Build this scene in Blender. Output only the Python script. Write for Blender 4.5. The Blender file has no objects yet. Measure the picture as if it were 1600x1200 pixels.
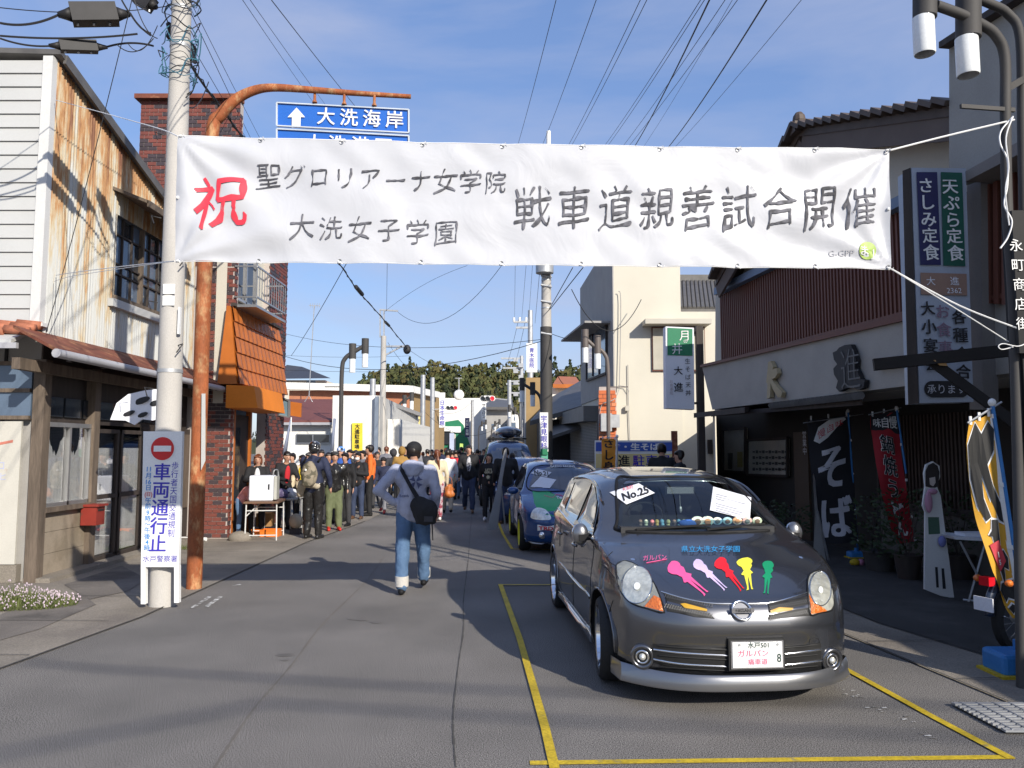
import bpy, bmesh, math, random
from mathutils import Vector, Matrix, noise
from mathutils.geometry import delaunay_2d_cdt
from mathutils.bvhtree import BVHTree
R = math.radians
SC = bpy.context.scene
COL = SC.collection
V = Vector
H0, F, PITCH = 1.7, 1200.0, math.atan(100 / 1200.0)
cam = bpy.data.cameras.new('camera'); co = bpy.data.objects.new('camera', cam); COL.objects.link(co)
cam.lens = 27.0; cam.sensor_width = 36.0; cam.clip_start = 0.05; cam.clip_end = 4000
co.location = (0, 0, H0); co.rotation_euler = (R(90) + PITCH, 0, 0); SC.camera = co
SUN_EL, SUN_V = R(27.5), V((0.56, -0.83, 0)).normalized()
SUN = V((SUN_V.x * math.cos(SUN_EL), SUN_V.y * math.cos(SUN_EL), math.sin(SUN_EL)))
w = bpy.data.worlds.new('World'); SC.world = w; w.use_nodes = True
nt = w.node_tree; nd = nt.nodes; bg = nd['Background']; bg.inputs[1].default_value = 0.135
sky = nd.new('ShaderNodeTexSky'); sky.sky_type = 'NISHITA'; sky.sun_disc = False
sky.sun_elevation = SUN_EL; sky.sun_rotation = math.atan2(SUN_V.x, SUN_V.y)
sky.air_density = 1.0; sky.dust_density = 0.6; sky.ozone_density = 2.2
tc = nd.new('ShaderNodeTexCoord'); mp = nd.new('ShaderNodeMapping'); mp.inputs['Scale'].default_value = (1.2, 0.7, 3.4)
mp.inputs['Rotation'].default_value = (0.2, 0.5, 0.3)
n1 = nd.new('ShaderNodeTexNoise'); n1.inputs['Scale'].default_value = 1.9; n1.inputs['Detail'].default_value = 7; n1.inputs['Roughness'].default_value = 0.55
n1.inputs['Distortion'].default_value = 0.6
cr = nd.new('ShaderNodeValToRGB'); cr.color_ramp.elements[0].position = 0.36; cr.color_ramp.elements[1].position = 0.72
cr.color_ramp.elements[0].color = (0, 0, 0, 1); cr.color_ramp.elements[1].color = (0.62, 0.62, 0.62, 1)
mx = nd.new('ShaderNodeMix'); mx.data_type = 'RGBA'; mx.inputs[7].default_value = (3.1, 3.35, 4.4, 1)
L = nt.links.new
L(tc.outputs['Generated'], mp.inputs[0]); L(mp.outputs[0], n1.inputs[0]); L(n1.outputs[0], cr.inputs[0])
bl = nd.new('ShaderNodeMix'); bl.data_type = 'RGBA'; bl.inputs[0].default_value = 0.45; bl.inputs[7].default_value = (1.25, 2.1, 4.7, 1)
L(sky.outputs[0], bl.inputs[6]); L(cr.outputs[0], mx.inputs[0]); L(bl.outputs[2], mx.inputs[6]); L(mx.outputs[2], bg.inputs[0])
sl = bpy.data.lights.new('sun', 'SUN'); so = bpy.data.objects.new('sun', sl); COL.objects.link(so)
sl.energy = 4.6; sl.angle = R(0.53); sl.color = (1.0, 0.93, 0.82)
so.rotation_euler = SUN.to_track_quat('Z', 'Y').to_euler(); so.location = (10, -12, 20)
vs = SC.view_settings; vs.view_transform = 'Standard'; vs.look = 'None'; vs.exposure = 0.35; vs.gamma = 1; vs.use_curve_mapping = False
SC.cycles.max_bounces = 6; SC.cycles.transparent_max_bounces = 8
rnd = random.Random(11)

def ray(px, py):
    u, v = (px - 800) / F, (600 - py) / F
    c, s = math.cos(PITCH), math.sin(PITCH)
    return V((u, c - v * s, s + v * c))
def at(px, py, Y):                       # point seen at a pixel, Y metres ahead
    d = ray(px, py); return V((0, 0, H0)) + d * (Y / d.y)
def G(px, py, z=0.0):                    # point on the ground
    d = ray(px, py); return V((0, 0, H0)) + d * ((z - H0) / d.z)
def onX(px, py, X):
    d = ray(px, py); return V((0, 0, H0)) + d * (X / d.x)
def onP(px, py, p, n):
    d = ray(px, py); o = V((0, 0, H0)); return o + d * ((V(p) - o).dot(V(n)) / d.dot(V(n)))

def lin(c):
    return tuple((x / 12.92 if x <= 0.04045 else ((x + 0.055) / 1.055) ** 2.4) for x in c)
MC = {}
def mat(name, col, rough=0.6, metal=0.0, var=0.12, scale=2.5, bump=0.0, bscale=60, col2=None, c2=(0.5, 0.62), c2scale=1.5,
        stretch=(1, 1, 1), coat=0, emit=0, trans=0, fine=0.06, spec=0.5, ior=1.45, sub=0):
    if name in MC: return MC[name]
    m = bpy.data.materials.new(name); m.use_nodes = True; t = m.node_tree; n = t.nodes; l = t.links.new
    b = n['Principled BSDF']
    b.inputs['Roughness'].default_value = rough; b.inputs['Metallic'].default_value = metal
    b.inputs['Coat Weight'].default_value = coat; b.inputs['Coat Roughness'].default_value = 0.05
    b.inputs['Specular IOR Level'].default_value = spec; b.inputs['IOR'].default_value = ior
    b.inputs['Transmission Weight'].default_value = trans
    if emit: b.inputs['Emission Color'].default_value = (*col, 1); b.inputs['Emission Strength'].default_value = emit
    tc = n.new('ShaderNodeTexCoord'); mp = n.new('ShaderNodeMapping'); mp.inputs['Scale'].default_value = stretch
    l(tc.outputs['Object'], mp.inputs[0])
    a = n.new('ShaderNodeTexNoise'); a.inputs['Scale'].default_value = scale; a.inputs['Detail'].default_value = 5
    l(mp.outputs[0], a.inputs[0])
    f = n.new('ShaderNodeTexNoise'); f.inputs['Scale'].default_value = bscale; f.inputs['Detail'].default_value = 3
    l(mp.outputs[0], f.inputs[0])
    base = n.new('ShaderNodeRGB'); base.outputs[0].default_value = (*col, 1); out = base.outputs[0]
    if col2:
        k = n.new('ShaderNodeTexNoise'); k.inputs['Scale'].default_value = c2scale; k.inputs['Detail'].default_value = 8; k.inputs['Roughness'].default_value = 0.62
        l(mp.outputs[0], k.inputs[0])
        r = n.new('ShaderNodeValToRGB'); r.color_ramp.elements[0].position = c2[0]; r.color_ramp.elements[1].position = c2[1]
        l(k.outputs[0], r.inputs[0])
        x = n.new('ShaderNodeMix'); x.data_type = 'RGBA'; x.inputs[7].default_value = (*col2, 1)
        l(r.outputs[0], x.inputs[0]); l(out, x.inputs[6]); out = x.outputs[2]
    for tex, amt in ((a, var), (f, fine)):
        if not amt: continue
        mr = n.new('ShaderNodeMapRange'); mr.inputs[1].default_value = 0.25 if amt < .5 else .40; mr.inputs[2].default_value = 0.75 if amt < .5 else .60
        mr.inputs[3].default_value = 1 - amt; mr.inputs[4].default_value = 1 + amt; l(tex.outputs[0], mr.inputs[0])
        x = n.new('ShaderNodeMix'); x.data_type = 'RGBA'; x.blend_type = 'MULTIPLY'; x.inputs[0].default_value = 1
        l(out, x.inputs[6]); l(mr.outputs[0], x.inputs[7]); out = x.outputs[2]
    l(out, b.inputs['Base Color'])
    if emit: l(out, b.inputs['Emission Color'])
    if bump:
        bp = n.new('ShaderNodeBump'); bp.inputs['Strength'].default_value = bump; bp.inputs['Distance'].default_value = 0.02
        l(f.outputs[0], bp.inputs['Height']); l(bp.outputs[0], b.inputs['Normal'])
    MC[name] = m
    return m
def glass(name, col=(1, 1, 1), rough=0.02, mixf=0.12):   # thin pane: mostly see-through, Fresnel reflection
    if name in MC: return MC[name]
    m = bpy.data.materials.new(name); m.use_nodes = True; t = m.node_tree; n = t.nodes; l = t.links.new
    n.remove(n['Principled BSDF']); o = n['Material Output']
    tr = n.new('ShaderNodeBsdfTransparent'); tr.inputs[0].default_value = (*col, 1)
    g = n.new('ShaderNodeBsdfGlossy'); g.inputs['Roughness'].default_value = rough
    fr = n.new('ShaderNodeFresnel'); ge = n.new('ShaderNodeNewGeometry'); ir = n.new('ShaderNodeMapRange'); ir.inputs[3].default_value = 1.5; ir.inputs[4].default_value = 1 / 1.5
    l(ge.outputs['Backfacing'], ir.inputs[0]); l(ir.outputs[0], fr.inputs[0])
    ad = n.new('ShaderNodeMath'); ad.operation = 'ADD'; ad.inputs[1].default_value = mixf; l(fr.outputs[0], ad.inputs[0])
    mi = n.new('ShaderNodeMixShader'); l(ad.outputs[0], mi.inputs[0]); l(tr.outputs[0], mi.inputs[1]); l(g.outputs[0], mi.inputs[2])
    l(mi.outputs[0], o.inputs[0]); MC[name] = m
    return m

WM = {}; LATER = []
def _o(name, data, parent):
    o = bpy.data.objects.new(name, data); COL.objects.link(o)
    if parent is not None: o.parent = parent
    return o
def tag(o, label=None, cat=None, group=None, kind=None):
    if label: o['label'] = label
    if cat: o['category'] = cat
    if group: o['group'] = group
    if kind: o['kind'] = kind
    return o
def thing(name, label, cat, loc=(0, 0, 0), rz=0.0, group=None):
    o = _o(name, None, None); o.location = loc; o.rotation_euler = (0, 0, rz); o.empty_display_size = 0.2
    WM[o] = Matrix.Translation(V(loc)) @ Matrix.Rotation(rz, 4, 'Z')
    return tag(o, label, cat, group)
class MB:
    def __init__(s): s.v = []; s.f = []; s.m = []
    def add(s, vs, fs, mi=0):
        k = len(s.v); s.v += [tuple(p) for p in vs]; s.f += [tuple(i + k for i in f) for f in fs]; s.m += [mi] * len(fs)
        return s
    def quad(s, a, b, c, d, mi=0): return s.add([a, b, c, d], [(0, 1, 2, 3)], mi)
    def hexa(s, p, mi=0):   # p: 4 bottom + 4 top
        return s.add(p, [(3, 2, 1, 0), (4, 5, 6, 7), (0, 1, 5, 4), (1, 2, 6, 5), (2, 3, 7, 6), (3, 0, 4, 7)], mi)
    def box(s, c, d, mi=0, rz=0, M=None):
        x, y, z = d[0] / 2, d[1] / 2, d[2] / 2
        p = [V((-x, -y, -z)), V((x, -y, -z)), V((x, y, -z)), V((-x, y, -z)), V((-x, -y, z)), V((x, -y, z)), V((x, y, z)), V((-x, y, z))]
        if rz: p = [Matrix.Rotation(rz, 3, 'Z') @ q for q in p]
        if M is not None: p = [M @ q for q in p]
        return s.hexa([q + V(c) for q in p], mi)
    def bar(s, a, b, wd, h, mi=0, up=(0, 0, 1)):   # rectangular bar from a to b
        a, b = V(a), V(b); t = (b - a).normalized(); u = V(up)
        if abs(t.dot(u)) > 0.95: u = V((0, 1, 0))
        n = t.cross(u).normalized() * wd / 2; k = n.cross(t).normalized() * h / 2
        return s.hexa([a - n - k, a + n - k, b + n - k, b - n - k, a - n + k, a + n + k, b + n + k, b - n + k], mi)
    def prism(s, poly, ex, mi=0):   # planar polygon (3-D points) pushed along ex
        n = len(poly); a = [V(p) for p in poly]; b = [p + V(ex) for p in a]
        fs = [tuple(range(n))[::-1], tuple(range(n, 2 * n))] + [(i, (i + 1) % n, n + (i + 1) % n, n + i) for i in range(n)]
        return s.add(a + b, fs, mi)
    def tube(s, path, r, n=8, mi=0, caps=True, flat=1.0):
        P = [V(p) for p in path]; m = len(P); rr = r if isinstance(r, (list, tuple)) else [r] * m
        vs = []; ref = None
        for i in range(m):
            t = (P[min(i + 1, m - 1)] - P[max(i - 1, 0)]).normalized()
            if ref is None: ref = V((0, 0, 1)) if abs(t.z) < 0.9 else V((1, 0, 0))
            u = t.cross(ref).normalized(); w_ = u.cross(t).normalized(); ref = w_
            for k in range(n):
                a = 2 * math.pi * k / n; vs.append(P[i] + u * math.cos(a) * rr[i] + w_ * math.sin(a) * rr[i] * flat)
        fs = [(i * n + k, i * n + (k + 1) % n, (i + 1) * n + (k + 1) % n, (i + 1) * n + k) for i in range(m - 1) for k in range(n)]
        if caps: fs += [tuple(range(n))[::-1], tuple(range((m - 1) * n, m * n))]
        return s.add(vs, fs, mi)
    def cyl(s, a, b, r, r2=None, n=12, mi=0): return s.tube([a, b], [r, r if r2 is None else r2], n, mi)
    def ell(s, c, r, n=12, m=8, mi=0, M=None):
        if not isinstance(r, (tuple, list, Vector)): r = (r, r, r)
        vs = [V((0, 0, -r[2]))]
        for i in range(1, m):
            a = math.pi * i / m
            for k in range(n):
                b = 2 * math.pi * k / n; vs.append(V((r[0] * math.sin(a) * math.cos(b), r[1] * math.sin(a) * math.sin(b), -r[2] * math.cos(a))))
        vs.append(V((0, 0, r[2]))); e = len(vs) - 1
        fs = [(0, 1 + (k + 1) % n, 1 + k) for k in range(n)] + [(e, 1 + (m - 2) * n + k, 1 + (m - 2) * n + (k + 1) % n) for k in range(n)]
        fs += [(1 + i * n + k, 1 + i * n + (k + 1) % n, 1 + (i + 1) * n + (k + 1) % n, 1 + (i + 1) * n + k) for i in range(m - 2) for k in range(n)]
        if M is not None: vs = [M @ q for q in vs]
        return s.add([q + V(c) for q in vs], fs, mi)
    def lathe(s, prof, M, n=24, mi=0):   # prof: (r, z) about local z, M 4x4
        vs = []; m = len(prof)
        for r, z in prof:
            for k in range(n):
                a = 2 * math.pi * k / n; vs.append(M @ V((r * math.cos(a), r * math.sin(a), z)))
        fs = [(i * n + k, i * n + (k + 1) % n, (i + 1) * n + (k + 1) % n, (i + 1) * n + k) for i in range(m - 1) for k in range(n)]
        return s.add(vs, fs, mi)
    def cap(s, a, b, r0, r1, n=10):      # tapered capsule (for voxel bodies)
        a, b = V(a), V(b); t = (b - a).normalized(); P = []; rr = []
        for i in range(3): q = math.pi / 2 * (i + 0.4) / 3; P.append(a - t * r0 * math.cos(q)); rr.append(r0 * math.sin(q))
        P += [a, b]; rr += [r0, r1]
        for i in (2, 1, 0): q = math.pi / 2 * (i + 0.4) / 3; P.append(b + t * r1 * math.cos(q)); rr.append(r1 * math.sin(q))
        return s.tube(P, rr, n)
    def text(s, chars, fn, size=1.0, step=(1, 0), at0=(0, 0), sx=1.0, shear=0.0, bold=0.0, jit=0.0, mi=0, centre=True, vertical=False, fine=False, nib=0.0):
        """chars one by one; fn maps flat (x, y) to a 3-D point"""
        n = len(chars); dx, dy = (0, -1) if vertical else (1, 0)
        if step != (1, 0): dx, dy = step
        x0, y0 = at0
        if centre: x0 -= dx * size * (n - 1) / 2; y0 -= dy * size * (n - 1) / 2
        for i, ch in enumerate(chars):
            if ch == ' ': continue
            vs, fs = fine_glyph(ch) if fine else glyph(ch, min(bold, 0) if ord(ch) > 255 else bold)
            reps = [(0, 0)] if bold <= 0 or ord(ch) < 256 else [(-bold * .5, -bold * .3), (bold * .5, -bold * .3), (bold * .5, bold * .3), (-bold * .5, bold * .3)]
            if nib: reps = [(-nib * .75, nib), (0, 0), (nib * .75, -nib)]
            rg = random.Random(i * 7 + len(chars) * 13); ro = rg.uniform(-jit, jit); sc_ = 1 + rg.uniform(-jit, jit) * 0.8
            cx, cy = x0 + dx * size * i, y0 + dy * size * i + rg.uniform(-jit, jit) * size * 0.3
            ox, oy = rg.random() * 9, rg.random() * 9
            e0 = fn(cx, cy); ex = fn(cx + .01, cy) - e0; ey = fn(cx, cy + .01) - e0; nn = ex.cross(ey).normalized() * .0007
            for ri, (rx, ry) in enumerate(reps):
              out = []
              for (x, y) in vs:
                x += rx; y += ry
                if jit:
                    q = noise.noise_vector(V((x * 2.2 + ox, y * 2.2 + oy, 0))); x += q.x * jit * 0.55; y += q.y * jit * 0.55
                x, y = x * sx * sc_, (y + x * shear) * sc_
                x, y = x * math.cos(ro) - y * math.sin(ro), x * math.sin(ro) + y * math.cos(ro)
                out.append(fn(cx + x * size, cy + y * size) + nn * ri)
              s.add(out, fs, mi)
        return s
    def line(s, string, fn, size=1.0, at0=(0, 0), sx=1.0, shear=0.0, bold=0.0, mi=0, italic=0.0):
        vs, fs = glyph(string, bold)
        return s.add([fn(at0[0] + (x * sx + y * italic) * size, at0[1] + (y + x * shear) * size) for x, y in vs], fs, mi)
    def build(s, name, mats, parent=None, world=True, smooth=False, flip=False, voxel=0, sm=0, data=None):
        if not isinstance(mats, (list, tuple)): mats = [mats]
        vs = s.v
        if parent is not None and world:
            Mi = WM[parent].inverted(); vs = [Mi @ V(p) for p in vs]
        me = bpy.data.meshes.new(name); me.from_pydata([tuple(p) for p in vs], [], s.f)
        for m in mats: me.materials.append(m)
        if len(mats) > 1: me.polygons.foreach_set('material_index', s.m)
        if smooth is True: me.polygons.foreach_set('use_smooth', [True] * len(me.polygons))
        elif smooth: 
            me.polygons.foreach_set('use_smooth', [True] * len(me.polygons)); me.set_sharp_from_angle(angle=R(smooth))
        me.update()
        o = _o(name, me, parent); WM[o] = WM[parent] if parent is not None else Matrix.Identity(4)
        if voxel:
            md = o.modifiers.new('r', 'REMESH'); md.mode = 'VOXEL'; md.voxel_size = voxel; md.use_smooth_shade = True
            if sm: q = o.modifiers.new('s', 'SMOOTH'); q.iterations = sm; q.factor = 0.6
            LATER.append(o)
        return o
def bake():
    """apply the pending modifiers in one go"""
    dg = bpy.context.evaluated_depsgraph_get(); dg.update()
    for o in LATER:
        me = bpy.data.meshes.new_from_object(o.evaluated_get(dg)); nm = o.data.name
        o.modifiers.clear(); me.name = nm; o.data = me
    for o in LATER:
        k = o.get('_fold')
        if k:
            del o['_fold']
            for v in o.data.vertices:
                q = noise.noise(V((v.co.x * 9, v.co.y * 9, v.co.z * 5))) + 0.5 * noise.noise(V((v.co.x * 22, v.co.y * 22, v.co.z * 14)))
                v.co += v.normal * q * k
    for t in TMP: bpy.data.objects.remove(t, do_unlink=True)
    LATER.clear(); TMP.clear()
TMP = []
_G = {}
_tc = bpy.data.curves.new('_t', 'FONT'); _tc.resolution_u = 3; _to = bpy.data.objects.new('_t', _tc)
def glyph(s, bold=0.0):
    k = (s, round(bold, 3))
    if k in _G: return _G[k]
    _tc.body = s; _tc.size = 1; _tc.offset = bold; _tc.resolution_u = 3 if len(s) < 3 else 2
    me = _to.to_mesh()
    vs = [(v.co.x, v.co.y) for v in me.vertices]; fs = [tuple(p.vertices) for p in me.polygons]
    if len(s) == 1: c = (0.5, 0.378) if ord(s) > 255 else ((min(x for x, _ in vs) + max(x for x, _ in vs)) / 2, 0.36)
    else: c = ((min(x for x, _ in vs) + max(x for x, _ in vs)) / 2, (min(y for _, y in vs) + max(y for _, y in vs)) / 2)
    _to.to_mesh_clear()
    _G[k] = ([(x - c[0], y - c[1]) for x, y in vs], fs)
    return _G[k]
_FG = {}
def fine_glyph(ch):
    """glyph cut into small triangles, its outline swelling and thinning like brush strokes"""
    if ch in _FG: return _FG[ch]
    vs, fs = glyph(ch, -.014); bm = bmesh.new(); B = [bm.verts.new((x, y, 0)) for x, y in vs]
    for f in fs:
        try: bm.faces.new([B[i] for i in f])
        except ValueError: pass
    bmesh.ops.remove_doubles(bm, verts=bm.verts, dist=1e-5)
    for _ in range(4):
        es = [e for e in bm.edges if e.calc_length() > .07]
        if not es: break
        bmesh.ops.subdivide_edges(bm, edges=es, cuts=1); bmesh.ops.triangulate(bm, faces=[f for f in bm.faces if len(f.verts) > 3])
    mv = {}
    for v in bm.verts:
        be = [e for e in v.link_edges if e.is_boundary]
        if len(be) != 2: continue
        n = V((0, 0, 0))
        for e in be:
            a, b = e.verts; t = (b.co - a.co).normalized(); k = V((t.y, -t.x, 0)); c = e.link_faces[0].calc_center_median()
            if k.dot((a.co + b.co) / 2 - c) < 0: k = -k
            n += k
        if n.length > .3: mv[v] = n.normalized() * (noise.noise(V((v.co.x * 4.5 + ord(ch) % 17, v.co.y * 4.5, 3))) * .042 - .002)
    for v, d in mv.items(): v.co += d
    bm.verts.ensure_lookup_table()
    for i, v in enumerate(bm.verts): v.index = i
    _FG[ch] = ([(v.co.x, v.co.y) for v in bm.verts], [tuple(v.index for v in f.verts) for f in bm.faces]); bm.free()
    return _FG[ch]
def dup(o, loc=None, rz=None, label=None):
    c = o.copy(); COL.objects.link(c); WM[c] = WM[o]
    if loc is not None: c.location = loc
    if rz is not None: c.rotation_euler = (0, 0, rz)
    if label: c['label'] = label
    for ch in list(o.children):
        d = ch.copy(); COL.objects.link(d); d.parent = c
        for g in list(ch.children):
            e = g.copy(); COL.objects.link(e); e.parent = d
    return c
def fill(poly, step):
    """CDT of a 2-D outline with interior grid points"""
    xs = [p[0] for p in poly]; ys = [p[1] for p in poly]; n = len(poly)
    pts = [V(p) for p in poly]; ed = [(i, (i + 1) % n) for i in range(n)]
    def inside(x, y):
        c = False; j = n - 1
        for i in range(n):
            xi, yi = poly[i]; xj, yj = poly[j]
            if (yi > y) != (yj > y) and x < (xj - xi) * (y - yi) / (yj - yi) + xi: c = not c
            j = i
        return c
    y = min(ys) + step / 2; r = 0
    while y < max(ys):
        x = min(xs) + step * (0.5 if r % 2 else 0.25)
        while x < max(xs):
            if inside(x, y) and min((V((x, y)) - p).length for p in pts[:n]) > step * 0.45: pts.append(V((x, y)))
            x += step
        y += step * 0.87; r += 1
    o = delaunay_2d_cdt(pts, ed, [], 1, 1e-7)
    return [tuple(p) for p in o[0]], [tuple(f) for f in o[2]]
def spline(pts, n=6, closed=False):
    P = [V(p) for p in pts]; m = len(P); out = []
    for i in range(m if closed else m - 1):
        a, b, c, d = (P[(i - 1) % m], P[i], P[(i + 1) % m], P[(i + 2) % m]) if closed else (P[max(i - 1, 0)], P[i], P[i + 1], P[min(i + 2, m - 1)])
        for k in range(n):
            t = k / n; out.append(0.5 * ((2 * b) + (c - a) * t + (2 * a - 5 * b + 4 * c - d) * t * t + (3 * b - a - 3 * c + d) * t ** 3))
    if not closed: out.append(P[-1])
    return out
def frame(o, ux, uy):                    # flat text plane: origin, unit x, unit y
    o, ux, uy = V(o), V(ux), V(uy)
    return lambda x, y: o + ux * x + uy * y
M = {}
def mm(k, *a, **kw): M[k] = mat(k, *a, **kw); return M[k]
mm('asphalt', (0.185, 0.172, 0.158), 0.86, var=0.16, scale=0.55, bump=0.3, bscale=150, col2=(0.138, 0.13, 0.12), c2=(0.42, 0.66), c2scale=0.5, fine=0.75, spec=0.3)
mm('patch', (0.17, 0.15, 0.13), 0.9, var=0.25, scale=1.5, bump=0.5, bscale=120, fine=0.3, col2=(0.10, 0.09, 0.08), c2scale=1.0)
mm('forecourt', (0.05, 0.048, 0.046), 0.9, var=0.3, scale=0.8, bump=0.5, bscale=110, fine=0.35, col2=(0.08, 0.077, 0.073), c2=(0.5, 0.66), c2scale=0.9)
mm('concrete', (0.25, 0.22, 0.18), 0.9, var=0.22, scale=1.2, bump=0.6, bscale=90, fine=0.3, col2=(0.19, 0.165, 0.14), c2=(0.45, 0.7), c2scale=1.1)
mm('kerb', (0.42, 0.39, 0.35), 0.85, var=0.2, scale=3, bump=0.3, fine=0.2)
mm('yellow', (0.52, 0.37, 0.02), 0.7, var=0.2, scale=5, fine=0.3, bscale=60, col2=(0.24, 0.20, 0.10), c2=(0.58, 0.68), c2scale=8)
mm('worn_white', (0.6, 0.6, 0.58), 0.8, var=0.3, scale=9, fine=0.3, col2=(0.17, 0.16, 0.15), c2=(0.44, 0.52), c2scale=14)
mm('crack', (0.075, 0.07, 0.063), 0.95)
mm('siding', (0.47, 0.475, 0.465), 0.55, var=0.06, scale=1.3, fine=0.03)
mm('white_trim', (0.60, 0.60, 0.585), 0.5, var=0.05)
mm('dark', (0.018, 0.017, 0.016), 0.7)
mm('black', (0.012, 0.012, 0.013), 0.6, spec=.25)
mm('old_wood', (0.13, 0.10, 0.075), 0.85, var=0.35, scale=2, stretch=(6, 6, 0.6), fine=0.2, bscale=14, bump=0.3)
mm('shaded_wood', (0.016, 0.014, 0.013), 0.7, var=0.3, spec=.3)  # dark wood toned near black in place of shade on the beam
mm('dark_wood', (0.045, 0.035, 0.03), 0.7, var=0.3, scale=2, stretch=(6, 6, 0.6), fine=0.2)
mm('panel', (0.30, 0.25, 0.19), 0.85, var=0.15, scale=1.4, fine=0.1, bump=0.15, col2=(0.22, 0.18, 0.13), c2scale=1.2)
mm('alu', (0.45, 0.45, 0.45), 0.35, 0.8, var=0.08)
mm('galv', (0.42, 0.43, 0.44), 0.5, 0.5, var=0.15, scale=6)
mm('red_paint', (0.24, 0.03, 0.02), 0.5, var=0.15, col2=(0.12, 0.04, 0.03), c2=(0.55, 0.7), c2scale=4)
mm('gutter', (0.38, 0.38, 0.40), 0.45, var=0.1)
mm('rust_roof', (0.16, 0.05, 0.03), 0.8, var=0.3, scale=4, fine=0.15, col2=(0.34, 0.16, 0.08), c2=(0.52, 0.7), c2scale=5)
mm('brick', (0.165, 0.048, 0.036), 0.6, var=0.25, scale=5, fine=0.15, bump=0.2)
mm('brick_dark', (0.055, 0.04, 0.045), 0.5, var=0.25, scale=5, fine=0.15, bump=0.2)
mm('mortar', (0.42, 0.37, 0.34), 0.9, var=0.15, fine=0.1)
mm('orange_tile', (0.43, 0.125, 0.02), 0.45, var=0.15, scale=3, fine=0.06)
mm('orange_cloth', (0.68, 0.20, 0.015), 0.65, var=0.08)
mm('pole', (0.44, 0.42, 0.39), 0.85, var=0.12, scale=1.6, fine=0.1, bump=0.2, bscale=80, stretch=(2, 2, 0.7))
mm('pole_dark', (0.055, 0.052, 0.05), 0.7, var=0.15)
mm('rust_pipe', (0.29, 0.085, 0.028), 0.75, var=0.35, scale=7, fine=0.2, col2=(0.45, 0.27, 0.13), c2=(0.5, 0.68), c2scale=9, stretch=(1, 1, 0.5))
mm('sign_blue', (0.025, 0.13, 0.50), 0.35, var=0.05)
mm('sign_white', (0.78, 0.78, 0.76), 0.45, var=0.04)
mm('paper', (0.75, 0.76, 0.80), 0.7, var=0.03)
mm('cream', (0.58, 0.545, 0.455), 0.85, var=0.07, scale=0.8, fine=0.05, bump=0.1)
mm('cream_grey', (0.50, 0.47, 0.40), 0.85, var=0.07, scale=0.8, fine=0.05)
mm('grey_wall', (0.34, 0.33, 0.315), 0.85, var=0.08, fine=0.06, bump=0.15)
mm('white_wall', (0.74, 0.73, 0.69), 0.8, var=0.05, fine=0.03)
mm('terracotta', (0.42, 0.17, 0.09), 0.8, var=0.08)
mm('tan', (0.33, 0.22, 0.10), 0.8, var=0.08)
mm('red_roof', (0.16, 0.055, 0.045), 0.7, var=0.1)
mm('blue_roof', (0.045, 0.05, 0.065), 0.6, var=0.1)
mm('brown_sheet', (0.15, 0.055, 0.036), 0.55, var=0.12, scale=1.0)
mm('tile', (0.10, 0.095, 0.09), 0.5, var=0.25, scale=4)
mm('brown_tile', (0.09, 0.065, 0.05), 0.6, var=0.25, scale=4)
mm('green_paint', (0.02, 0.19, 0.09), 0.5, var=0.05)
mm('navy', (0.02, 0.02, 0.09), 0.5)
mm('ink', (0.02, 0.02, 0.022), 0.6)
mm('grey_ink', (0.10, 0.10, 0.115), 0.7, var=0.5, scale=14, fine=0.3, bscale=30)
mm('red_ink', (0.62, 0.035, 0.06), 0.6, var=0.15)
mm('blue_ink', (0.05, 0.04, 0.42), 0.5)
mm('light_blue_ink', (0.05, 0.25, 0.62), 0.5)
mm('skin', (0.50, 0.28, 0.19), 0.55, var=0.06, sub=0)
mm('hair', (0.018, 0.013, 0.011), 0.4, var=0.3, scale=20)
mm('hair_brown', (0.14, 0.045, 0.02), 0.4, var=0.3, scale=20)
mm('rope', (0.75, 0.75, 0.74), 0.6)
mm('wire', (0.02, 0.02, 0.022), 0.6)
mm('lamp_glass', (0.80, 0.82, 0.82), 0.25, var=0.03)
mm('chrome', (0.75, 0.76, 0.78), 0.12, 1.0, var=0.02, fine=0)
mm('steel_blue', (0.04, 0.20, 0.50), 0.4)
mm('window_dark', (0.03, 0.035, 0.042), 0.06, var=0.1, spec=0.8)
mm('window_blue', (0.10, 0.14, 0.20), 0.08, var=0.1, spec=0.8)
mm('curtain', (0.55, 0.56, 0.55), 0.8, var=0.15, stretch=(14, 14, 0.6), scale=1.5)
pane_glass = glass('pane_glass')

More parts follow.
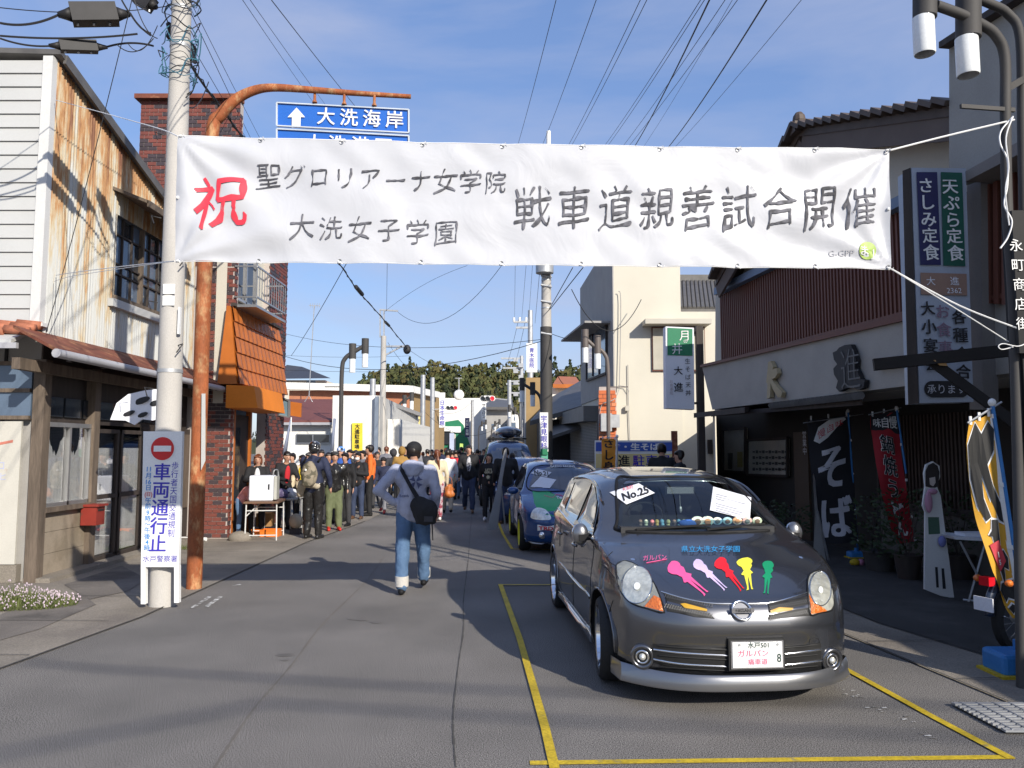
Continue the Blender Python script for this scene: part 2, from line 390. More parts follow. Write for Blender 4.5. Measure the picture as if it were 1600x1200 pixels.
def rust_sheet():
    m = bpy.data.materials.new('rusty_sheet'); m.use_nodes = True; t = m.node_tree; n = t.nodes; l = t.links.new; b = n['Principled BSDF']
    b.inputs['Roughness'].default_value = 0.65
    tc = n.new('ShaderNodeTexCoord'); mp = n.new('ShaderNodeMapping'); mp.inputs['Scale'].default_value = (1, 3.0, 0.42)
    l(tc.outputs['Object'], mp.inputs[0])
    a = n.new('ShaderNodeTexNoise'); a.inputs['Scale'].default_value = 1.6; a.inputs['Detail'].default_value = 9; a.inputs['Roughness'].default_value = 0.68
    l(mp.outputs[0], a.inputs[0])
    sp = n.new('ShaderNodeSeparateXYZ'); l(tc.outputs['Object'], sp.inputs[0])
    g = n.new('ShaderNodeMapRange'); g.inputs[1].default_value = 3.1; g.inputs[2].default_value = 6.3; g.inputs[3].default_value = -0.10; g.inputs[4].default_value = 0.12
    l(sp.outputs[2], g.inputs[0])
    ad = n.new('ShaderNodeMath'); l(a.outputs[0], ad.inputs[0]); l(g.outputs[0], ad.inputs[1])
    r = n.new('ShaderNodeValToRGB'); e = r.color_ramp.elements
    e[0].position = 0.44; e[0].color = (0.46, 0.47, 0.455, 1); e[1].position = 0.72; e[1].color = (0.17, 0.065, 0.028, 1)
    x = e.new(0.53); x.color = (0.44, 0.37, 0.25, 1); y = e.new(0.61); y.color = (0.38, 0.20, 0.08, 1)
    l(ad.outputs[0], r.inputs[0]); l(r.outputs[0], b.inputs['Base Color'])
    return m
M['rusty'] = rust_sheet()

def sheet(name, pts, z, m, thick=0):
    mb = MB(); P = [V((p[0], p[1], z)) for p in pts]
    a = sum(P[i].x * P[(i + 1) % len(P)].y - P[(i + 1) % len(P)].x * P[i].y for i in range(len(P)))
    if a < 0: P.reverse()
    if thick: mb.prism([p - V((0, 0, thick)) for p in P], (0, 0, thick))
    else: mb.add(P, [tuple(range(len(P)))])
    return tag(mb.build(name, m), kind='structure')
sheet('ground', [(-900, -300), (900, -300), (900, 1500), (-900, 1500)], 0, M['asphalt'])
Lk = [(-3.55, -6), (-3.9, 4), (-3.95, 6.0), (-3.72, 7.9), (-3.72, 10), (-3.7, 14), (-3.4, 18), (-3.4, 30), (-3.6, 60)]
Rk = [(4.1, -6), (3.62, 3.0), (3.35, 5.1), (3.02, 7.3), (2.7, 10.5), (2.4, 14), (1.9, 20), (1.7, 30), (1.2, 60)]
sheet('pavement_left', Lk + [(-8.5, 60), (-8.5, -6)], 0.006, M['concrete'])
sheet('pavement_right', Rk + [(9, 60), (9, -6)], 0.004, M['concrete'])
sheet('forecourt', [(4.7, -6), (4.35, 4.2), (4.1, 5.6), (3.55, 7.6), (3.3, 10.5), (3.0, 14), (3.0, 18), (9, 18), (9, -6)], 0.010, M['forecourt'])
sheet('side_lane', [G(0, 962)[:2], G(60, 938)[:2], G(128, 930)[:2], G(150, 946)[:2], G(60, 985)[:2], G(0, 1002)[:2]], 0.011, M['patch'])
sheet('pavement_shade_patch', [G(140, 938)[:2], G(100, 915)[:2], G(190, 885)[:2], G(228, 905)[:2], G(200, 925)[:2]], 0.012, M['patch'])  # shadowed stretch of pavement painted as a darker brownish patch
def strip(name, pts, wd, z, m, seg=None):
    mb = MB()
    for a, b in zip(pts, pts[1:]):
        a, b = V((a[0], a[1], z)), V((b[0], b[1], z)); n = (b - a).normalized().cross(V((0, 0, 1))) * wd / 2
        mb.quad(a - n, b - n, b + n, a + n); z += 0.0004
    return tag(mb.build(name, m), kind='structure')
for nm, K, zz in (('gutter_joint', Lk, 0.013), ('gutter_joint', Rk, 0.013)): strip(nm, K[:7], 0.018, zz, M['crack'])
strip('gutter_joint', [(4.12, 5.7), (3.56, 7.7), (3.3, 10.5)], 0.012, 0.015, M['crack'])
for t in range(9):   # joints between the gutter slabs on the right
    y = 3.6 + t * 1.1; x = 3.62 - (y - 3.0) * 0.13; strip('slab_joint', [(x, y), (x + 0.75, y + 0.04)], 0.012, 0.0165, M['crack'])
for t in range(8):
    y = 5.2 + t * 1.25; strip('slab_joint', [(-3.95, y), (-5.3, y + 0.02)], 0.012, 0.0165, M['crack'])
rs = random.Random(4); seam = []
for i, (px, py) in enumerate([(712, 1200), (708, 1120), (716, 1040), (724, 985), (724, 940), (728, 905), (732, 870), (735, 830), (738, 790), (741, 760)]):
    seam.append(G(px, py))
ss = spline(seam, 14); mb = MB()
for a, b in zip(ss, ss[1:]):
    k = V((rs.uniform(-.012, .012), 0, 0)); wd = rs.uniform(0.002, 0.008)
    mb.quad(V((a.x - wd, a.y, 0.004)), V((a.x + wd, a.y, 0.004)), V((b.x + wd, b.y, 0.004)), V((b.x - wd, b.y, 0.004)))
tag(mb.build('asphalt_seam', M['crack']), kind='structure')
ss = spline([G(335, 1200), G(395, 1110), G(455, 1040), (G(500, 980)), G(545, 935), G(575, 905), G(600, 870)], 14); mb = MB()
for a, b in zip(ss, ss[1:]):
    wd = rs.uniform(0.003, 0.012); mb.quad(V((a.x - wd, a.y, 0.004)), V((a.x + wd, a.y, 0.004)), V((b.x + wd, b.y, 0.004)), V((b.x - wd, b.y, 0.004)))
tag(mb.build('asphalt_seam', mat('seam_soft', (0.14, 0.125, 0.11), 0.95)), kind='structure')
def tape(pts, wd=0.055, z=0.005):
    mb = MB()
    for i, (a, b) in enumerate(zip(pts, pts[1:])):
        n = (b - a).normalized().cross(V((0, 0, 1))) * wd / 2; d = (b - a).normalized() * wd * 0.45; e = V((0, 0, z + i * 0.0015))
        mb.quad(a - n - d + e, b - n + d + e, b + n + d + e, a + n - d + e)
    tag(mb.build('yellow_bay_line', M['yellow']), kind='structure')
tape([G(1575, 1184), G(835, 1193)]); tape([G(1575, 1184), G(1440, 1112), G(1320, 1046), G(1240, 1002)], z=0.008)
tape([G(866, 1200), G(852, 1140), G(835, 1080), G(812, 1000), G(782, 915)], z=0.010); tape([G(782, 915), G(1000, 915)], wd=0.045, z=0.013)
tape([G(800, 858), G(1000, 862)], 0.05, z=0.005); tape([G(800, 858), G(786, 835), G(772, 800)], 0.05, z=0.008)
mb = MB()
for px0, py0, px1, py1, w_ in ((300, 950, 328, 932, .05), (322, 948, 345, 932, .05), (363, 915, 376, 913, .05)):
    a, b = G(px0, py0, .005), G(px1, py1, .005); n = (b - a).normalized().cross(V((0, 0, 1))) * w_ / 2; mb.quad(a - n, b - n, b + n, a + n)
for i in range(26):
    p = G(1310 + i * 6 + rs.uniform(-6, 6), 1075 + i * 3 + rs.uniform(-8, 8), .0055); q = rs.uniform(.004, .02)
    mb.quad(p + V((-q, -q * .6, 0)), p + V((q, -q * .4, 0)), p + V((q * .8, q * .6, 0)), p + V((-q, q * .3, 0)))
tag(mb.build('worn_marking', M['worn_white']), kind='structure')
for k, (px, py, r) in enumerate(((446, 1024, .05), (560, 968, .07), (588, 973, .05), (446, 1032, .03))):
    c = G(px, py); sheet('oil_stain', [(c.x + r * math.cos(a) * rs.uniform(.5, 1.3) * 1.4, c.y + r * math.sin(a) * rs.uniform(.5, 1.3)) for a in [i * .52 for i in range(12)]], 0.0035 + k * 0.0001, mat('stain', (0.13, 0.12, 0.11), 0.85, var=.3, scale=9))
gt = thing('drain_grate', 'galvanised steel drain grating set in the concrete gutter at the right kerb', 'grate', (3.55, 4.7, 0))
P0 = [G(1488, 1101, .012), G(1640, 1101, .012), G(1720, 1144, .012), G(1570, 1144, .012)]
MB().add([p + V((0, 0, .001)) for p in P0], [(3, 2, 1, 0)]).build('pit', M['dark'], gt)
for e in range(2): MB().bar(P0[e * 2] + V((0, 0, .008)), P0[e * 2 + 1] + V((0, 0, .008)), .02, .012).build('grate_frame', M['galv'], gt)
for i in range(11):
    t = (i + .5) / 11; MB().bar(P0[0].lerp(P0[3], t) + V((0, 0, .009)), P0[1].lerp(P0[2], t) + V((0, 0, .009)), .022, .014).build('grate_bar', M['galv'], gt)
for i in range(6):
    t = (i + .5) / 6; MB().bar(P0[0].lerp(P0[1], t) + V((0, 0, .0165)), P0[3].lerp(P0[2], t) + V((0, 0, .0165)), .008, .006).build('cross_bar', M['galv'], gt)

mb = MB(); hx = [(-150, 0), (-95, 3), (-70, 10), (-57, 19), (-48, 26), (-30, 27.5), (0, 27), (40, 27.5), (90, 27), (140, 20), (220, 10), (320, 4), (420, 0)]
rows = []
for k, (yy, zz) in enumerate(((215, 0), (240, .55), (275, 1.0), (330, .9), (430, 0))):
    rows.append([V((x, yy + 6 * math.sin(x * .05 + k), z * zz - .3)) for x, z in hx])
for a, b in zip(rows, rows[1:]):
    for i in range(len(hx) - 1): mb.quad(a[i], a[i + 1], b[i + 1], b[i])
tag(mb.build('wooded_hill', mat('hill', (0.05, 0.055, 0.02), 0.95, var=.3, scale=.1), smooth=True), kind='structure')
rt = random.Random(8); mb = MB()
def hz(x):
    for (a, za), (b, zb) in zip(hx, hx[1:]):
        if a <= x <= b: return za + (zb - za) * (x - a) / (b - a)
    return 0
for i in range(900):
    x = rt.uniform(-78, 95); t = rt.random(); yy = 228 + t * 50; z = hz(x) * (0.3 + .7 * t) - 1
    h = rt.uniform(4, 7.5); r = rt.uniform(1.8, 3.6); kind = rt.choice((0, 0, 1, 2, 2))
    if kind == 1: r *= .6; h *= 1.25
    for k in range(64):
        u = rt.random(); a = rt.uniform(0, 6.283); q = r * math.sqrt(max(.02, 1 - (2 * u - 1) ** 2)) * rt.uniform(.6, 1.1)
        if kind == 1: q = r * (1.05 - u) * rt.uniform(.6, 1.2)
        c = V((x + q * math.cos(a), yy + q * math.sin(a), z + h * (.12 + .9 * u)))
        n = V((math.cos(a), math.sin(a), rt.uniform(-.2, 1.1))).normalized(); s_ = rt.uniform(.35, .85)
        t1 = n.orthogonal().normalized() * s_; t2 = n.cross(t1).normalized() * s_ * rt.uniform(.5, 1.1)
        mb.quad(c - t1 - t2 * .4, c + t1 * .3 - t2, c + t1 + t2 * .5, c - t1 * .4 + t2, kind)
tag(mb.build('distant_wood', [mat('far_leaf', (0.070, 0.078, 0.025), 0.9, var=.3, scale=.3), mat('far_leaf_pine', (0.028, 0.04, 0.016), 0.9, var=.3, scale=.3), mat('far_leaf_warm', (0.085, 0.075, 0.022), 0.9, var=.3, scale=.3)]),
    'dense mixed evergreen wood covering the low hill at the end of the street', 'wood', kind='stuff')

XA, YA = -6.1, 9.9
house = thing('timber_house', 'old two storey timber house with white siding and a rusty corrugated side wall', 'house', (XA, YA, 0))
zt = at(92, 95, YA).z; zb = 3.32
n_b = 19; bh = (zt - zb) / n_b
MB().box((XA - 2.6, YA + .12, 3.3), (5.1, .1, 6.6)).build('wall_core', M['grey_wall'], house)
for i in range(n_b):                      # each clapboard
    z0 = zb + i * bh; x1 = XA - 0.13
    if i == n_b - 1: P = [V((XA - 5, YA - .012, z0)), V((x1, YA - .012, z0)), V((x1, YA - .045, z0 + .006)), V((XA - 5, YA - .045, z0 + .006))]
    a = [V((XA - 5, YA + .06, z0 + .004)), V((x1, YA + .06, z0 + .004)), V((x1, YA + .06, z0 + bh)), V((XA - 5, YA + .06, z0 + bh))]
    b = [V((XA - 5, YA - .035, z0 + .004)), V((x1, YA - .035, z0 + .004)), V((x1, YA - .012, z0 + bh)), V((XA - 5, YA - .012, z0 + bh))]
    MB().hexa([b[0], b[1], a[1], a[0], b[3], b[2], a[2], a[3]]).build('siding_board', M['siding'], house)
MB().box((XA - .065, YA - .03, (zt + zb) / 2), (.13, .12, zt - zb + .05)).build('corner_trim', M['white_trim'], house)
MB().box((XA - 2.5, YA - .04, zb - .03), (5.1, .13, .05)).build('base_trim', M['white_trim'], house)
r0 = V((XA, YA - .08, zt + .08)); e1 = onX(245, 303, XA); r1 = V((XA, 14.55, e1.z + (14.55 - e1.y) * (e1.z - zt) / (e1.y - YA)))
mb = MB(); dz = .07
for (xa, xb, k) in ((XA + .10, XA - 5.2, 0.12),):
    p = [V((xb, r0.y, r0.z + .12)), V((xa, r0.y, r0.z - .03)), V((xa, r1.y, r1.z + .0)), V((xb, r1.y, r1.z + .2))]
    mb.hexa([q for q in p] + [q + V((0, 0, dz)) for q in p])
mb.build('roof', M['tile'], house)
mb = MB(); mb.bar(r0 + V((.1, .1, -.05)), r1 + V((.1, 0, 0)), .04, .14); mb.build('verge_board', M['tile'], house)
ztop = lambda y: zt + .05 + (y - YA) * (r1.z - zt) / (r1.y - YA) - .04
zlow = lambda y: 3.12
wy0, wy1 = onX(163, 440, XA).y, onX(243, 440, XA).y
wz1, wz0 = onX(200, 345, XA).z - .0, onX(168, 448, XA).z
ywin0, ywin1 = 11.6, 13.4; zwin0, zwin1 = 4.02, 5.3
y = YA + .002; nsh = 0
while y < 14.56:
    y2 = min(y + .62, 14.56); segs = [(y, y2)]
    mb = MB(); pitch = .062; yy = y
    def col(ya, yb, za, zb_):
        n = max(2, int((yb - ya) / pitch * 4)); pr = []
        for k in range(n + 1):
            q = ya + (yb - ya) * k / n; pr.append((XA + .012 * math.sin(q / pitch * 2 * math.pi), q))
        for (xa, qa), (xb, qb) in zip(pr, pr[1:]):
            za_ = za if za is not None else zlow(qa); t0 = ztop(qa) if zb_ is None else zb_; t1 = ztop(qb) if zb_ is None else zb_
            mb.quad(V((xa, qa, za_)), V((xb, qb, za_)), V((xb, qb, t1)), V((xa, qa, t0)))
    a, b = max(y, ywin0), min(y2, ywin1)
    if a >= b: col(y, y2, None, None)
    else:
        if y < a: col(y, a, None, None)
        col(a, b, None, zwin0); mb.build('corrugated_sheet', M['rusty'], house, smooth=True); mb = MB(); col(a, b, zwin1, None)
        if b < y2: col(b, y2, None, None)
    mb.build('corrugated_sheet', M['rusty'], house, smooth=True); y = y2 + .003; nsh += 1
MB().box((XA - .12, 12.3, 4.2), (.1, 4.6, 4.0)).build('wall_backing', M['dark_wood'], house) if False else None
wn = MB().box((XA - .05, (ywin0 + ywin1) / 2, zwin0 - .03), (.22, ywin1 - ywin0 + .12, .07)).build('window', M['old_wood'], house)
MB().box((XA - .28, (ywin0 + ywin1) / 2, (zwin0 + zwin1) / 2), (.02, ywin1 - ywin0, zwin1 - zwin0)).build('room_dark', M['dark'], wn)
for yy in (ywin0, ywin1, (ywin0 + ywin1) / 2): MB().box((XA - .06, yy, (zwin0 + zwin1) / 2), (.12, .05, zwin1 - zwin0)).build('frame', M['old_wood'], wn)
for s_ in range(2):
    ya = ywin0 + s_ * (ywin1 - ywin0) / 2
    for k in (1, 2): MB().box((XA - .06, ya + k * (ywin1 - ywin0) / 6, (zwin0 + zwin1) / 2), (.045, .025, zwin1 - zwin0)).build('mullion', M['dark_wood'], wn)
    for zz in (.3, .42, .78): MB().box((XA - .06, ya + (ywin1 - ywin0) / 4, zwin0 + zz * (zwin1 - zwin0)), (.04, (ywin1 - ywin0) / 2, .025)).build('mullion', M['dark_wood'], wn)
    for k in range(3):
        for j, (za, zb_) in enumerate(((0, .3), (.3, .78), (.78, 1))):
            yc = ya + (k + .5) * (ywin1 - ywin0) / 6
            MB().box((XA - .075, yc, zwin0 + (za + zb_) / 2 * (zwin1 - zwin0)), (.006, (ywin1 - ywin0) / 6 - .02, (zb_ - za) * (zwin1 - zwin0) - .02)).build('pane', M['window_blue'] if (k + j) % 3 else M['window_dark'], wn)
hd = MB(); p = [V((XA, ywin0 - .15, zwin1 + .34)), V((XA, ywin1 + .12, zwin1 + .34)), V((XA + .55, ywin1 + .12, zwin1 + .12)), V((XA + .55, ywin0 - .15, zwin1 + .12))]
hd.hexa(p + [q + V((0, 0, .05)) for q in p]); hd.bar(p[2], p[3], .03, .1); hd.build('window_hood', M['old_wood'], house)
MB().box((XA + .03, (ywin0 + ywin1) / 2, zwin0 - .12), (.1, ywin1 - ywin0 + .3, .12)).build('window_sill', M['siding'], house)
ce = XA + .62
mb = MB(); a0, a1 = V((XA, 9.3, 3.16)), V((XA, 15.2, 3.16)); b0, b1 = V((ce, 9.15, 2.86)), V((ce, 15.4, 2.86))
mb.hexa([b0, b1, a1, a0, b0 + V((0, 0, .04)), b1 + V((0, 0, .04)), a1 + V((0, 0, .04)), a0 + V((0, 0, .04))]); mb.build('canopy_roof', M['rust_roof'], house)
mb = MB(); mb.tube([V((ce + .04, 9.1, 2.83)), V((ce + .04, 12.2, 2.82))], .055, 10); mb.tube([V((ce + .04, 12.25, 2.82)), V((ce + .04, 15.4, 2.80))], .052, 10)
mb.build('gutter', M['gutter'], house, smooth=40)
for k in range(8): MB().box((ce - .02, 9.5 + k * .8, 2.79), (.06, .05, .05)).build('rafter_end', M['dark_wood'], house)
MB().box((XA + .12, 12.3, 2.72), (.10, 6.2, .14)).build('lintel_beam', M['old_wood'], house)
mb = MB()
for i in range(9):
    for r_ in range(3):
        x = XA - .12 - i * .3; mb.tube([V((x - .15, YA - .1 - r_ * .12, 3.30 - r_ * .055)), V((x + .15, YA - .1 - r_ * .12, 3.27 - r_ * .055))], .06, 6)
mb.build('front_tile_roof', mat('rust_tile', (0.36, 0.13, 0.07), .7, var=.3, scale=12), house, smooth=True)
mb = MB(); mb.hexa([V((XA - 3, YA - .55, 2.98)), V((XA - .05, YA - .55, 2.98)), V((XA - .05, YA, 3.22)), V((XA - 3, YA, 3.22)), V((XA - 3, YA - .55, 3.03)), V((XA - .05, YA - .55, 3.03)), V((XA - .05, YA, 3.27)), V((XA - 3, YA, 3.27))])
mb.build('front_eave', M['siding'], house)
MB().box((XA - 1.5, YA - .58, 2.95), (3.1, .05, .07)).build('front_gutter', M['gutter'], house)
for xx, yy in ((XA + .02, YA + .02), (XA + .02, 11.13)): MB().box((xx, yy, 1.42), (.15, .15, 2.84)).build('post', M['old_wood'], house)
MB().box((XA - .55, YA + .0, 2.44), (.9, .04, .72)).build('front_window_pane', M['window_blue'], house)
for z in (2.09, 2.44, 2.79): MB().box((XA - .6, YA - .03, z), (1.0, .05, .05)).build('window_bar', M['old_wood'], house)
mb = MB(); mb.box((XA - .62, YA - .07, 1.14), (.92, .03, 1.80)); bd = mb.build('white_board', mat('peeling', (0.52, 0.50, 0.44), .7, var=.06, col2=(.35, .17, .08), c2=(.64, .70), c2scale=2.2), house)
fr = frame((XA - .62, YA - .088, 1.1), (1, 0, 0), (0, 0, 1))
MB().line('ター', fr, .26, (.12, .64), shear=.2, bold=.02).build('lettering', mat('faded_red', (.50, .17, .12), .7), bd)
MB().line('ロ', fr, .13, (.22, .38)).line('・ロヒ', fr, .11, (.16, .24)).build('lettering', mat('faded_blue', (.42, .45, .62), .7), bd)
MB().box((XA - .62, YA - .02, .12), (.95, .1, .22)).build('base_plinth', M['concrete'], house)
def zpan(y0, y1, z0, z1, m, name, dx=0.0, parent=house, th=.04): return MB().box((XA + dx, (y0 + y1) / 2, (z0 + z1) / 2), (th, y1 - y0, z1 - z0)).build(name, m, parent)
for z0, z1 in ((.04, .32), (.325, .60), (.605, .86)): zpan(10.0, 11.1, z0, z1, M['panel'], 'wall_panel')
zpan(10.0, 11.12, .865, .93, M['old_wood'], 'sill_board', .04, th=.12)
gw = zpan(10.02, 11.08, 1.98, 2.04, M['alu'], 'ground_window', .02, th=.08)
for yy in (10.04, 10.55, 11.06): zpan(yy - .02, yy + .02, .93, 2.0, M['alu'], 'window_frame', .02, gw, .07)
zpan(10.04, 11.06, .93, .98, M['alu'], 'window_frame', .02, gw, .07)
for a, b, r_ in ((10.08, 10.51, 1), (10.59, 11.02, 2)):
    rr = random.Random(r_); top = []; k = 14
    for i in range(k + 1): top.append(V((XA - .012, a + (b - a) * i / k, 1.72 + .10 * (i % 2) * rr.random() + .13 * math.sin(i * .5 + r_))))
    mb = MB(); mb.add([V((XA - .012, a, .98))] + top + [V((XA - .012, b, .98))], [tuple(range(k + 3))]); mb.build('torn_curtain', M['curtain'], gw)
    zpan(a, b, .98, 1.98, pane_glass, 'pane', .01, gw, .004)
zpan(10.0, 14.5, 2.04, 3.1, M['dark_wood'], 'transom_wall', -.06)
for k in range(9): zpan(10.05 + k * .45, 10.45 + k * .45, 2.12, 2.38, M['window_dark'], 'transom_pane', -.03)
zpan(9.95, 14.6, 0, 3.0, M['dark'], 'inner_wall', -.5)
for i, (a, b) in enumerate(((11.16, 11.88), (11.94, 12.66))):
    dr = zpan(a, b, .06, .12, M['dark_wood'], 'sliding_door', 0.02, th=.05)
    for yy in (a + .03, b - .03): zpan(yy - .03, yy + .03, .1, 1.98, M['dark_wood'], 'stile', .02, dr, .05)
    for zz in (1.95, .98): zpan(a, b, zz - .03, zz + .03, M['dark_wood'], 'rail', .025, dr, .05)
    for z0, z1 in ((.14, .94), (1.02, 1.7)): zpan(a + .06, b - .06, z0, z1, M['curtain'], 'frosted_sheet', -.01, dr, .006)
    for z0, z1 in ((.12, .95), (1.01, 1.92)): zpan(a + .06, b - .06, z0, z1, pane_glass, 'pane', .012, dr, .004)
zpan(12.7, 14.58, .05, 2.05, M['dark_wood'], 'side_boarding', -.02)
zpan(14.0, 14.5, .6, 1.95, M['old_wood'], 'side_board', .01)
MB().box((XA + .1, 12.2, .03), (.35, 4.7, .06)).build('threshold', M['concrete'], house)
sg = thing('hanging_shop_sign', 'white fan shaped old shop sign hanging in the shade under the rusty canopy', 'sign', (XA + .45, 11.3, 2.1))
pl = V((0, 11.2, 0)); P = [onP(px, py, (0, 11.3, 0), (.25, -1, 0)) for px, py in ((172, 656), (182, 630), (200, 616), (226, 610), (262, 606), (262, 652), (238, 657), (222, 655), (210, 664), (196, 657))]
MB().prism(P, (.0, .03, 0)).build('sign_board', M['paper'], sg)
mb = MB()
for q in ((208, 634, 234, 618, 7), (236, 636, 246, 624, 6), (190, 650, 212, 642, 5), (214, 651, 232, 645, 5)):
    a, b = [onP(q[i], q[i + 1], (0, 11.285, 0), (.25, -1, 0)) for i in (0, 2)]; mb.ell((a + b) / 2, ((b - a).length / 2, .006, q[4] * .006), 10, 5, M=Matrix.Rotation(-.35, 3, 'Y'))
mb.build('painted_mark', M['ink'], sg)
bx = thing('letter_box', 'small dull red metal letter box on the wall between window and doors', 'letter box', (XA + .25, 10.9, 0))
MB().box((XA + .17, 10.98, .75), (.22, .22, .26)).box((XA + .18, 10.98, .895), (.27, .27, .03)).build('box', M['red_paint'], bx)
MB().box((XA + .284, 10.98, .83), (.012, .15, .025)).build('slot', M['dark'], bx)
MB().box((XA + .06, 10.98, .75), (.06, .12, .2)).build('wall_bracket', M['dark_wood'], bx)
bb = thing('brick_building', 'red brick two storey building with an orange tiled awning behind the rusty pole', 'building', (-5.35, 14.6, 0))
BW, BH = .171, .077
bricks = []
def brick_face(o, u, n, wd, z0, z1):
    o, u, n = V(o), V(u), V(n); rows = int((z1 - z0) / BH)
    for r_ in range(rows):
        off = (r_ % 2) * BW / 2; x = -off
        while x < wd:
            a, b = max(x + .006, 0), min(x + BW - .006, wd)
            if b - a > .03: bricks.append((o + u * (a + b) / 2 + V((0, 0, z0 + r_ * BH + BH / 2)), u, n, b - a))
            x += BW
mbm = MB(); mbm.box((-6.33, 14.72, 4.3), (1.95, .2, 8.6)).box((-5.45, 17.35, 3.75), (.2, 1.3, 7.5)); mbm.build('mortar_bed', M['mortar'], bb)
brick_face((-5.98, 14.62, 0), (1, 0, 0), (0, -1, 0), .63, 0.02, 5.2)
n_first = len(bricks)
brick_face((-7.3, 14.62, 0), (1, 0, 0), (0, -1, 0), 1.95, 5.2, 8.52)
brick_face((-5.35, 16.7, 0), (0, 1, 0), (1, 0, 0), 1.3, 0.02, 7.5)
brick_face((-5.35, 14.62, 0), (0, 1, 0), (1, 0, 0), .12, 0.02, 8.3)
rb = random.Random(3); base = {}
def brick_mesh(ln, k):
    key = (round(ln, 2), k)
    if key not in base:
        mb = MB(); mb.box((0, 0, 0), (ln, .03, BH - .012)); me = bpy.data.meshes.new('brick'); me.from_pydata(mb.v, [], mb.f)
        me.materials.append(M['brick'] if k == 0 else M['brick_dark']); base[key] = me
    return base[key]
dist = sorted(range(len(bricks)), key=lambda i: (bricks[i][0] - V((0, 0, H0))).length)
near = set(dist[:300]); far = [MB(), MB()]
for i, (c, u, n, ln) in enumerate(bricks):
    k = 1 if rb.random() < .38 else 0
    if i in near:
        o = _o('brick', brick_mesh(ln, k), bb); WM[o] = WM[bb]; o.location = WM[bb].inverted() @ (c + n * rb.uniform(.0, .004)); o.rotation_euler = (0, 0, math.atan2(u.y, u.x))
    else: far[k].box(c, (ln, .03, BH - .012), rz=math.atan2(u.y, u.x))
mb = MB(); mb.add(far[0].v, far[0].f, 0); mb.add(far[1].v, far[1].f, 1)
o = mb.build('brickwork', [M['brick'], M['brick_dark']], bb); o['kind'] = 'stuff'
MB().box((-6.35, 14.62, 8.56), (2.06, .28, .09)).box((-5.37, 16.4, 7.54), (.28, 3.4, .09)).build('coping', M['rust_roof'], bb)
MB().box((-5.62, 15.7, 5.5), (.3, 2.1, 4.0)).build('rendered_wall', M['cream'], bb)
wn = MB().box((-5.44, 15.35, 5.55), (.06, 1.25, 1.9)).build('window', M['window_dark'], bb)
for yy in (14.75, 15.35, 15.95): MB().box((-5.40, yy, 5.55), (.06, .05, 1.9)).build('frame', M['alu'], wn)
for zz in (4.62, 6.48): MB().box((-5.40, 15.35, zz), (.06, 1.25, .05)).build('frame', M['alu'], wn)
bal = MB().box((-5.15, 15.5, 4.42), (.5, 1.9, .05)).build('balcony', M['alu'], bb)
for zz in (4.6, 5.2): MB().bar(V((-4.92, 14.6, zz)), V((-4.92, 16.45, zz)), .03, .03).bar(V((-4.92, 14.6, zz)), V((-5.35, 14.6, zz)), .03, .03).bar(V((-4.92, 16.45, zz)), V((-5.35, 16.45, zz)), .03, .03).build('rail', M['alu'], bal)
mb = MB()
for k in range(13): mb.bar(V((-4.92, 14.6 + k * .154, 4.6)), V((-4.92, 14.6 + k * .154, 5.2)), .012, .012)
mb.build('baluster', M['alu'], bal)
ta, tb = V((-5.33, 14.45, 4.40)), V((-5.33, 17.4, 4.40)); ba, b_ = V((-5.14, 14.38, 2.90)), V((-5.14, 17.5, 2.90))
mb = MB(); mb.hexa([ba + V((-.03, 0, 0)), b_ + V((-.03, 0, 0)), b_ + V((-.4, 0, 0)), ba + V((-.4, 0, 0)), ta + V((-.03, 0, 0)), tb + V((-.03, 0, 0)), tb + V((-.1, 0, 0)), ta + V((-.1, 0, 0))]); mb.build('awning_core', M['orange_tile'], bb)
nr, nc = 5, 12
for r_ in range(nr):
    for c in range(nc):
        u0, u1 = c / nc, (c + 1) / nc; v0, v1 = r_ / nr, (r_ + 1) / nr + .015
        f = lambda u, v: ba.lerp(b_, u).lerp(ta.lerp(tb, u), v)
        q = [f(u0 + .002, v0), f(u1 - .002, v0), f(u1 - .002, v1), f(u0 + .002, v1)]; nn = V((1, 0, .24)).normalized()
        rg = .028; mid = [f((u0 + u1) / 2, v0) + nn * (rg + .02), f((u0 + u1) / 2, v1) + nn * .012]
        mb = MB(); p0, p1, p2, p3 = q[0] + nn * .03, q[1] + nn * .03, q[2] + nn * .004, q[3] + nn * .004
        mb.add([p0, mid[0], p1, p2, mid[1], p3, q[0], q[1]], [(0, 1, 4, 5), (1, 2, 3, 4), (0, 6, 7, 2, 1)]); mb.build('awning_panel', M['orange_tile'], bb)
MB().bar(ta + V((.02, 0, .03)), tb + V((.02, 0, .03)), .08, .06).build('awning_cap', M['dark_wood'], bb)
mb = MB(); mb.hexa([V((-5.36, 14.36, 2.45)), V((-4.76, 14.36, 2.45)), V((-4.76, 16.1, 2.42)), V((-5.36, 16.1, 2.42)), V((-5.36, 14.36, 2.88)), V((-4.84, 14.36, 2.86)), V((-4.84, 16.1, 2.84)), V((-5.36, 16.1, 2.86))])
mb.build('canvas_awning', M['orange_cloth'], bb)
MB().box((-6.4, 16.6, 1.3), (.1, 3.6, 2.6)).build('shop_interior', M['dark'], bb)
MB().box((-5.42, 15.3, 1.2), (.05, .9, 2.3)).build('door', M['dark_wood'], bb)
MB().box((-5.38, 15.05, 1.35), (.02, .32, 1.5)).build('door_pane', M['window_dark'], bb)
for yy in (14.85, 15.78): MB().box((-5.40, yy, 1.25), (.1, .08, 2.5)).build('door_post', M['orange_tile'], bb)
MB().box((-5.6, 16.4, 4.0), (.2, 3.6, 2.9)).build('upper_backing', M['cream_grey'], bb)
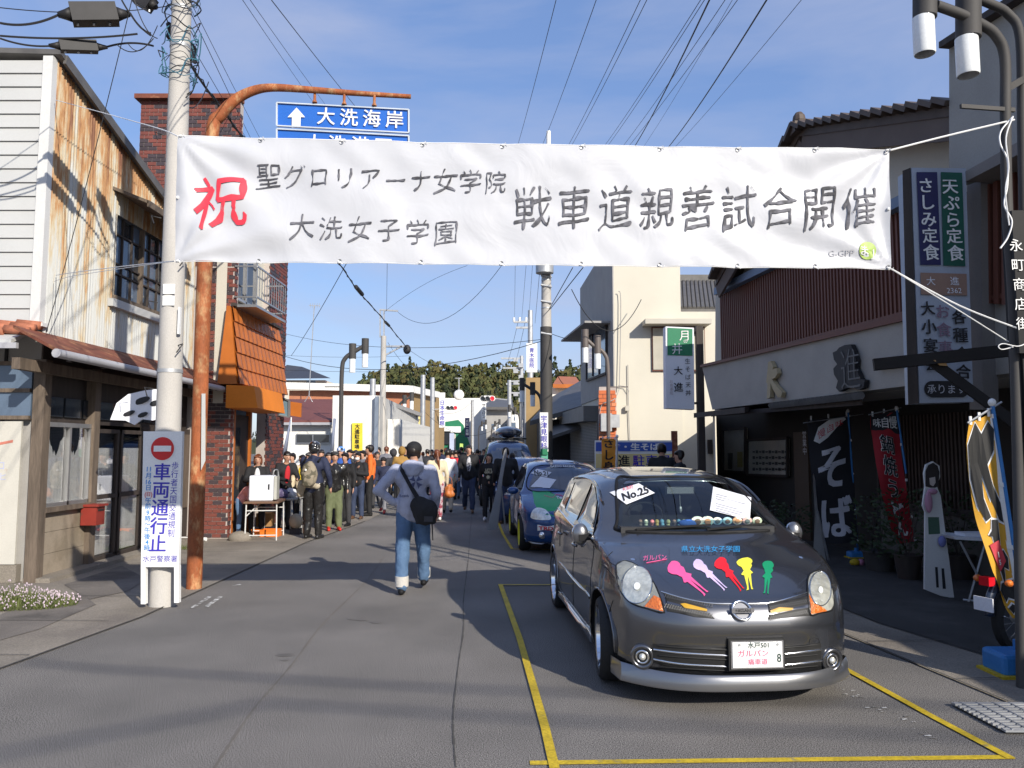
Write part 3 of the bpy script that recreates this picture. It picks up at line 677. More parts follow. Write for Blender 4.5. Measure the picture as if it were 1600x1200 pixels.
s1 = thing('bracket_sign', 'small grey blue hanging sign at the far corner of the orange awning', 'sign', at(448, 640, 17.6))
P = [at(px, py, 17.6) for px, py in ((434, 619), (452, 626), (452, 652), (434, 648))]
MB().prism(P, (0, .06, 0)).build('sign_panel', mat('slate_sign', (.13, .2, .24), .5), s1)
for a, b in ((0, 1), (1, 2), (2, 3), (3, 0)): MB().bar(P[a] + V((0, -.01, 0)), P[b] + V((0, -.01, 0)), .05, .03).build('frame', M['alu'], s1)
s2 = thing('orange_sign', 'small plain orange sign beside the grey blue hanging sign', 'sign', at(460, 640, 18.2))
P = [at(px, py, 18.2) for px, py in ((452, 627), (471, 630), (470, 652), (452, 649))]; MB().prism(P, (0, .06, 0)).build('sign_panel', M['orange_tile'], s2)

def pole(name_label, X, Y, h, r0, r1, m=None, group=None, lean=(0, 0), bands=()):
    t = thing('utility_pole', name_label, 'utility pole', (X, Y, 0), group=group)
    MB().tube([V((X + lean[0] * k / 6, Y + lean[1] * k / 6, h * k / 6)) for k in range(7)], [r0 + (r1 - r0) * k / 6 for k in range(7)], 20).build('shaft', m or M['pole'], t, smooth=50)
    for z in bands: MB().cyl(V((X + lean[0] * z / h, Y, z - .02)), V((X + lean[0] * z / h, Y, z + .02)), r0 * 1.04 + (r1 - r0) * z / h, n=20).build('band', M['galv'], t, smooth=50)
    return t
pb = G(254, 946); LP = pole('tall round concrete utility pole standing behind the no entry board', pb.x, pb.y, 11.5, .142, .082, lean=(-.06, 0), bands=(2.55, 6.3, 6.75))
for k in range(9):
    z = 2.35 + k * .48; s_ = 1 if k % 2 else -1
    mb = MB(); x0 = pb.x - .03 + s_ * .12; mb.tube([V((x0, pb.y - .06, z)), V((x0 + s_ * .0 + .08 * s_, pb.y - .12, z + .01)), V((x0 + .03 * s_, pb.y - .16, z - .09))], .007, 5); mb.build('step_bolt', M['wire'], LP)
for z in (3.32, 3.45): MB().box((pb.x - .0, pb.y - .128, z), (.13, .012, .11), rz=.0).build('sticker', M['sign_white'], LP)
MB().box((pb.x + .115, pb.y - .10, 3.1), (.02, .05, .3)).build('plate', M['sign_white'], LP)
rp = G(303, 920); A = thing('direction_sign', 'blue overhead direction sign hanging from a rusty bent pole', 'road sign', (rp.x, rp.y, 0))
Yp = rp.y
path = [V((rp.x, Yp, 0)), V((rp.x, Yp, 2)), V((rp.x, Yp, 4.0)), at(331, 212, Yp), at(345, 180, Yp), at(368, 156, Yp), at(395, 142, Yp), at(425, 137, Yp + .02), at(480, 140, Yp + .05), at(560, 146, Yp + .1), at(642, 151, Yp + .15)]
sp = spline(path, 5); zs = [p.z for p in sp]
MB().tube(sp, [.092 if i < 14 else max(.030, .085 - (i - 14) * .0016) for i in range(len(sp))], 14).build('bent_pole', M['rust_pipe'], A, smooth=60)
mb = MB(); mb.hexa([at(x, y, Yp + d) for x, y, d in ((315, 615, -.11), (321, 615, -.11), (321, 720, -.11), (314, 735, -.11), (315, 615, -.10), (321, 615, -.10), (321, 720, -.10), (314, 735, -.10))]); mb.build('sticker_remnant', M['siding'], A)
Ys = Yp + .1
for (x0, y0, x1, y1, nm) in ((433, 161, 639, 197, 'sign_panel'), (433, 202, 639, 262, 'sign_panel')):
    dy = 11
    P = [at(x0, y0, Ys), at(x1, y0 + dy, Ys), at(x1, y1 + dy, Ys), at(x0, y1, Ys)]
    b0 = MB().prism(P, (0, .03, 0)).build(nm, M['sign_blue'], A)
    mb = MB()
    for a, b in ((0, 1), (1, 2), (2, 3), (3, 0)): mb.bar(P[a] + V((0, -.012, 0)), P[b] + V((0, -.012, 0)), .02, .016)
    mb.build('edge_line', mat('sign_grey', (.5, .55, .6), .5), b0)
k = Yp / 1200.0 * 1.02
c0 = at(563, 184, Ys - .016); fr = frame(c0, (1, 0, -.052), (0, 0, 1))
mb = MB(); mb.text('大洗海岸', fr, 30 * k, step=(1.22, 0), bold=.025); mb.build('lettering', M['sign_white'], A)
c1 = at(463, 185, Ys - .016); mb = MB()
mb.add([c1 + V((x * k, 0, y * k)) for x, y in ((0, 18), (14, 2), (7, 2), (7, -15), (-7, -15), (-7, 2), (-14, 2))], [(6, 5, 4, 3, 2, 1, 0)]); mb.build('arrow', M['sign_white'], A)
c2 = at(545, 226, Ys - .016); MB().text('大洗港区', frame(c2, (1, 0, -.052), (0, 0, 1)), 30 * k, step=(1.22, 0), bold=.025).build('lettering', M['sign_white'], A)
for px, py in ((492, 148), (538, 151), (585, 153)):
    a = at(px, py - 4, Ys - .02); MB().tube([a, a - V((0, 0, .10)), a - V((0, 0, .14))], [.018, .018, .035], 8).build('hanger', M['rust_pipe'], A)
nb = thing('no_entry_board', 'tall white no entry board with blue writing and two legs', 'sign', G(252, 945))
Yn = 8.28; fx = lambda px, py, d=0: at(px, py, Yn + d)
P = [fx(224, 674), fx(285, 674), fx(279, 886), fx(220, 886)]
body = MB().prism(P, (0, .05, 0)).build('panel', M['sign_white'], nb)
for a, b, c, d in ((220, 884, 227, 944), (272, 884, 279, 942)):
    lg = [fx(a, b), fx(a + 7, b), fx(c if c < 230 else c, d), fx(c - 7, d)]
    MB().hexa([lg[3] + V((0, .0, 0)), lg[2], lg[2] + V((0, .06, 0)), lg[3] + V((0, .06, 0)), lg[0], lg[1], lg[1] + V((0, .06, 0)), lg[0] + V((0, .06, 0))]).build('leg', M['sign_white'], nb)
kk = Yn / 1200.0; up = V((0.024, 0, 1)).normalized(); fr0 = frame(fx(252, 780, -.003), (1, 0, 0), up)
def pf(px, py): q = fx(px, py, -.003); return frame(q, (1, 0, 0), up)
MB().text('車両通行止', pf(250, 793), 27.6 * kk, vertical=True, bold=.035).build('lettering', M['blue_ink'], nb)
MB().text('歩行者天国交通規制', pf(270.5, 780), 12.9 * kk, vertical=True, sx=.9).build('lettering', M['blue_ink'], nb)
mb = MB()
for i_, (ch, yy) in enumerate((('11', 733), ('月', 743), ('16', 753), ('日', 762), ('午', 782), ('前', 791), ('9', 801), ('時', 810), ('～', 819), ('午', 828), ('後', 838), ('4', 847), ('時', 856))):
    if len(ch) == 2 or ch in '94': mb.line(ch, pf(232.5 - i_ * .25, yy), 10 * kk, bold=.02)
    else: mb.text(ch, pf(232.5 - i_ * .25, yy), 9.8 * kk, bold=.02)
mb.build('lettering', M['light_blue_ink'], nb)
MB().line('(', pf(227.5, 772), 11 * kk).text('日', pf(232, 772), 7.5 * kk, bold=.02).line(')', pf(236.5, 772), 11 * kk).build('lettering', M['red_ink'], nb)
MB().text('水戸警察署', pf(250, 873), 10.8 * kk).build('lettering', M['blue_ink'], nb)
c = fx(254, 701, -.004); Mx = Matrix.Translation(c) @ Matrix.Rotation(R(90), 4, 'X')
MB().lathe([(0, 0), (19.5 * kk, 0)], Mx, 32).build('roundel', M['sign_white'], nb)
MB().lathe([(0, .002), (18 * kk, .002)], Mx, 32).build('roundel', mat('sign_red', (.58, .02, .02), .4), nb)
MB().box(c + V((0, -.004, 0)), (27 * kk, .001, 9 * kk)).build('bar', M['sign_white'], nb)

YL, YR = 5.2, 5.46
C00, C10, C11, C01 = at(273, 408, YL), at(1392, 420, YR), at(1390, 235, YR), at(278, 213, YL)
bn = thing('street_banner', 'long white cloth banner with red and black brush writing strung across the street', 'banner', (C00 + C10) / 2)
def wr(u, v):
    d = .018 * noise.noise(V((u * 9, v * 2.2, 1.3))) + .011 * noise.noise(V((u * 22 + v * 3, v * 4, 4.1))) + .012 * math.sin(u * 40 + 3 * math.sin(v * 3)) * max(0, v - .55) * .4
    for cu, cv in ((0, 1), (1, 1), (0, 0), (1, 0)):
        ang = math.atan2((v - cv), (u - cu) * 5.5); rr = math.hypot((u - cu) * 5.5, v - cv)
        d += .012 * math.sin(ang * 11 + 1) * math.exp(-((rr - .55) / .6) ** 2)
    return d
def bnp(u, v, e=0.0):
    sag_t = -.018 * math.sin(math.pi * u) + .006 * abs(math.sin(u * 9 * math.pi / 1)); sag_b = .008 * abs(math.sin(u * 9 * math.pi)) 
    p = C00.lerp(C10, u).lerp(C01.lerp(C11, u), v); p.z += sag_t * v - 0.0 * (1 - v) + sag_b * (1 - v)
    p.y += wr(u, v) - e
    return p
mb = MB(); nu, nv = 220, 40
mb.add([bnp(i / nu, j / nv) for j in range(nv + 1) for i in range(nu + 1)], [(j * (nu + 1) + i, j * (nu + 1) + i + 1, (j + 1) * (nu + 1) + i + 1, (j + 1) * (nu + 1) + i) for j in range(nv) for i in range(nu)])
def banner_mat():
    m = mat('banner_cloth', (0.49, 0.50, 0.53), 0.45, var=.03, scale=3, fine=0.01, bump=.0)
    t = m.node_tree; n = t.nodes; l = t.links.new; b = n['Principled BSDF']
    tc = n.new('ShaderNodeTexCoord'); k = n.new('ShaderNodeTexNoise'); k.inputs['Scale'].default_value = 2.4; k.inputs['Detail'].default_value = 3; k.inputs['Distortion'].default_value = 1.6
    l(tc.outputs['Object'], k.inputs[0]); bp = n.new('ShaderNodeBump'); bp.inputs['Strength'].default_value = .12; bp.inputs['Distance'].default_value = .06
    l(k.outputs[0], bp.inputs['Height']); l(bp.outputs[0], b.inputs['Normal']); return m
clo = mb.build('cloth', banner_mat(), bn, smooth=True)
CW, CH = (C10 - C00).length, (C01 - C00).length
def bpx(px, py):     # (u, v) of a pixel on the banner
    v = .5
    for _ in range(3):
        xl, xr = 273 + 5 * v, 1392 - 2 * v; u = (px - xl) / (xr - xl)
        yb, yt = 408 + 12 * u, 213 + 22 * u; v = (yb - py) / (yb - yt)
    return u, v
def bfn(px, py, rot=0.0):
    u0, v0 = bpx(px, py)
    return lambda x, y: bnp(u0 + x / CW, v0 + y / CH, .006)
pxm = YL / 1200.0 * 1.01
def brush(chars, pts, size, m, sx=1.0, bold=0, shear=.13, jit=.08, nib=.008):
    mb = MB()
    for i, (ch, (px, py)) in enumerate(zip(chars, pts)):
        f = bfn(px, py)
        for k in range(1):
            u0, v0 = bpx(px, py)
            g = (lambda x, y, u0=u0, v0=v0: bnp(u0 + x / CW, v0 + y / CH, .007))
            rg = random.Random(i * 31 + ord(ch)); sz = size * rg.uniform(.93, 1.07)
            random.seed(0); mb.text(ch, g, sz, sx=sx * rg.uniform(.92, 1.04), shear=shear, jit=jit, fine=True, nib=nib)
    return mb.build('lettering', m, bn)
brush('祝', [(343, 318)], 96 * pxm, M['red_ink'], nib=.026, jit=.10, shear=.20)
brush('聖グロリアーナ女学院', [(414 + i * 38.6, 275 + i * .95 + (2 if i == 5 else 0)) for i in range(10)], 41 * pxm, M['grey_ink'], sx=.92)
brush('大洗女子学園', [(465 + i * 44, 356 + i * 1.6) for i in range(6)], 42 * pxm, M['grey_ink'], sx=.9)
brush('戦車道親善試合開催', [(819 + i * 65.3, 325 + i * .1) for i in range(9)], 78 * pxm, M['grey_ink'], sx=.78, nib=.012, shear=.14)
f = bfn(1312, 397); MB().line('G-GPP', f, 15 * pxm).build('lettering', mat('pale_ink', (.42, .42, .44), .6), bn)
u0, v0 = bpx(1354, 393); mb = MB(); r_ = 15 * pxm
mb.add([bnp(u0, v0, .006)] + [bnp(u0 + r_ * math.cos(a) / CW, v0 + r_ * math.sin(a) / CH, .006) for a in [i * math.pi / 14 for i in range(28)]], [(0, 1 + i, 1 + (i + 1) % 28) for i in range(28)])
mb.build('round_mark', mat('lime', (.38, .52, .12), .5), bn)
MB().text('ま', bfn(1348, 393), 19 * pxm, bold=.02).line('J', bfn(1362, 393), 26 * pxm, bold=-.01).build('lettering', M['sign_white'], bn)
for u in [i / 9 for i in range(10)]:       # grommets with a knot of cord
    for v in (0.985, .015):
        p = bnp(min(max(u, .004), .996), v, .004)
        mb = MB(); mb.lathe([(.006, 0), (.013, .002), (.014, -.001)], Matrix.Translation(p) @ Matrix.Rotation(R(90), 4, 'X'), 10); mb.build('grommet', M['alu'], bn)
        e = V((0, 0, .012 if v > .5 else -.012)); mb = MB(); mb.ell(p + e + V((0, -.004, 0)), (.014, .008, .008), 8, 5); mb.tube([p + e, p + e + V((.02, -.008, e.z * 1.1)), p + e + V((.034, -.004, -.3 * e.z))], .0022, 4); mb.build('cord_knot', M['rope'], bn)
for v in (.5,):
    for u in (.003, .997):
        p = bnp(u, v, .004); mb = MB(); mb.ell(p, (.012, .01, .012), 8, 5); mb.build('cord_knot', M['rope'], bn)
mb = MB(); mb.tube([bnp(i / 40, 1.0, -.004) + V((0, 0, .004)) for i in range(41)], .0045, 5); mb.tube([bnp(i / 40, 0.0, -.004) - V((0, 0, .004)) for i in range(41)], .004, 5); mb.build('edge_cord', M['rope'], bn)
def ropeo(label, pts, r=.0045, n=8):
    sp = spline(pts, n); mb = MB(); mb.tube(sp, r, 5)
    o = mb.build('rope', M['rope']); return tag(o, label, 'rope', 'white cords holding the banner')
ropeo('white cord from the upper left banner corner past the round pole to the white siding', [C01, at(245, 200, 6.2), at(160, 176, 8.0), onX(86, 156, XA + .03)])
ropeo('white cord from the lower left banner corner to the timber house', [C00, at(210, 414, 6.6), at(120, 425, 8.2), onX(88, 430, XA + .03)])
ropeo('thin second white cord under the lower left banner corner', [C00, at(200, 418, 6.4), at(110, 432, 8.2), onX(84, 440, XA + .03)], .003)
def street_lamp(label, X, Y, h, side, span, r=.06, group=None, rz=0.0, m=None, gl=(.11, .42), drop=.4, lamps=2):
    t = thing('street_lamp', label, 'street lamp', (X, Y, 0), rz, group); m = m or M['pole_dark']; S = side
    P = spline([(0, 0, 0), (0, 0, h * .5), (0, 0, h - .75), (S * .10, 0, h - .32), (S * .42, 0, h - .08), (S * span, 0, h + .12)], 6)
    MB().tube(P, r, 10).build('column', m, t, world=False, smooth=50)
    MB().cyl((0, 0, 0), (0, 0, .5), r * 1.5).build('column_base', m, t, world=False, smooth=50)
    MB().bar((0, 0, h - 1.25), (S * -.55 if lamps == 2 else -.5, 0, h - 1.25), .03, .03).build('flag_bar', m, t, world=False)
    for k in range(2):
        x = S * (span * (.45 if k == 0 else 1.0)); z = h + (-.05 if k == 0 else .12)
        b = MB().cyl((x, 0, z - .28), (x, 0, z + .22), gl[0] * .9, n=14).build('lamp_housing', m, t, world=False, smooth=50)
        MB().tube([(x, 0, z - .28), (x, 0, z - .28 - gl[1])], [gl[0] * .78, gl[0] * .78], 16).build('lamp_tube', M['lamp_glass'], b, world=False, smooth=50)
    return t
lp = thing('street_lamp', 'tall dark double tube street lamp with two frosted cylinders at the right edge', 'street lamp', (3.83, 5.55, 0))
Yl = 5.6
pA = spline([G(1597, 1075), at(1594, 900, Yl), at(1590, 700, Yl), at(1584, 480, Yl), at(1574, 330, Yl), at(1571, 180, Yl), at(1570, 90, Yl), at(1556, 55, Yl - .02), at(1533, 38, Yl - .04), at(1500, 22, Yl - .08), at(1462, 8, Yl - .15)], 5)
MB().tube(pA, .037, 12).build('column', M['pole_dark'], lp, smooth=60)
pB = spline([at(1600, 330, Yl + .12), at(1597, 200, Yl + .12), at(1594, 60, Yl + .1), at(1575, 22, Yl + .1), at(1545, 5, Yl + .05), at(1500, -12, Yl)], 5)
MB().tube(pB, .034, 12).build('column_arm', M['pole_dark'], lp, smooth=60)
for (x, y0, y1, y2, w_, d) in ((1445, -40, 28, 85, 17.5, -.12), (1513, -10, 60, 118, 18.5, -.02)):
    a, b, c = at(x, y0, Yl + d), at(x, y1, Yl + d), at(x, y2, Yl + d); q = w_ * Yl / 1200
    hs = MB().cyl(b, a, q * 1.02, n=20).build('lamp_housing', M['pole_dark'], lp, smooth=50)
    MB().lathe([(q * .86, 0), (q * .92, .01), (q * .92, (b - c).length), ], Matrix.Translation(c), 24).build('lamp_tube', M['lamp_glass'], hs, smooth=True)
    mb = MB(); mb.lathe([(q * .85, .01), (q * .85, .2)], Matrix.Translation(c), 24); mb.build('tube_inside', mat('lamp_in', (.5, .5, .5), .4), hs, smooth=True)
MB().bar(at(1501, 166, Yl - .1), at(1585, 172, Yl), .02, .03).build('flag_bar', M['pole_dark'], lp)
MB().bar(at(1570, 140, Yl), at(1602, 122, Yl + .1), .04, .05).build('bracket', M['pole_dark'], lp)
tp = thing('steel_post', 'broad black steel post with white vertical writing at the right edge', 'post', (3.93, 5.62, 0))
MB().box((at(1617, 800, 5.62).x, 5.62, 1.72), (.16, .16, 3.44)).build('shaft', M['black'], tp)
MB().box(at(1602, 440, 5.50), (.16, .03, 1.05)).build('name_plate', M['black'], tp)
MB().text('永町商店街', frame(at(1593, 444, 5.475), (1, 0, 0), (-.03, 0, 1)), 21.5 * 5.5 / 1200, step=(0, -1.46)).build('lettering', M['sign_white'], tp)
ropeo('taut white cord from the upper right banner corner to the double tube lamp', [C11, at(1480, 212, 5.5), at(1585, 187, 5.58)], .0065)
ropeo('upper white cord from the lower right banner corner to the black post', [C10, at(1500, 478, 5.5), at(1604, 518, 5.5)], .006)
ropeo('lower white cord from the lower right banner corner to the lamp column', [C10, at(1490, 480, 5.5), at(1576, 534, 5.56)], .004)
ropeo('loose knotted white cord dangling from the lamp column', [at(1583, 182, 5.48), at(1564, 205, 5.47), at(1563, 225, 5.47), at(1574, 250, 5.47), at(1574, 290, 5.47), at(1569, 320, 5.47), at(1581, 345, 5.47), at(1575, 370, 5.47), at(1563, 388, 5.46)], .006)
ropeo('shorter loose white cord looped beside the lamp column', [at(1583, 182, 5.46), at(1572, 215, 5.45), at(1576, 262, 5.45), at(1571, 300, 5.45), at(1577, 352, 5.45)], .005)
ropeo('small white cord loop tied to the lamp column below the writing', [at(1583, 542, 5.48), at(1566, 546, 5.46), at(1560, 541, 5.46), at(1568, 537, 5.46), at(1590, 541, 5.46), at(1604, 536, 5.5)], .004)

def px_lamp(label, px, py_base, Y, py_top, side, span, **kw):
    p = at(px, 700, Y); h = at(px, py_top, Y).z; return street_lamp(label, p.x, Y, h, side, span, **kw)
px_lamp('dark street lamp with two white tubes before the yellow sign wall', 532, 0, 25, 545, 1, .75, r=.07, gl=(.13, .45))
px_lamp('grey street lamp with two white tubes in front of the orange brick pillar', 951, 0, 21, 534, -1, .62, r=.055, m=mat('lamp_brown', (.12, .10, .09), .5))
px_lamp('street lamp beyond the white wall, left of the two thin poles', 622, 0, 44, 622, 1, .75, r=.07, gl=(.14, .5))
px_lamp('street lamp before the ochre wall, just left of the dark utility pole', 846, 0, 30, 604, -1, .75, gl=(.12, .45))
px_lamp('distant street lamp on the right side beside the far white houses', 812, 0, 52, 640, -1, .7)
px_lamp('farthest street lamp standing near the white and green shop', 748, 0, 75, 661, 1, .7)
px_lamp('small far street lamp just right of the blue shop sign', 768, 0, 68, 661, 1, .7)

def block(name, label, cat, px0, px1, py_top, Y, m, depth=8, zb=0.0, skew=0, py_top2=None):
    a, b = at(px0, py_top, Y), at(px1, py_top if py_top2 is None else py_top2, Y + skew)
    t = thing(name, label, cat, (a.x, Y, 0))
    mb = MB(); p = [V((a.x, Y, zb)), V((b.x, Y + skew, zb)), V((b.x, Y + depth, zb)), V((a.x, Y + depth, zb)), V((a.x, Y, a.z)), V((b.x, Y + skew, b.z)), V((b.x, Y + depth, b.z)), V((a.x, Y + depth, a.z))]
    mb.hexa(p); mb.build('wall', m, t); return t, a, b
def win(t, px0, px1, py0, py1, Y, m='window_dark', frame_m='alu', cols=1, dx=.0):
    a, b = at(px0, py0, Y - .03), at(px1, py1, Y - .03)
    w_ = MB().box(((a.x + b.x) / 2, Y - .02, (a.z + b.z) / 2), (b.x - a.x, .05, a.z - b.z)).build('window', M[frame_m], t)
    n = cols; wd = (b.x - a.x) / n; q = min(.05, wd * .12)
    for i in range(n): MB().box((a.x + wd * (i + .5), Y - .045, (a.z + b.z) / 2), (wd - q, .02, a.z - b.z - q * 1.6)).build('pane', M[m], w_)
    return w_
t, a, b = block('white_hall', 'low white hall with a dark red roof and a long dark window', 'building', 425, 521, 660, 36, M['white_wall'], 10)
p = [at(425, 662, 35.6), at(521, 662, 35.6), at(521, 628, 41), at(425, 628, 41)]
MB().hexa(p + [q + V((0, 0, .15)) for q in p]).build('roof', M['red_roof'], t)
MB().bar(p[0], p[1], .12, .12).build('gutter', M['gutter'], t); win(t, 463, 515, 678, 693, 35.95, cols=2)
t, a, b = block('white_block', 'plain white flat roofed building carrying the yellow vertical sign', 'building', 520, 589, 618, 30, M['white_wall'], .3)
bb1 = at(589, 618, 30); bb2 = at(645, 665, 46)
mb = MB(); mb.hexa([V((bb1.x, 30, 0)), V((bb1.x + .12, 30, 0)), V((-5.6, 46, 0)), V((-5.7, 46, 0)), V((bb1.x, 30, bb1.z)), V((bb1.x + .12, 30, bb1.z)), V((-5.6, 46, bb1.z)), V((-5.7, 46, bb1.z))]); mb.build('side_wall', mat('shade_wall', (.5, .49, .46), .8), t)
MB().box((bb1.x - .87, 37.8, bb1.z - .1), (1.7, 15, .2)).build('roof', M['grey_wall'], t)
MB().box((bb1.x + .35, 38, bb1.z - 1.7), (.5, 12, 1.7)).build('canopy', M['white_wall'], t)
MB().box((bb1.x + .45, 37, bb1.z - 2.7), (.7, 8, .25)).build('canopy_underside', M['grey_wall'], t)
ys = thing('yellow_sign', 'yellow vertical parking sign on the plain white wall', 'sign', at(558, 700, 29.9))
P = [at(550, 661, 29.9), at(566, 661, 29.9), at(566, 704, 29.9), at(550, 704, 29.9)]
MB().prism(P, (0, .06, 0)).build('sign_panel', mat('sign_yellow', (.78, .60, .05), .5), ys)
MB().text('大進駐車場', frame(at(558, 682, 29.88), (1, 0, 0), (0, 0, 1)), 7.9 * 30 / 1200, vertical=True, bold=.03).build('lettering', M['ink'], ys)
MB().box((at(588, 660, 29.8).x, 29.85, 1.9), (.14, .14, 3.6)).build('down_pipe', mat('slate', (.2, .24, .3), .5), t)
t, a, b = block('terracotta_store', 'long flat roofed store with a terracotta wall and white roof edge', 'building', 452, 640, 610, 62, M['terracotta'], 18)
e = [at(448, 603, 61.5), at(640, 608, 61.5), at(683, 617, 72)]
mb = MB(); mb.bar(e[0], e[1], .5, .55).bar(e[1], e[2], .5, .55); mb.build('roof_edge', M['white_wall'], t)
mb = MB(); q0, q1 = at(640, 611, 62), at(686, 620, 74); mb.hexa([V((q0.x, 62, 0)), V((q1.x, 74, 0)), V((q1.x, 80, 0)), V((q0.x, 70, 0)), q0, q1, q1 + V((0, 6, 0)), q0 + V((0, 8, 0))]); mb.build('side_wall', M['tan'], t)
for px in (470, 560, 600): MB().box((at(px, 625, 61.9).x, 61.95, 3), (.06, .04, 6)).build('wall_joint', M['red_roof'], t)
t, a, b = block('blue_roofed_house', 'cream two storey house with a dark blue hipped roof behind the white roof edge', 'house', 436, 508, 594, 75, M['cream'], 8)
c = [at(430, 592, 74), at(517, 591, 74), at(500, 587, 84), at(440, 587, 84)]; r1_, r2_ = at(448, 570, 78), at(472, 573, 79)
mb = MB(); mb.add(c + [r1_, r2_], [(0, 1, 5, 4), (1, 2, 5), (2, 3, 4, 5), (3, 0, 4)]); mb.build('roof', M['blue_roof'], t)
win(t, 479, 493, 594, 603, 75, 'window_blue'); win(t, 441, 449, 595, 604, 75, 'window_dark')
t, a, b = block('beige_shop', 'small beige shop front with a brown hanging sign beyond the white block', 'shop', 610, 648, 632, 50, M['cream'], 10, py_top2=644, skew=8)
mb = MB(); mb.box(at(633, 668, 49), (1.1, .2, 1.6)); mb.build('sign_panel', M['brown_sheet'], t); mb = MB(); mb.box(at(641, 668, 48.8), (.5, .2, 1.5)); mb.build('sign_panel', M['cream_grey'], t)
MB().box(at(620, 700, 48), (2.2, .3, 2.4)).build('shop_window', M['dark'], t)
t2 = thing('pale_yellow_sign', 'pale yellow vertical shop sign left of the two thin grey poles', 'sign', at(653, 690, 48))
MB().box(at(653, 663, 48), (.4, .12, 1.35)).build('sign_panel', mat('pale_yellow', (.75, .62, .25), .6), t2)
MB().text('酒の店', frame(at(653, 663, 47.9), (1, 0, 0), (0, 0, 1)), .22, vertical=True).build('lettering', M['ink'], t2) if False else None
MB().add([at(650, 655, 47.9), at(656, 655, 47.9), at(653, 662, 47.9)], [(0, 2, 1)]).build('mark', M['ink'], t2)
t, a, b = block('white_green_shop', 'large white building at the end of the street with a green front', 'building', 683, 762, 622, 95, M['white_wall'], 15)
g = [at(690, 660, 94.8), at(716, 656, 94.8), at(724, 664, 94.8), at(734, 695, 94.8), at(734, 712, 94.8), at(690, 712, 94.8)]
MB().prism(g, (0, .15, 0)).build('green_front', M['green_paint'], t)
MB().box(at(703, 671, 94.6), (2.7, .1, .75)).build('shop_board', M['sign_white'], t)
MB().box(at(694, 684, 94.6), (1.6, .1, 1.6)).build('shop_window', M['window_dark'], t)
MB().box(at(707, 695, 94.6), (.8, .1, 2.6)).build('entrance', M['cream_grey'], t)
t, a, b = block('white_house', 'far white house right of the green front, with small windows', 'house', 760, 800, 640, 88, M['grey_wall'], 12)
for px in (768, 778, 788): win(t, px, px + 5, 662, 671, 88, 'window_blue')
for px in (764, 781): win(t, px, px + 9, 682, 692, 88, 'window_dark')
t, a, b = block('far_white_house', 'narrow pale house farthest right under the tiled roof before the wood', 'house', 795, 822, 648, 80, M['white_wall'], 12)
win(t, 799, 806, 660, 669, 80, 'window_blue'); win(t, 799, 812, 680, 692, 80, 'window_dark')
p = [at(758, 640, 87), at(803, 640, 87), at(800, 627, 95), at(766, 627, 95)]; MB().hexa(p + [q + V((0, 0, .3)) for q in p]).build('roof', M['tile'], t)
def vsign(label, px, py, Y, w_, h_, m, chars='', mi='ink', size=None, tilt=0):
    t = thing('shop_sign', label, 'sign', (at(px, py, Y).x, Y, 0)); q = Y / 1200
    MB().box(at(px, py, Y), (w_ * q, .12, h_ * q)).build('sign_panel', m, t)
    if chars: MB().text(chars, frame(at(px, py, Y - .08), (1, 0, 0), (0, 0, 1)), (size or h_ / (len(chars) + .6)) * q, vertical=True, bold=.02).build('lettering', M[mi], t)
    return t
vsign('white vertical sign with blue characters before the green front', 691, 645, 62, 9, 46, M['sign_white'], '日本生命館', 'blue_ink', 8)
vsign('small square white sign box above the vertical white sign', 691, 619, 62.5, 9, 11, M['sign_white'])
vsign('dark blue vertical sign with white characters right of the green front', 730, 668, 60, 7, 30, M['navy'], '真製一茶舗', 'sign_white', 5)
vsign('narrow white vertical sign with black characters under the larger traffic light', 756, 642, 58, 7, 28, M['sign_white'], 'サンロン', 'ink', 6)
vsign('hanging cloth sign with blue pattern at the green shop entrance', 706, 690, 85, 7, 26, mat('pale_blue_cloth', (.45, .5, .65), .7))
vsign('small yellow green sign behind the crowd', 721, 699, 60, 5, 12, mat('lime_sign', (.45, .6, .15), .5))
def signal(label, px, py, Y, wpx, arm_to):
    c = at(px, py, Y); q = Y / 1200; t = thing('traffic_light', label, 'traffic light', (c.x, Y, 0)); w_ = wpx * q; h_ = w_ * .37
    pts = []
    for k in range(24):
        a = 2 * math.pi * k / 24; pts.append(c + V((math.cos(a) * h_ / 2 + (w_ / 2 - h_ / 2) * (1 if math.cos(a) > 0 else -1), 0, math.sin(a) * h_ / 2)))
    MB().prism(pts, (0, .2, 0)).build('housing', M['sign_white'], t)
    for i, m in enumerate(('window_dark', 'window_dark', 'lit')):
        x = (i - 1) * w_ * .31; mb = MB(); mb.lathe([(0, 0), (h_ * .36, 0)], Matrix.Translation(c + V((x, -.03, 0))) @ Matrix.Rotation(R(90), 4, 'X'), 16)
        l_ = mb.build('lamp', mat('red_signal', (.95, .03, .05), .4, emit=.9) if m == 'lit' else M['window_dark'], t)
        mb = MB(); mb.lathe([(h_ * .40, 0), (h_ * .40, .25)], Matrix.Translation(c + V((x, -.02, 0))) @ Matrix.Rotation(R(90), 4, 'X'), 16); mb.build('visor', M['galv'], l_)
    MB().bar(c + V((w_ / 2, .1, 0)), at(arm_to[0], arm_to[1], Y), .08, .08).build('arm', M['galv'], t)
signal('nearer traffic light with its red lamp lit, on the arm from the right pole', 762, 622.5, 55, 24, (796, 625))
signal('farther and smaller red traffic light below and left of the other', 706, 637, 72, 19, (672, 640))
t, a, b = block('ochre_house', 'narrow ochre and grey two storey house left of the dark utility pole', 'house', 822, 850, 590, 36, M['tan'], 14)
x0 = at(822, 650, 36).x; mb = MB(); mb.box((x0 - .03, 43, at(822, 592, 36).z / 2 - .1), (.06, 14, at(822, 592, 36).z - .3)); mb.build('street_wall', M['grey_wall'], t)
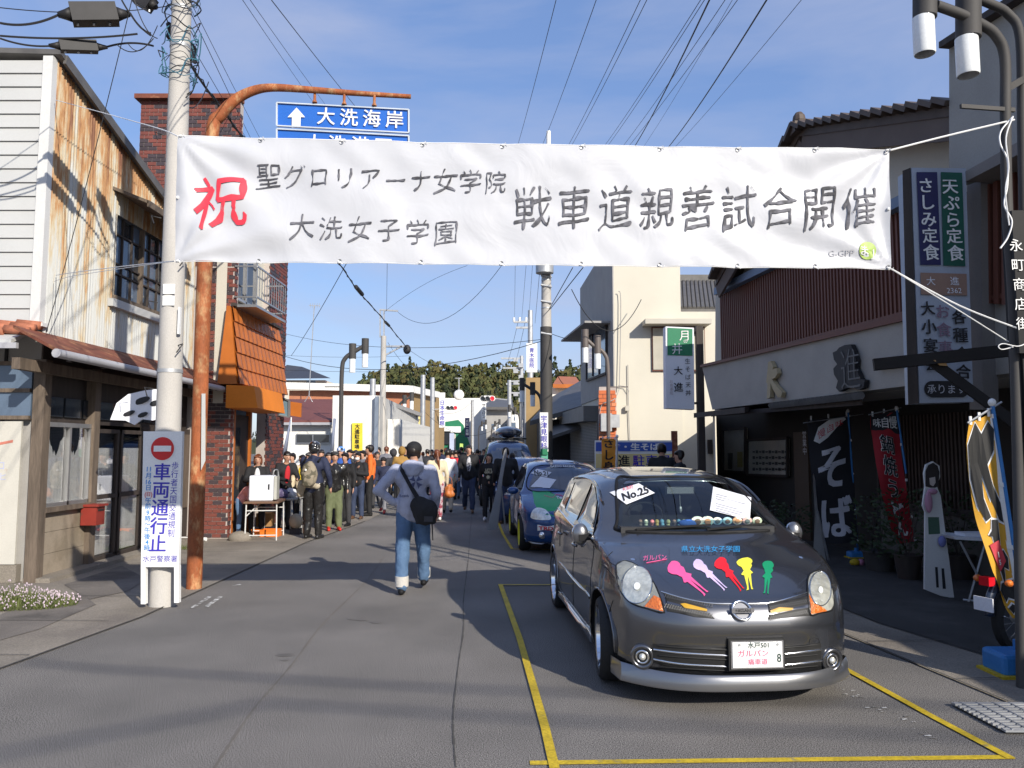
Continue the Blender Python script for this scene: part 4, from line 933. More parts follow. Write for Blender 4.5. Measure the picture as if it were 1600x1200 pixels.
for z in (2.6, 4.4): MB().box((x0 - .08, 40, z), (.06, 2.4, 1.1)).build('window', M['window_blue'], t)
MB().box((x0 - .45, 40, 2.15), (.9, 5.5, .15)).build('canopy', M['grey_wall'], t)
t, a, b = block('timber_shophouse', 'dark low timber shophouse with grey tiled roof behind the utility pole', 'house', 845, 912, 655, 31, mat('near_black_wood', (.035, .03, .028), .8), 6)
p = [at(828, 665, 30), at(912, 640, 30), at(912, 598, 36), at(862, 626, 37)]; MB().hexa(p + [q + V((0, 0, .18)) for q in p]).build('roof', M['tile'], t)
p = [at(850, 690, 28), at(915, 668, 28), at(915, 655, 30.5), at(856, 672, 30.5)]; MB().hexa(p + [q + V((0, 0, .12)) for q in p]).build('lean_to_roof', M['tile'], t)
t, a, b = block('red_roofed_house', 'white house gable with a small orange red tiled roof above the dark shophouse', 'house', 862, 906, 605, 42, M['white_wall'], 6)
p = [at(864, 606, 41.5), at(908, 606, 41.5), at(900, 594, 46), at(872, 593, 46)]; MB().hexa(p + [q + V((0, 0, .2)) for q in p]).build('roof', M['orange_tile'], t)
XC = at(962, 700, 22).x; ccw = thing('cream_building', 'cream rendered three storey building with a street wall coloured for shade and sloping parapet', 'building', (XC, 22, 0))
zT = at(962, 372, 22).z; zF = at(908, 452, 28.5).z; XB = at(908, 452, 28.5).x
xR = at(1064, 500, 22).x; x2 = at(1113, 500, 22).x
MB().hexa([V((XC, 22, 0)), V((xR, 22, 0)), V((xR, 28.5, 0)), V((XB, 28.5, 0)), V((XC, 22, zT)), V((xR, 22, zT)), V((xR, 28.5, zT)), V((XB, 28.5, zF))]).build('wall', M['cream'], ccw)
z2 = at(1100, 487, 22.05).z; MB().box(((xR + x2) / 2 + 2, 25, z2 / 2), (x2 - xR + 4, 5.9, z2)).build('lower_wall', M['cream'], ccw)
mb = MB(); mb.hexa([V((XC - .04, 21.97, 3.3)), V((XC + .0, 21.99, 3.3)), V((XB + .0, 28.5, 3.3)), V((XB - .04, 28.5, 3.3)), V((XC - .04, 21.97, zT + .03)), V((XC, 21.99, zT + .03)), V((XB, 28.5, zF + .03)), V((XB - .04, 28.5, zF + .03))]); mb.build('street_wall', M['grey_wall'], ccw)  # grey facing over the cream side, its shade put into the colour
nD = (V((XB, 28.5, 0)) - V((XC, 22, 0))).normalized(); nrm = V((-nD.y, nD.x, 0))
def sw(px, py): return onP(px, py, V((XC - .05, 22, 0)), nrm)
P = [sw(918, 595), sw(949, 583), sw(949, 507), sw(935, 511), sw(918, 530)]
wn = MB().prism(P, nrm * .03).build('window', M['window_blue'], ccw)
for a_, b_2 in ((0, 1), (1, 2), (2, 3), (3, 4), (4, 0)): MB().bar(P[a_] + nrm * .03, P[b_2] + nrm * .03, .07, .07).build('frame', M['dark_wood'], wn)
for px in (928, 938): MB().bar(sw(px, 522) + nrm * .04, sw(px, 588) + nrm * .04, .05, .05).build('mullion', M['dark_wood'], wn)
MB().bar(sw(908, 533) + nrm * .35, sw(953, 503) + nrm * .35, .8, .06).build('window_hood', M['grey_wall'], ccw)
P = [sw(888, 648), sw(936, 634), sw(936, 658), sw(888, 664)]
MB().prism([p + nrm * .5 for p in P], -nrm * .5).build('shop_fascia', mat('fascia_grey', (.16, .16, .155), .6), ccw)
MB().prism([sw(888, 664) , sw(936, 658), sw(936, 722), sw(888, 722)], nrm * .06).build('shutter', mat('shutter', (.14, .14, .14), .6), ccw)
mb = MB()
for k in range(26): mb.bar(sw(888, 665 + k * 2.2) + nrm * .07, sw(936, 659 + k * 2.4) + nrm * .07, .02, .015)
mb.build('shutter_slat', M['grey_wall'], ccw)
oc = MB().box(((at(936, 700, 21.9).x + XC) / 2, 21.86, at(950, 605, 21.9).z / 2), (XC - at(936, 700, 21.9).x, .2, at(950, 605, 21.9).z)).build('brick_pillar', M['mortar'], ccw)
xo = at(936, 700, 21.75).x; wo = XC - xo; orb = [mat('orange_brick', (.52, .13, .04), .6, var=.2, scale=6), mat('orange_brick_pale', (.60, .22, .10), .6, var=.2, scale=6)]
me_o = {}
for r_ in range(int(at(950, 605, 21.9).z / .115)):
    off = (r_ % 2) * .12; x = -off
    while x < wo:
        a_, b_2 = max(x + .006, 0), min(x + .234, wo)
        if b_2 - a_ > .04:
            kk_ = (round(b_2 - a_, 2), rb.random() < .35)
            if kk_ not in me_o:
                mb = MB().box((0, 0, 0), (b_2 - a_, .03, .10)); me = bpy.data.meshes.new('brick'); me.from_pydata(mb.v, [], mb.f); me.materials.append(orb[kk_[1]]); me_o[kk_] = me
            o = _o('brick', me_o[kk_], oc); o.location = WM[ccw].inverted() @ V((xo + (a_ + b_2) / 2, 21.75, .06 + r_ * .115)); WM[o] = WM[ccw]
        x += .24
hd0, hd1 = at(1007, 503, 21.6), at(1110, 503, 21.6)
MB().box(((hd0.x + hd1.x) / 2, 21.75, hd0.z), (hd1.x - hd0.x, .6, .14)).build('window_hood', M['cream_grey'], ccw)
a_, b_2 = at(1018, 511, 21.98), at(1102, 580, 21.98)
wn = MB().box(((a_.x + b_2.x) / 2, 21.97, (a_.z + b_2.z) / 2), (b_2.x - a_.x, .06, a_.z - b_2.z)).build('window', M['brown_sheet'], ccw)
for i in range(4):
    w4 = (b_2.x - a_.x) / 4; MB().box((a_.x + w4 * (i + .5), 21.93, (a_.z + b_2.z) / 2), (w4 - .05, .03, a_.z - b_2.z - .08)).build('pane', mat('blind', (.42, .39, .32), .7), wn)
mb = MB(); mb.tube(spline([at(966, 455, 21.9), at(970, 470, 21.9), at(968, 590, 21.9), at(966, 612, 21.9), at(958, 625, 21.7), at(940, 633, 21.7), at(936, 660, 21.7)], 4), .012, 5)
mb.tube([at(981, 570, 21.95), at(982, 640, 21.95), at(984, 688, 21.95)], .012, 5); mb.tube([at(966, 602, 21.9), at(978, 604, 21.9), at(983, 612, 21.9)], .01, 5)
mb.build('service_cable', M['grey_wall'], ccw)
MB().box(at(956, 658, 21.6), (.42, .16, .36)).box(at(947, 660, 21.6), (.3, .2, .5)).build('meter_box', M['galv'], ccw)
MB().box(at(980, 638, 21.9), (.12, .1, .14)).build('junction_box', M['cream_grey'], ccw)
for k in range(3): MB().box(at(1107 + k * 2.4, 698, 21.95), (.05, .05, .4)).build('vent_bar', M['dark_wood'], ccw)
kr = thing('tiled_roof_house', 'grey tiled roof of a house showing behind the cream building', 'house', at(1090, 700, 24.5))
p = [at(1040, 487, 23.2), at(1150, 487, 23.2), at(1140, 443, 27), at(1040, 443, 27)]; MB().hexa(p + [q + V((0, 0, .08)) for q in p]).build('roof', M['tile'], kr)
for k in range(16):
    t_ = (k + .5) / 16; a_ = p[0].lerp(p[1], t_) + V((0, 0, .1)); b_2 = p[3].lerp(p[2], t_) + V((0, 0, .1)); MB().tube([a_, b_2], .07, 6).build('roof_tile_row', M['tile'], kr, smooth=40)
MB().bar(p[3] + V((0, 0, .15)), p[2] + V((0, 0, .15)), .3, .28).build('roof_ridge', M['tile'], kr)
MB().box((p[0].x + 1.5, 26, 3.2), (3, 4, 6.2)).build('wall', M['grey_wall'], kr)
pk = thing('parking_board', 'long blue and yellow parking signboard on the ground in front of the cream wall', 'sign', at(1000, 720, 19))
Yk = 19.0; P = [at(930, 688, Yk), at(1050, 688, Yk), at(1050, 733, Yk), at(930, 733, Yk)]
MB().prism(P, (0, .12, 0)).build('board', M['sign_white'], pk)
MB().prism([q + V((0, -.01, 0)) for q in (at(931, 691, Yk), at(1050, 691, Yk), at(1050, 705, Yk), at(931, 705, Yk))], (0, .005, 0)).build('blue_band', mat('band_blue', (.04, .10, .42), .5), pk)
MB().prism([q + V((0, -.01, 0)) for q in (at(931, 709, Yk), at(1050, 709, Yk), at(1050, 731, Yk), at(931, 731, Yk))], (0, .005, 0)).build('cream_band', mat('band_cream', (.75, .62, .28), .5), pk)
MB().line('和食・生そば', frame(at(985, 698, Yk - .02), (1, 0, 0), (0, 0, 1)), 12 * Yk / 1200, sx=1.25, bold=.03).build('lettering', M['sign_white'], pk)
MB().text('進', frame(at(975, 720, Yk - .02), (1, 0, 0), (0, 0, 1)), 19 * Yk / 1200, bold=.03).build('lettering', M['ink'], pk)
MB().text('専用', frame(at(993, 720, Yk - .02), (1, 0, 0), (0, 0, 1)), 8 * Yk / 1200, vertical=True).build('lettering', M['red_ink'], pk)
MB().text('駐車場', frame(at(1018, 720, Yk - .02), (1, 0, 0), (0, 0, 1)), 19 * Yk / 1200, step=(1.05, 0), bold=.03).build('lettering', M['blue_ink'], pk)
MB().box(at(1054, 705, 19.1), (.14, .1, 1.0)).build('post', M['rust_roof'], pk); MB().box(at(940, 715, 19.1), (.08, .08, 1.0)).build('post', M['rust_roof'], pk)
ts = thing('hanging_shop_sign', 'tall white box sign with a green top hanging before the cream wall', 'sign', at(1065, 700, 17))
Yt = 17.0; P = [at(1040, 510, Yt), at(1084, 512, Yt), at(1085, 640, Yt), at(1041, 638, Yt)]
MB().prism(P, (.0, .30, 0)).build('sign_box', M['paper'], ts)
MB().prism([at(1043, 512, Yt - .01), at(1082, 514, Yt - .01), at(1082, 556, Yt - .01), at(1043, 555, Yt - .01)], (0, .005, 0)).build('green_panel', M['green_paint'], ts)
q = Yt / 1200
def tf(px, py): return frame(at(px, py, Yt - .02), (1, 0, .02), (0, 0, 1))
MB().text('月', tf(1070, 524), 18 * q).text('井', tf(1058, 545), 18 * q).text('の', tf(1071, 533), 7 * q).build('lettering', M['sign_white'], ts)
MB().text('大進', tf(1060, 592), 15 * q, step=(0, -1.75), bold=.02, jit=.05).text('生そば天丼', tf(1075, 589), 9.5 * q, vertical=True, step=(0, -1.3), jit=.05).build('lettering', M['ink'], ts)
MB().text('お食事処', tf(1049, 605), 6 * q, vertical=True).build('lettering', mat('faint', (.5, .42, .42), .6), ts)
a_ = at(1092, 510, Yt + .1); MB().box((a_.x, Yt + .1, a_.z / 2), (.15, .15, a_.z)).build('post', M['dark_wood'], ts)
for py in (520, 630): MB().bar(at(1083, py, Yt + .12), at(1092, py, Yt + .1), .05, .05).build('bracket', M['dark_wood'], ts)
FPp, FD = V((5.04, 10.08, 0)), V((-.15, 1, 0)).normalized(); FN = V((-FD.y, FD.x, 0))   # FN points to the street
def sf(px, py, out=0.0): return onP(px, py, FPp + FN * out, FN)
RC = -1.1
shop = thing('noodle_restaurant', 'dark timber noodle restaurant with brown ribbed wall and grey fascia on the shaded side', 'restaurant', (5.04, 10.1, 0))
def gp(px, z, out=0.0):     # facade point above a pixel column at height z
    q = sf(px, 700, out); return V((q.x, q.y, z))
W_ = [(gp(1118, 0), gp(1118, 7.2)), ]
poly = [gp(1118, 2.45), gp(1900, 2.45), V((*gp(1900, 0)[:2], 5.2)), sf(1483, 192), sf(1250, 225), sf(1118, 465)]
MB().prism(poly, -FN * 5).build('wall', M['cream_grey'], shop)
ap, rg_, lf = sf(1249, 213, .40), sf(1496, 180, .40), sf(1118, 446, .40)
mb = MB(); dn = -FN * 5.8
for a, b in ((ap, rg_), (ap, lf)): mb.hexa([a, b, b + dn, a + dn, a + V((0, 0, .12)), b + V((0, 0, .12)), b + dn + V((0, 0, .12)), a + dn + V((0, 0, .12))])
mb.build('roof', M['brown_tile'], shop)
for a, b, n_ in ((ap, rg_, 15), (ap, lf, 14)):
    for k in range(n_):
        p, q = a.lerp(b, k / n_), a.lerp(b, (k + 1) / n_); MB().bar(p + V((0, 0, .17 + .03)), q + V((0, 0, .13)), .30, .06).build('verge_tile', M['brown_tile'], shop)
    MB().bar(a + V((0, 0, -.12)) - FN * .05, b + V((0, 0, -.12)) - FN * .05, .05, .3).build('verge_board', mat('verge', (.13, .10, .085), .7), shop)
MB().bar(ap + V((0, 0, .14)), ap + dn + V((0, 0, .14)), .2, .12).build('ridge', M['tile'], shop)
MB().ell(ap + V((0, 0, .24)), (.10, .12, .15), 10, 6).box(ap + V((.0, .0, .12)), (.22, .24, .16)).build('ridge_end_tile', M['brown_tile'], shop)
z0, z1 = 3.40, 4.76
a, b = gp(1131, 0, .04), gp(1428, 0, .04); L_ = (b - a).length
MB().hexa([V((*a[:2], z0)), V((*b[:2], z0)), V((*(b - FN * .03)[:2], z0)), V((*(a - FN * .03)[:2], z0)), V((*a[:2], z1)), V((*b[:2], z1)), V((*(b - FN * .03)[:2], z1)), V((*(a - FN * .03)[:2], z1))]).build('sheet_backing', M['brown_sheet'], shop)
nr_ = int(L_ / .085); d = (b - a) / nr_; rib_me = None
mb0 = MB().box((0, 0, (z0 + z1) / 2), (.035, .028, z1 - z0)); rib_me = bpy.data.meshes.new('rib'); rib_me.from_pydata(mb0.v, [], mb0.f); rib_me.materials.append(M['brown_sheet'])
for k in range(nr_):
    p = a + d * (k + .5) + FN * .012; o = _o('sheet_rib', rib_me, shop); o.location = WM[shop].inverted() @ p; o.rotation_euler = (0, 0, math.atan2(FD.y, FD.x)); WM[o] = WM[shop]
MB().bar(V((*gp(1126, 0, .12)[:2], z1 + .08)), V((*gp(1430, 0, .12)[:2], z1 + .08)), .14, .14).build('blue_flashing', mat('flashing', (.16, .22, .32), .5), shop)
MB().bar(V((*gp(1131, 0, .08)[:2], z0)), V((*gp(1428, 0, .08)[:2], z0)), .07, .08).build('base_strip', M['brown_sheet'], shop)
q = [sf(1113, 640, .35), sf(1620, 578, .35), sf(1620, 452, .35), sf(1097, 573, .35)]
MB().prism(q, -FN * .5).build('fascia', mat('fascia_stucco', (.38, .36, .32), .85, var=.08), shop)
MB().bar(sf(1096, 572, .37), sf(1620, 450, .37), .06, .05).build('fascia_cap', M['brown_sheet'], shop)
def cut(label, pts, m, out=.44, th=.07, par=None):
    return MB().prism([sf(x, y, out) for x, y in pts], -FN * th)
big1 = [(1200, 566), (1204, 564), (1208, 573), (1207, 577), (1213, 575), (1215, 583), (1211, 590), (1206, 593), (1212, 602), (1222, 613), (1220, 621), (1215, 621), (1207, 607), (1204, 598), (1203, 621), (1198, 623), (1199, 600), (1197, 597), (1199, 580)]
cut('', big1, 0).build('raised_character', mat('gold_wood', (.42, .34, .2), .6), shop)
big2 = [(1301, 551), (1307, 548), (1311, 543), (1320, 539), (1329, 538), (1333, 548), (1337, 562), (1336, 575), (1341, 584), (1344, 592), (1351, 594), (1349, 606), (1341, 609), (1330, 605), (1320, 607), (1311, 612), (1306, 606), (1309, 595), (1303, 585), (1302, 576), (1308, 569), (1303, 562)]
cut('', big2, 0).build('raised_character', M['ink'], shop)
MB().text('進', (lambda f: f)(lambda x, y: sf(1328, 576, .45) - FD * x + V((0, 0, y))), .62, sx=.8, bold=-.015).build('carved_strokes', mat('carve', (.1, .1, .1), .5), shop)
MB().prism([sf(1365, 560, .44), sf(1412, 553, .44), sf(1412, 568, .44), sf(1367, 576, .44)], -FN * .06).build('raised_stroke', M['grey_wall'], shop)
ca = [gp(1112, 2.42, -.6), gp(1350, 2.42, -.6), gp(1350, 2.27, .35), gp(1112, 2.30, .5)]
mb = MB(); mb.hexa(ca + [p + V((0, 0, .07)) for p in ca]); mb.build('canopy', M['dark_wood'], shop)
ca = [gp(1118, 2.40, -.3), gp(1180, 2.40, -.3), gp(1165, 2.26, 1.0), gp(1085, 2.26, 1.0)]
MB().hexa(ca + [p + V((0, 0, .09)) for p in ca]).build('flat_canopy', M['dark_wood'], shop)
for r_ in range(4):
    for k in range(22):
        t_ = (k + .5) / 22; u = (r_ + .5) / 4; p = gp(1205, 2.50, -.25).lerp(gp(1352, 2.50, -.25), t_); o_ = gp(1205, 2.33, .45).lerp(gp(1352, 2.33, .45), t_)
        c0_, c1_ = p.lerp(o_, u - .13), p.lerp(o_, u + .13); MB().tube([c0_ + V((0, 0, .04)), c1_ + V((0, 0, .055))], .055, 6).build('roof_tile', M['tile'], shop)
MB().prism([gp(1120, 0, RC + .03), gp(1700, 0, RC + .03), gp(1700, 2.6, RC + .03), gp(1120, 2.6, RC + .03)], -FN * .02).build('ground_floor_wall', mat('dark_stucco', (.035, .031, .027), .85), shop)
for (x0, y0, x1, y1, m) in ((1131, 672, 1166, 736, 'paper'), (1169, 688, 1232, 742, 'paper')):
    p = [sf(x0, y1, RC + .08), sf(x1, y1 + 2, RC + .08), sf(x1, y0 - 3, RC + .08), sf(x0, y0, RC + .08)]
    wn = MB().prism(p, -FN * .03).build('menu_window', mat('menu_paper', (.78, .75, .66), .6, var=.2), shop)
    for i, j in ((0, 1), (1, 2), (2, 3), (3, 0)): MB().bar(p[i] + FN * .02, p[j] + FN * .02, .06, .05).build('frame', M['dark_wood'], wn)
    MB().prism([x + FN * .03 for x in p], FN * .004).build('pane', pane_glass, wn)
wn_ = [c for c in shop.children if c.name.startswith('menu_window')]
mt = MB()
for r_ in range(4):
    for k in range(11):
        c = sf(1176 + k * 5.0, 706 + r_ * 9, RC + .10); mt.bar(c, c + FD * -.10 + V((0, 0, .0)), .004, .03 + .03 * ((k + r_) % 2))
mt.build('menu_text', M['ink'], wn_[1])
MB().prism([sf(1152, 706, RC + .10), sf(1160, 706, RC + .10), sf(1160, 730, RC + .10), sf(1152, 730, RC + .10)], FN * .004).build('poster', mat('poster_yellow', (.55, .45, .08), .6), wn_[0])
MB().prism([sf(1137, 708, RC + .10), sf(1145, 708, RC + .10), sf(1144, 733, RC + .10), sf(1138, 733, RC + .10)], FN * .004).build('poster', M['ink'], wn_[0])
MB().text('営業中', (lambda x, y: sf(1257, 692, RC + .1) - FD * x + V((0, 0, y))), .15, vertical=True).build('door_lettering', M['paper'], shop)
MB().prism([gp(1240, 0, RC + .07), gp(1262, 0, RC + .07), gp(1262, 2.0, RC + .07), gp(1240, 2.0, RC + .07)], -FN * .04).build('door', mat('door_wood', (.10, .065, .04), .6), shop)
a, b = gp(1372, 0, RC + .10), gp(1535, 0, RC + .10); L_ = (b - a).length; zl, zh = .88, 2.18
MB().prism([V((*a[:2], zl)), V((*b[:2], zl)), V((*b[:2], zh)), V((*a[:2], zh))], -FN * .03).build('lattice_backing', M['dark'], shop)
nl = int(L_ / .075); mb0 = MB().box((0, 0, (zl + zh) / 2), (.036, .05, zh - zl)); lm = bpy.data.meshes.new('slat'); lm.from_pydata(mb0.v, [], mb0.f); lm.materials.append(mat('slat_wood', (.055, .036, .028), .7, var=.25))
for k in range(nl):
    p = a + (b - a) * (k + .5) / nl + FN * .03; o = _o('slat', lm, shop); o.location = WM[shop].inverted() @ p; o.rotation_euler = (0, 0, math.atan2(FD.y, FD.x)); WM[o] = WM[shop]
MB().bar(V((*a[:2], .84)), V((*b[:2], .84)), .14, .1).build('lattice_sill', M['dark_wood'], shop)
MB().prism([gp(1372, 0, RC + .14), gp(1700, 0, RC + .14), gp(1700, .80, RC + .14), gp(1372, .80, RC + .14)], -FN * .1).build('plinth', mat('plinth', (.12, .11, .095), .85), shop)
MB().prism([gp(1118, 0, .0), gp(1118, 0, -5), gp(1118, 2.46, -5), gp(1118, 2.46, .0)], FD * .1).build('end_wall', M['cream_grey'], shop)
tw = thing('tall_grey_building', 'tall plain grey rendered building behind the lamp at the upper right corner', 'building', gp(1483, 0, .3))
q = [sf(1483, 288, .50), sf(1483, 76, .50), sf(1800, -125, .50), sf(1800, 120, .50)]
MB().prism(q, -FN * 6).build('wall', mat('tall_wall', (.33, .32, .29), .85, var=.08), tw)
MB().bar(q[1] + V((0, 0, .03)), q[2] + V((0, 0, .03)), .25, .07).build('parapet_cap', M['dark_wood'], tw)
fy = lambda Y, z, o=.5: V((5.04 - .15 * (Y - 10.08), Y, z)) + FN * o
zq = q[1].z
MB().prism([fy(6.6, 0), fy(4.2, 0), fy(4.2, zq), fy(6.6, zq)], -FN * 6).build('side_wing', MC['tall_wall'], tw)
q = [sf(1508, 268, .72), sf(1700, 160, .72), sf(1700, 185, .72), sf(1508, 284, .72)]; MB().prism(q, -FN * .7).build('eave', mat('eave_grey', (.2, .18, .165), .8), tw)
MB().prism([sf(1510, 300, .32), sf(1800, 130, .32), sf(1800, 640, .32), sf(1510, 560, .32)], -FN * .3).build('lower_wall', mat('lower_grey', (.16, .15, .135), .85), tw)
MB().prism([sf(1536, 296, .34), sf(1680, 225, .34), sf(1680, 490, .34), sf(1538, 472, .34)], -FN * .02).build('window', M['dark'], tw)
for k in range(10): MB().prism([sf(1538 + k * 13, 290 - k * 7, .42), sf(1545 + k * 13, 287 - k * 7, .42), sf(1546 + k * 13, 474 + k, .42), sf(1539 + k * 13, 474 + k, .42)], -FN * .06).build('window_slat', M['brown_sheet'], tw)
MB().prism([sf(1511, 290, .5), sf(1532, 282, .5), sf(1536, 640, .5), sf(1515, 640, .5)], -FN * .18).build('pillar', mat('pillar_grey', (.2, .185, .17), .8), tw)
nb_ = thing('low_shop', 'low single storey shop beside the forecourt near the camera, its eave casting the shade', 'shop', (7.4, 3, 0))
MB().box((9.0, 2.4, 1.45), (2.6, 10.0, 2.9)).build('wall', M['cream_grey'], nb_); MB().box((8.4, 2.4, 2.95), (3.6, 10.8, .12)).build('roof', M['tile'], nb_)
vs_ = thing('vertical_shop_sign', 'tall white vertical box sign with navy and green menu panels beside the banner', 'sign', at(1470, 700, 7.7))
Yv = 7.7; tz = lambda x, y, d=0: at(x, y, Yv + d)
P = [tz(1424, 262), tz(1509, 263), tz(1521, 628), tz(1437, 630)]; MB().prism(P, (.0, .28, 0)).build('sign_box', mat('sign_face', (.36, .40, .46), .4), vs_)
MB().hexa([tz(1437, 630, .0) + V((-.01, 0, 0)), tz(1437, 630, .32) + V((-.01, 0, 0)), tz(1419, 632, .33), tz(1419, 632, .02), tz(1424, 262) + V((-.01, 0, 0)), tz(1424, 262, .32) + V((-.01, 0, 0)), tz(1410, 267, .33), tz(1410, 267, .02)]).build('side_box', M['dark_wood'], vs_)
f = -.012
MB().prism([tz(1432, 269, f), tz(1464, 269, f), tz(1470, 414, f), tz(1438, 414, f)][::-1], (0, -.004, 0)).build('navy_panel', M['navy'], vs_)
MB().prism([tz(1470, 269, f), tz(1503, 270, f), tz(1508, 416, f), tz(1474, 415, f)][::-1], (0, -.004, 0)).build('green_panel', mat('deep_green', (.01, .09, .06), .5), vs_)
MB().prism([tz(1438, 426, f), tz(1510, 428, f), tz(1511, 462, f), tz(1439, 460, f)][::-1], (0, -.004, 0)).build('brown_panel', mat('faded_brown', (.30, .19, .14), .6), vs_)
q = Yv / 1200
def vf(px, py): return frame(tz(px, py, -.025), (1, 0, 0), (-.035, 0, 1))
MB().text('さしみ定食', vf(1451, 342), 27 * q, vertical=True, bold=.03, jit=.06).text('天ぷら定食', vf(1489, 343), 27 * q, vertical=True, bold=.03, jit=.06).build('lettering', M['sign_white'], vs_)
MB().text('大進', vf(1473, 439), 15 * q, step=(2.5, 0)).line('2362', vf(1491, 454), 12 * q).build('lettering', M['paper'], vs_)
MB().text('大小宴会', vf(1453, 525), 24 * q, vertical=True, step=(0, -1.22), bold=.045, jit=.05).text('各種会合', vf(1502, 538), 24 * q, vertical=True, step=(0, -1.2), bold=.045, jit=.05).build('lettering', M['ink'], vs_)
MB().text('お食事', vf(1475, 515), 24 * q, vertical=True, step=(0, -1.2), bold=.03).build('lettering', mat('mauve_ink', (.22, .15, .2), .6), vs_)
cc = tz(1479, 608, -.012); mb = MB(); pts = []
for k in range(28):
    a = 2 * math.pi * k / 28; pts.append(cc + V(((22 if math.cos(a) > 0 else -22) * q + math.cos(a) * 13 * q, 0, math.sin(a) * 13 * q)))
MB().prism(pts[::-1], (0, -.003, 0)).build('dark_oval', M['ink'], vs_)
MB().text('承ります', vf(1479, 608), 15.5 * q, jit=.05).build('lettering', mat('pale_letter', (.55, .56, .6), .5), vs_)
for py in (300, 600): MB().bar(tz(1424, py, .2), sf(1500, py, .0), .05, .07).build('bracket', M['dark_wood'], vs_)
tb_ = thing('timber_beam', 'heavy dark timber beam with a diagonal brace reaching out before the vertical sign', 'beam', at(1600, 560, 7.2))
MB().bar(at(1365, 570, 7.35), at(1640, 541, 6.9), .10, .11).build('beam', M['shaded_wood'], tb_)
MB().bar(at(1458, 566, 7.25), at(1600, 672, 6.95), .09, .09).build('brace', M['shaded_wood'], tb_)
MB().prism([at(1458, 563, 7.15), at(1475, 562, 7.15), at(1480, 572, 7.15), at(1468, 571, 7.15)][::-1], (0, -.01, 0)).build('bare_wood', mat('raw_wood', (.42, .25, .10), .7), tb_)
MB().bar(at(1640, 541, 7.0), at(1645, 700, 7.0), .14, .14).build('post_stub', M['shaded_wood'], tb_)
def nobori(label, Y, left, right, pole, bar, m, marks, pole_m='steel_blue', base=True, pr=.014):
    t = thing('banner_flag', label, 'flag', G(pole[1][0], pole[1][1]) if base else at(pole[1][0], 700, Y))
    n = 26; Lc = spline([V((x, y, 0)) for x, y in left], 8); Rc = spline([V((x, y, 0)) for x, y in right], 8)
    def smp(C, t_): i = t_ * (len(C) - 1); k = min(int(i), len(C) - 2); return C[k].lerp(C[k + 1], i - k)
    def fp(u, v, e=0.0):
        p = smp(Lc, v).lerp(smp(Rc, v), u); q = at(p.x, p.y, Y); q.y += .035 * math.sin(v * 8 + u * 3) * (1 - u) + .02 * noise.noise(V((u * 3, v * 6, Y))) - e; return q
    mb = MB(); nu = 10
    mb.add([fp(i / nu, j / n) for j in range(n + 1) for i in range(nu + 1)], [((j + 1) * (nu + 1) + i, (j + 1) * (nu + 1) + i + 1, j * (nu + 1) + i + 1, j * (nu + 1) + i) for j in range(n) for i in range(nu)])
    cl = mb.build('flag_cloth', m, t, smooth=True)
    for fn in marks: fn(t, fp)
    (x0, y0), (x1, y1) = pole; MB().tube([at(x0, y0, Y), at((x0 + x1) / 2, (y0 + y1) / 2, Y), (G(x1, y1) if base else at(x1, y1, Y))], pr, 8).build('pole', M[pole_m], t, smooth=50)
    MB().ell(at(x0, y0, Y), (pr * 2, pr * 2, pr * 2.2), 8, 6).build('pole_knob', M['sign_white'], t, smooth=True)
    MB().tube([at(*bar[0], Y), at(*bar[1], Y)], pr * .55, 6).build('cross_bar', M['galv'], t)
    for v in (0.02, .27, .5, .74, .97):
        p = fp(1, v); x = x0 + (x1 - x0) * ((p - at(x0, y0, Y)).z / (at(x1, y1, Y) - at(x0, y0, Y)).z); q = at(x, y0 + (y1 - y0) * (x - x0) / ((x1 - x0) or 1), Y)
        MB().bar(p, q, .02, .035).build('loop', M['sign_white'], t)
    for u in (.08, .5, .92):
        p = fp(u, 0); MB().box(p + V((0, 0, .02)), (.02, .012, .07)).build('loop', M['sign_white'], t)
    return t
def mk(chars, v0, v1, m, bold=.04, u=.5, sx=1.0, e=.006, w_=.62, jit=.05, size=None):
    def fn(t, fp):
        mb = MB(); n_ = len(chars)
        for i, ch in enumerate(chars):
            vc = v0 + (v1 - v0) * (i + .5) / n_; h_ = (v1 - v0) / n_ * .92
            mb.text(ch, lambda x, y: fp(min(max(u + x, .01), .99), min(max(vc - y * h_ / w_ , .005), .995), e), w_, sx=sx, bold=bold, jit=jit)
        mb.build('lettering', m, t)
    return fn
def pg(pts, m, e=.008, nm='printed_shape'):
    def fn(t, fp):
        vs, fs = fill(pts, .12); mb = MB(); mb.add([fp(u, v, e) for u, v in vs], fs); mb.build(nm, m, t)
    return fn
flb = mat('flag_black', (.022, .022, .026), .75)
nobori('black banner flag with large white kana and a white leaf shaped patch', 12.0, [(1262, 656), (1266, 720), (1272, 790), (1281, 850)], [(1328, 648), (1331, 700), (1336, 780), (1341, 848)], [(1325, 642), (1341, 866)], [(1255, 661), (1349, 647)], flb,
       [pg([(.12, .20), (.25, .10), (.5, .04), (.85, .02), (.9, .06), (.7, .12), (.45, .20), (.25, .23)], M['sign_white']), mk('そば', .24, .96, mat('flag_white', (.62, .62, .66), .7), bold=.06, w_=.8),
        lambda t, fp: MB().text('味自慢', lambda x, y: fp(.52 + x, .125 - y * .36 - x * .14, .012), .2, step=(-1.05, 0)).build('lettering', M['red_ink'], t)])
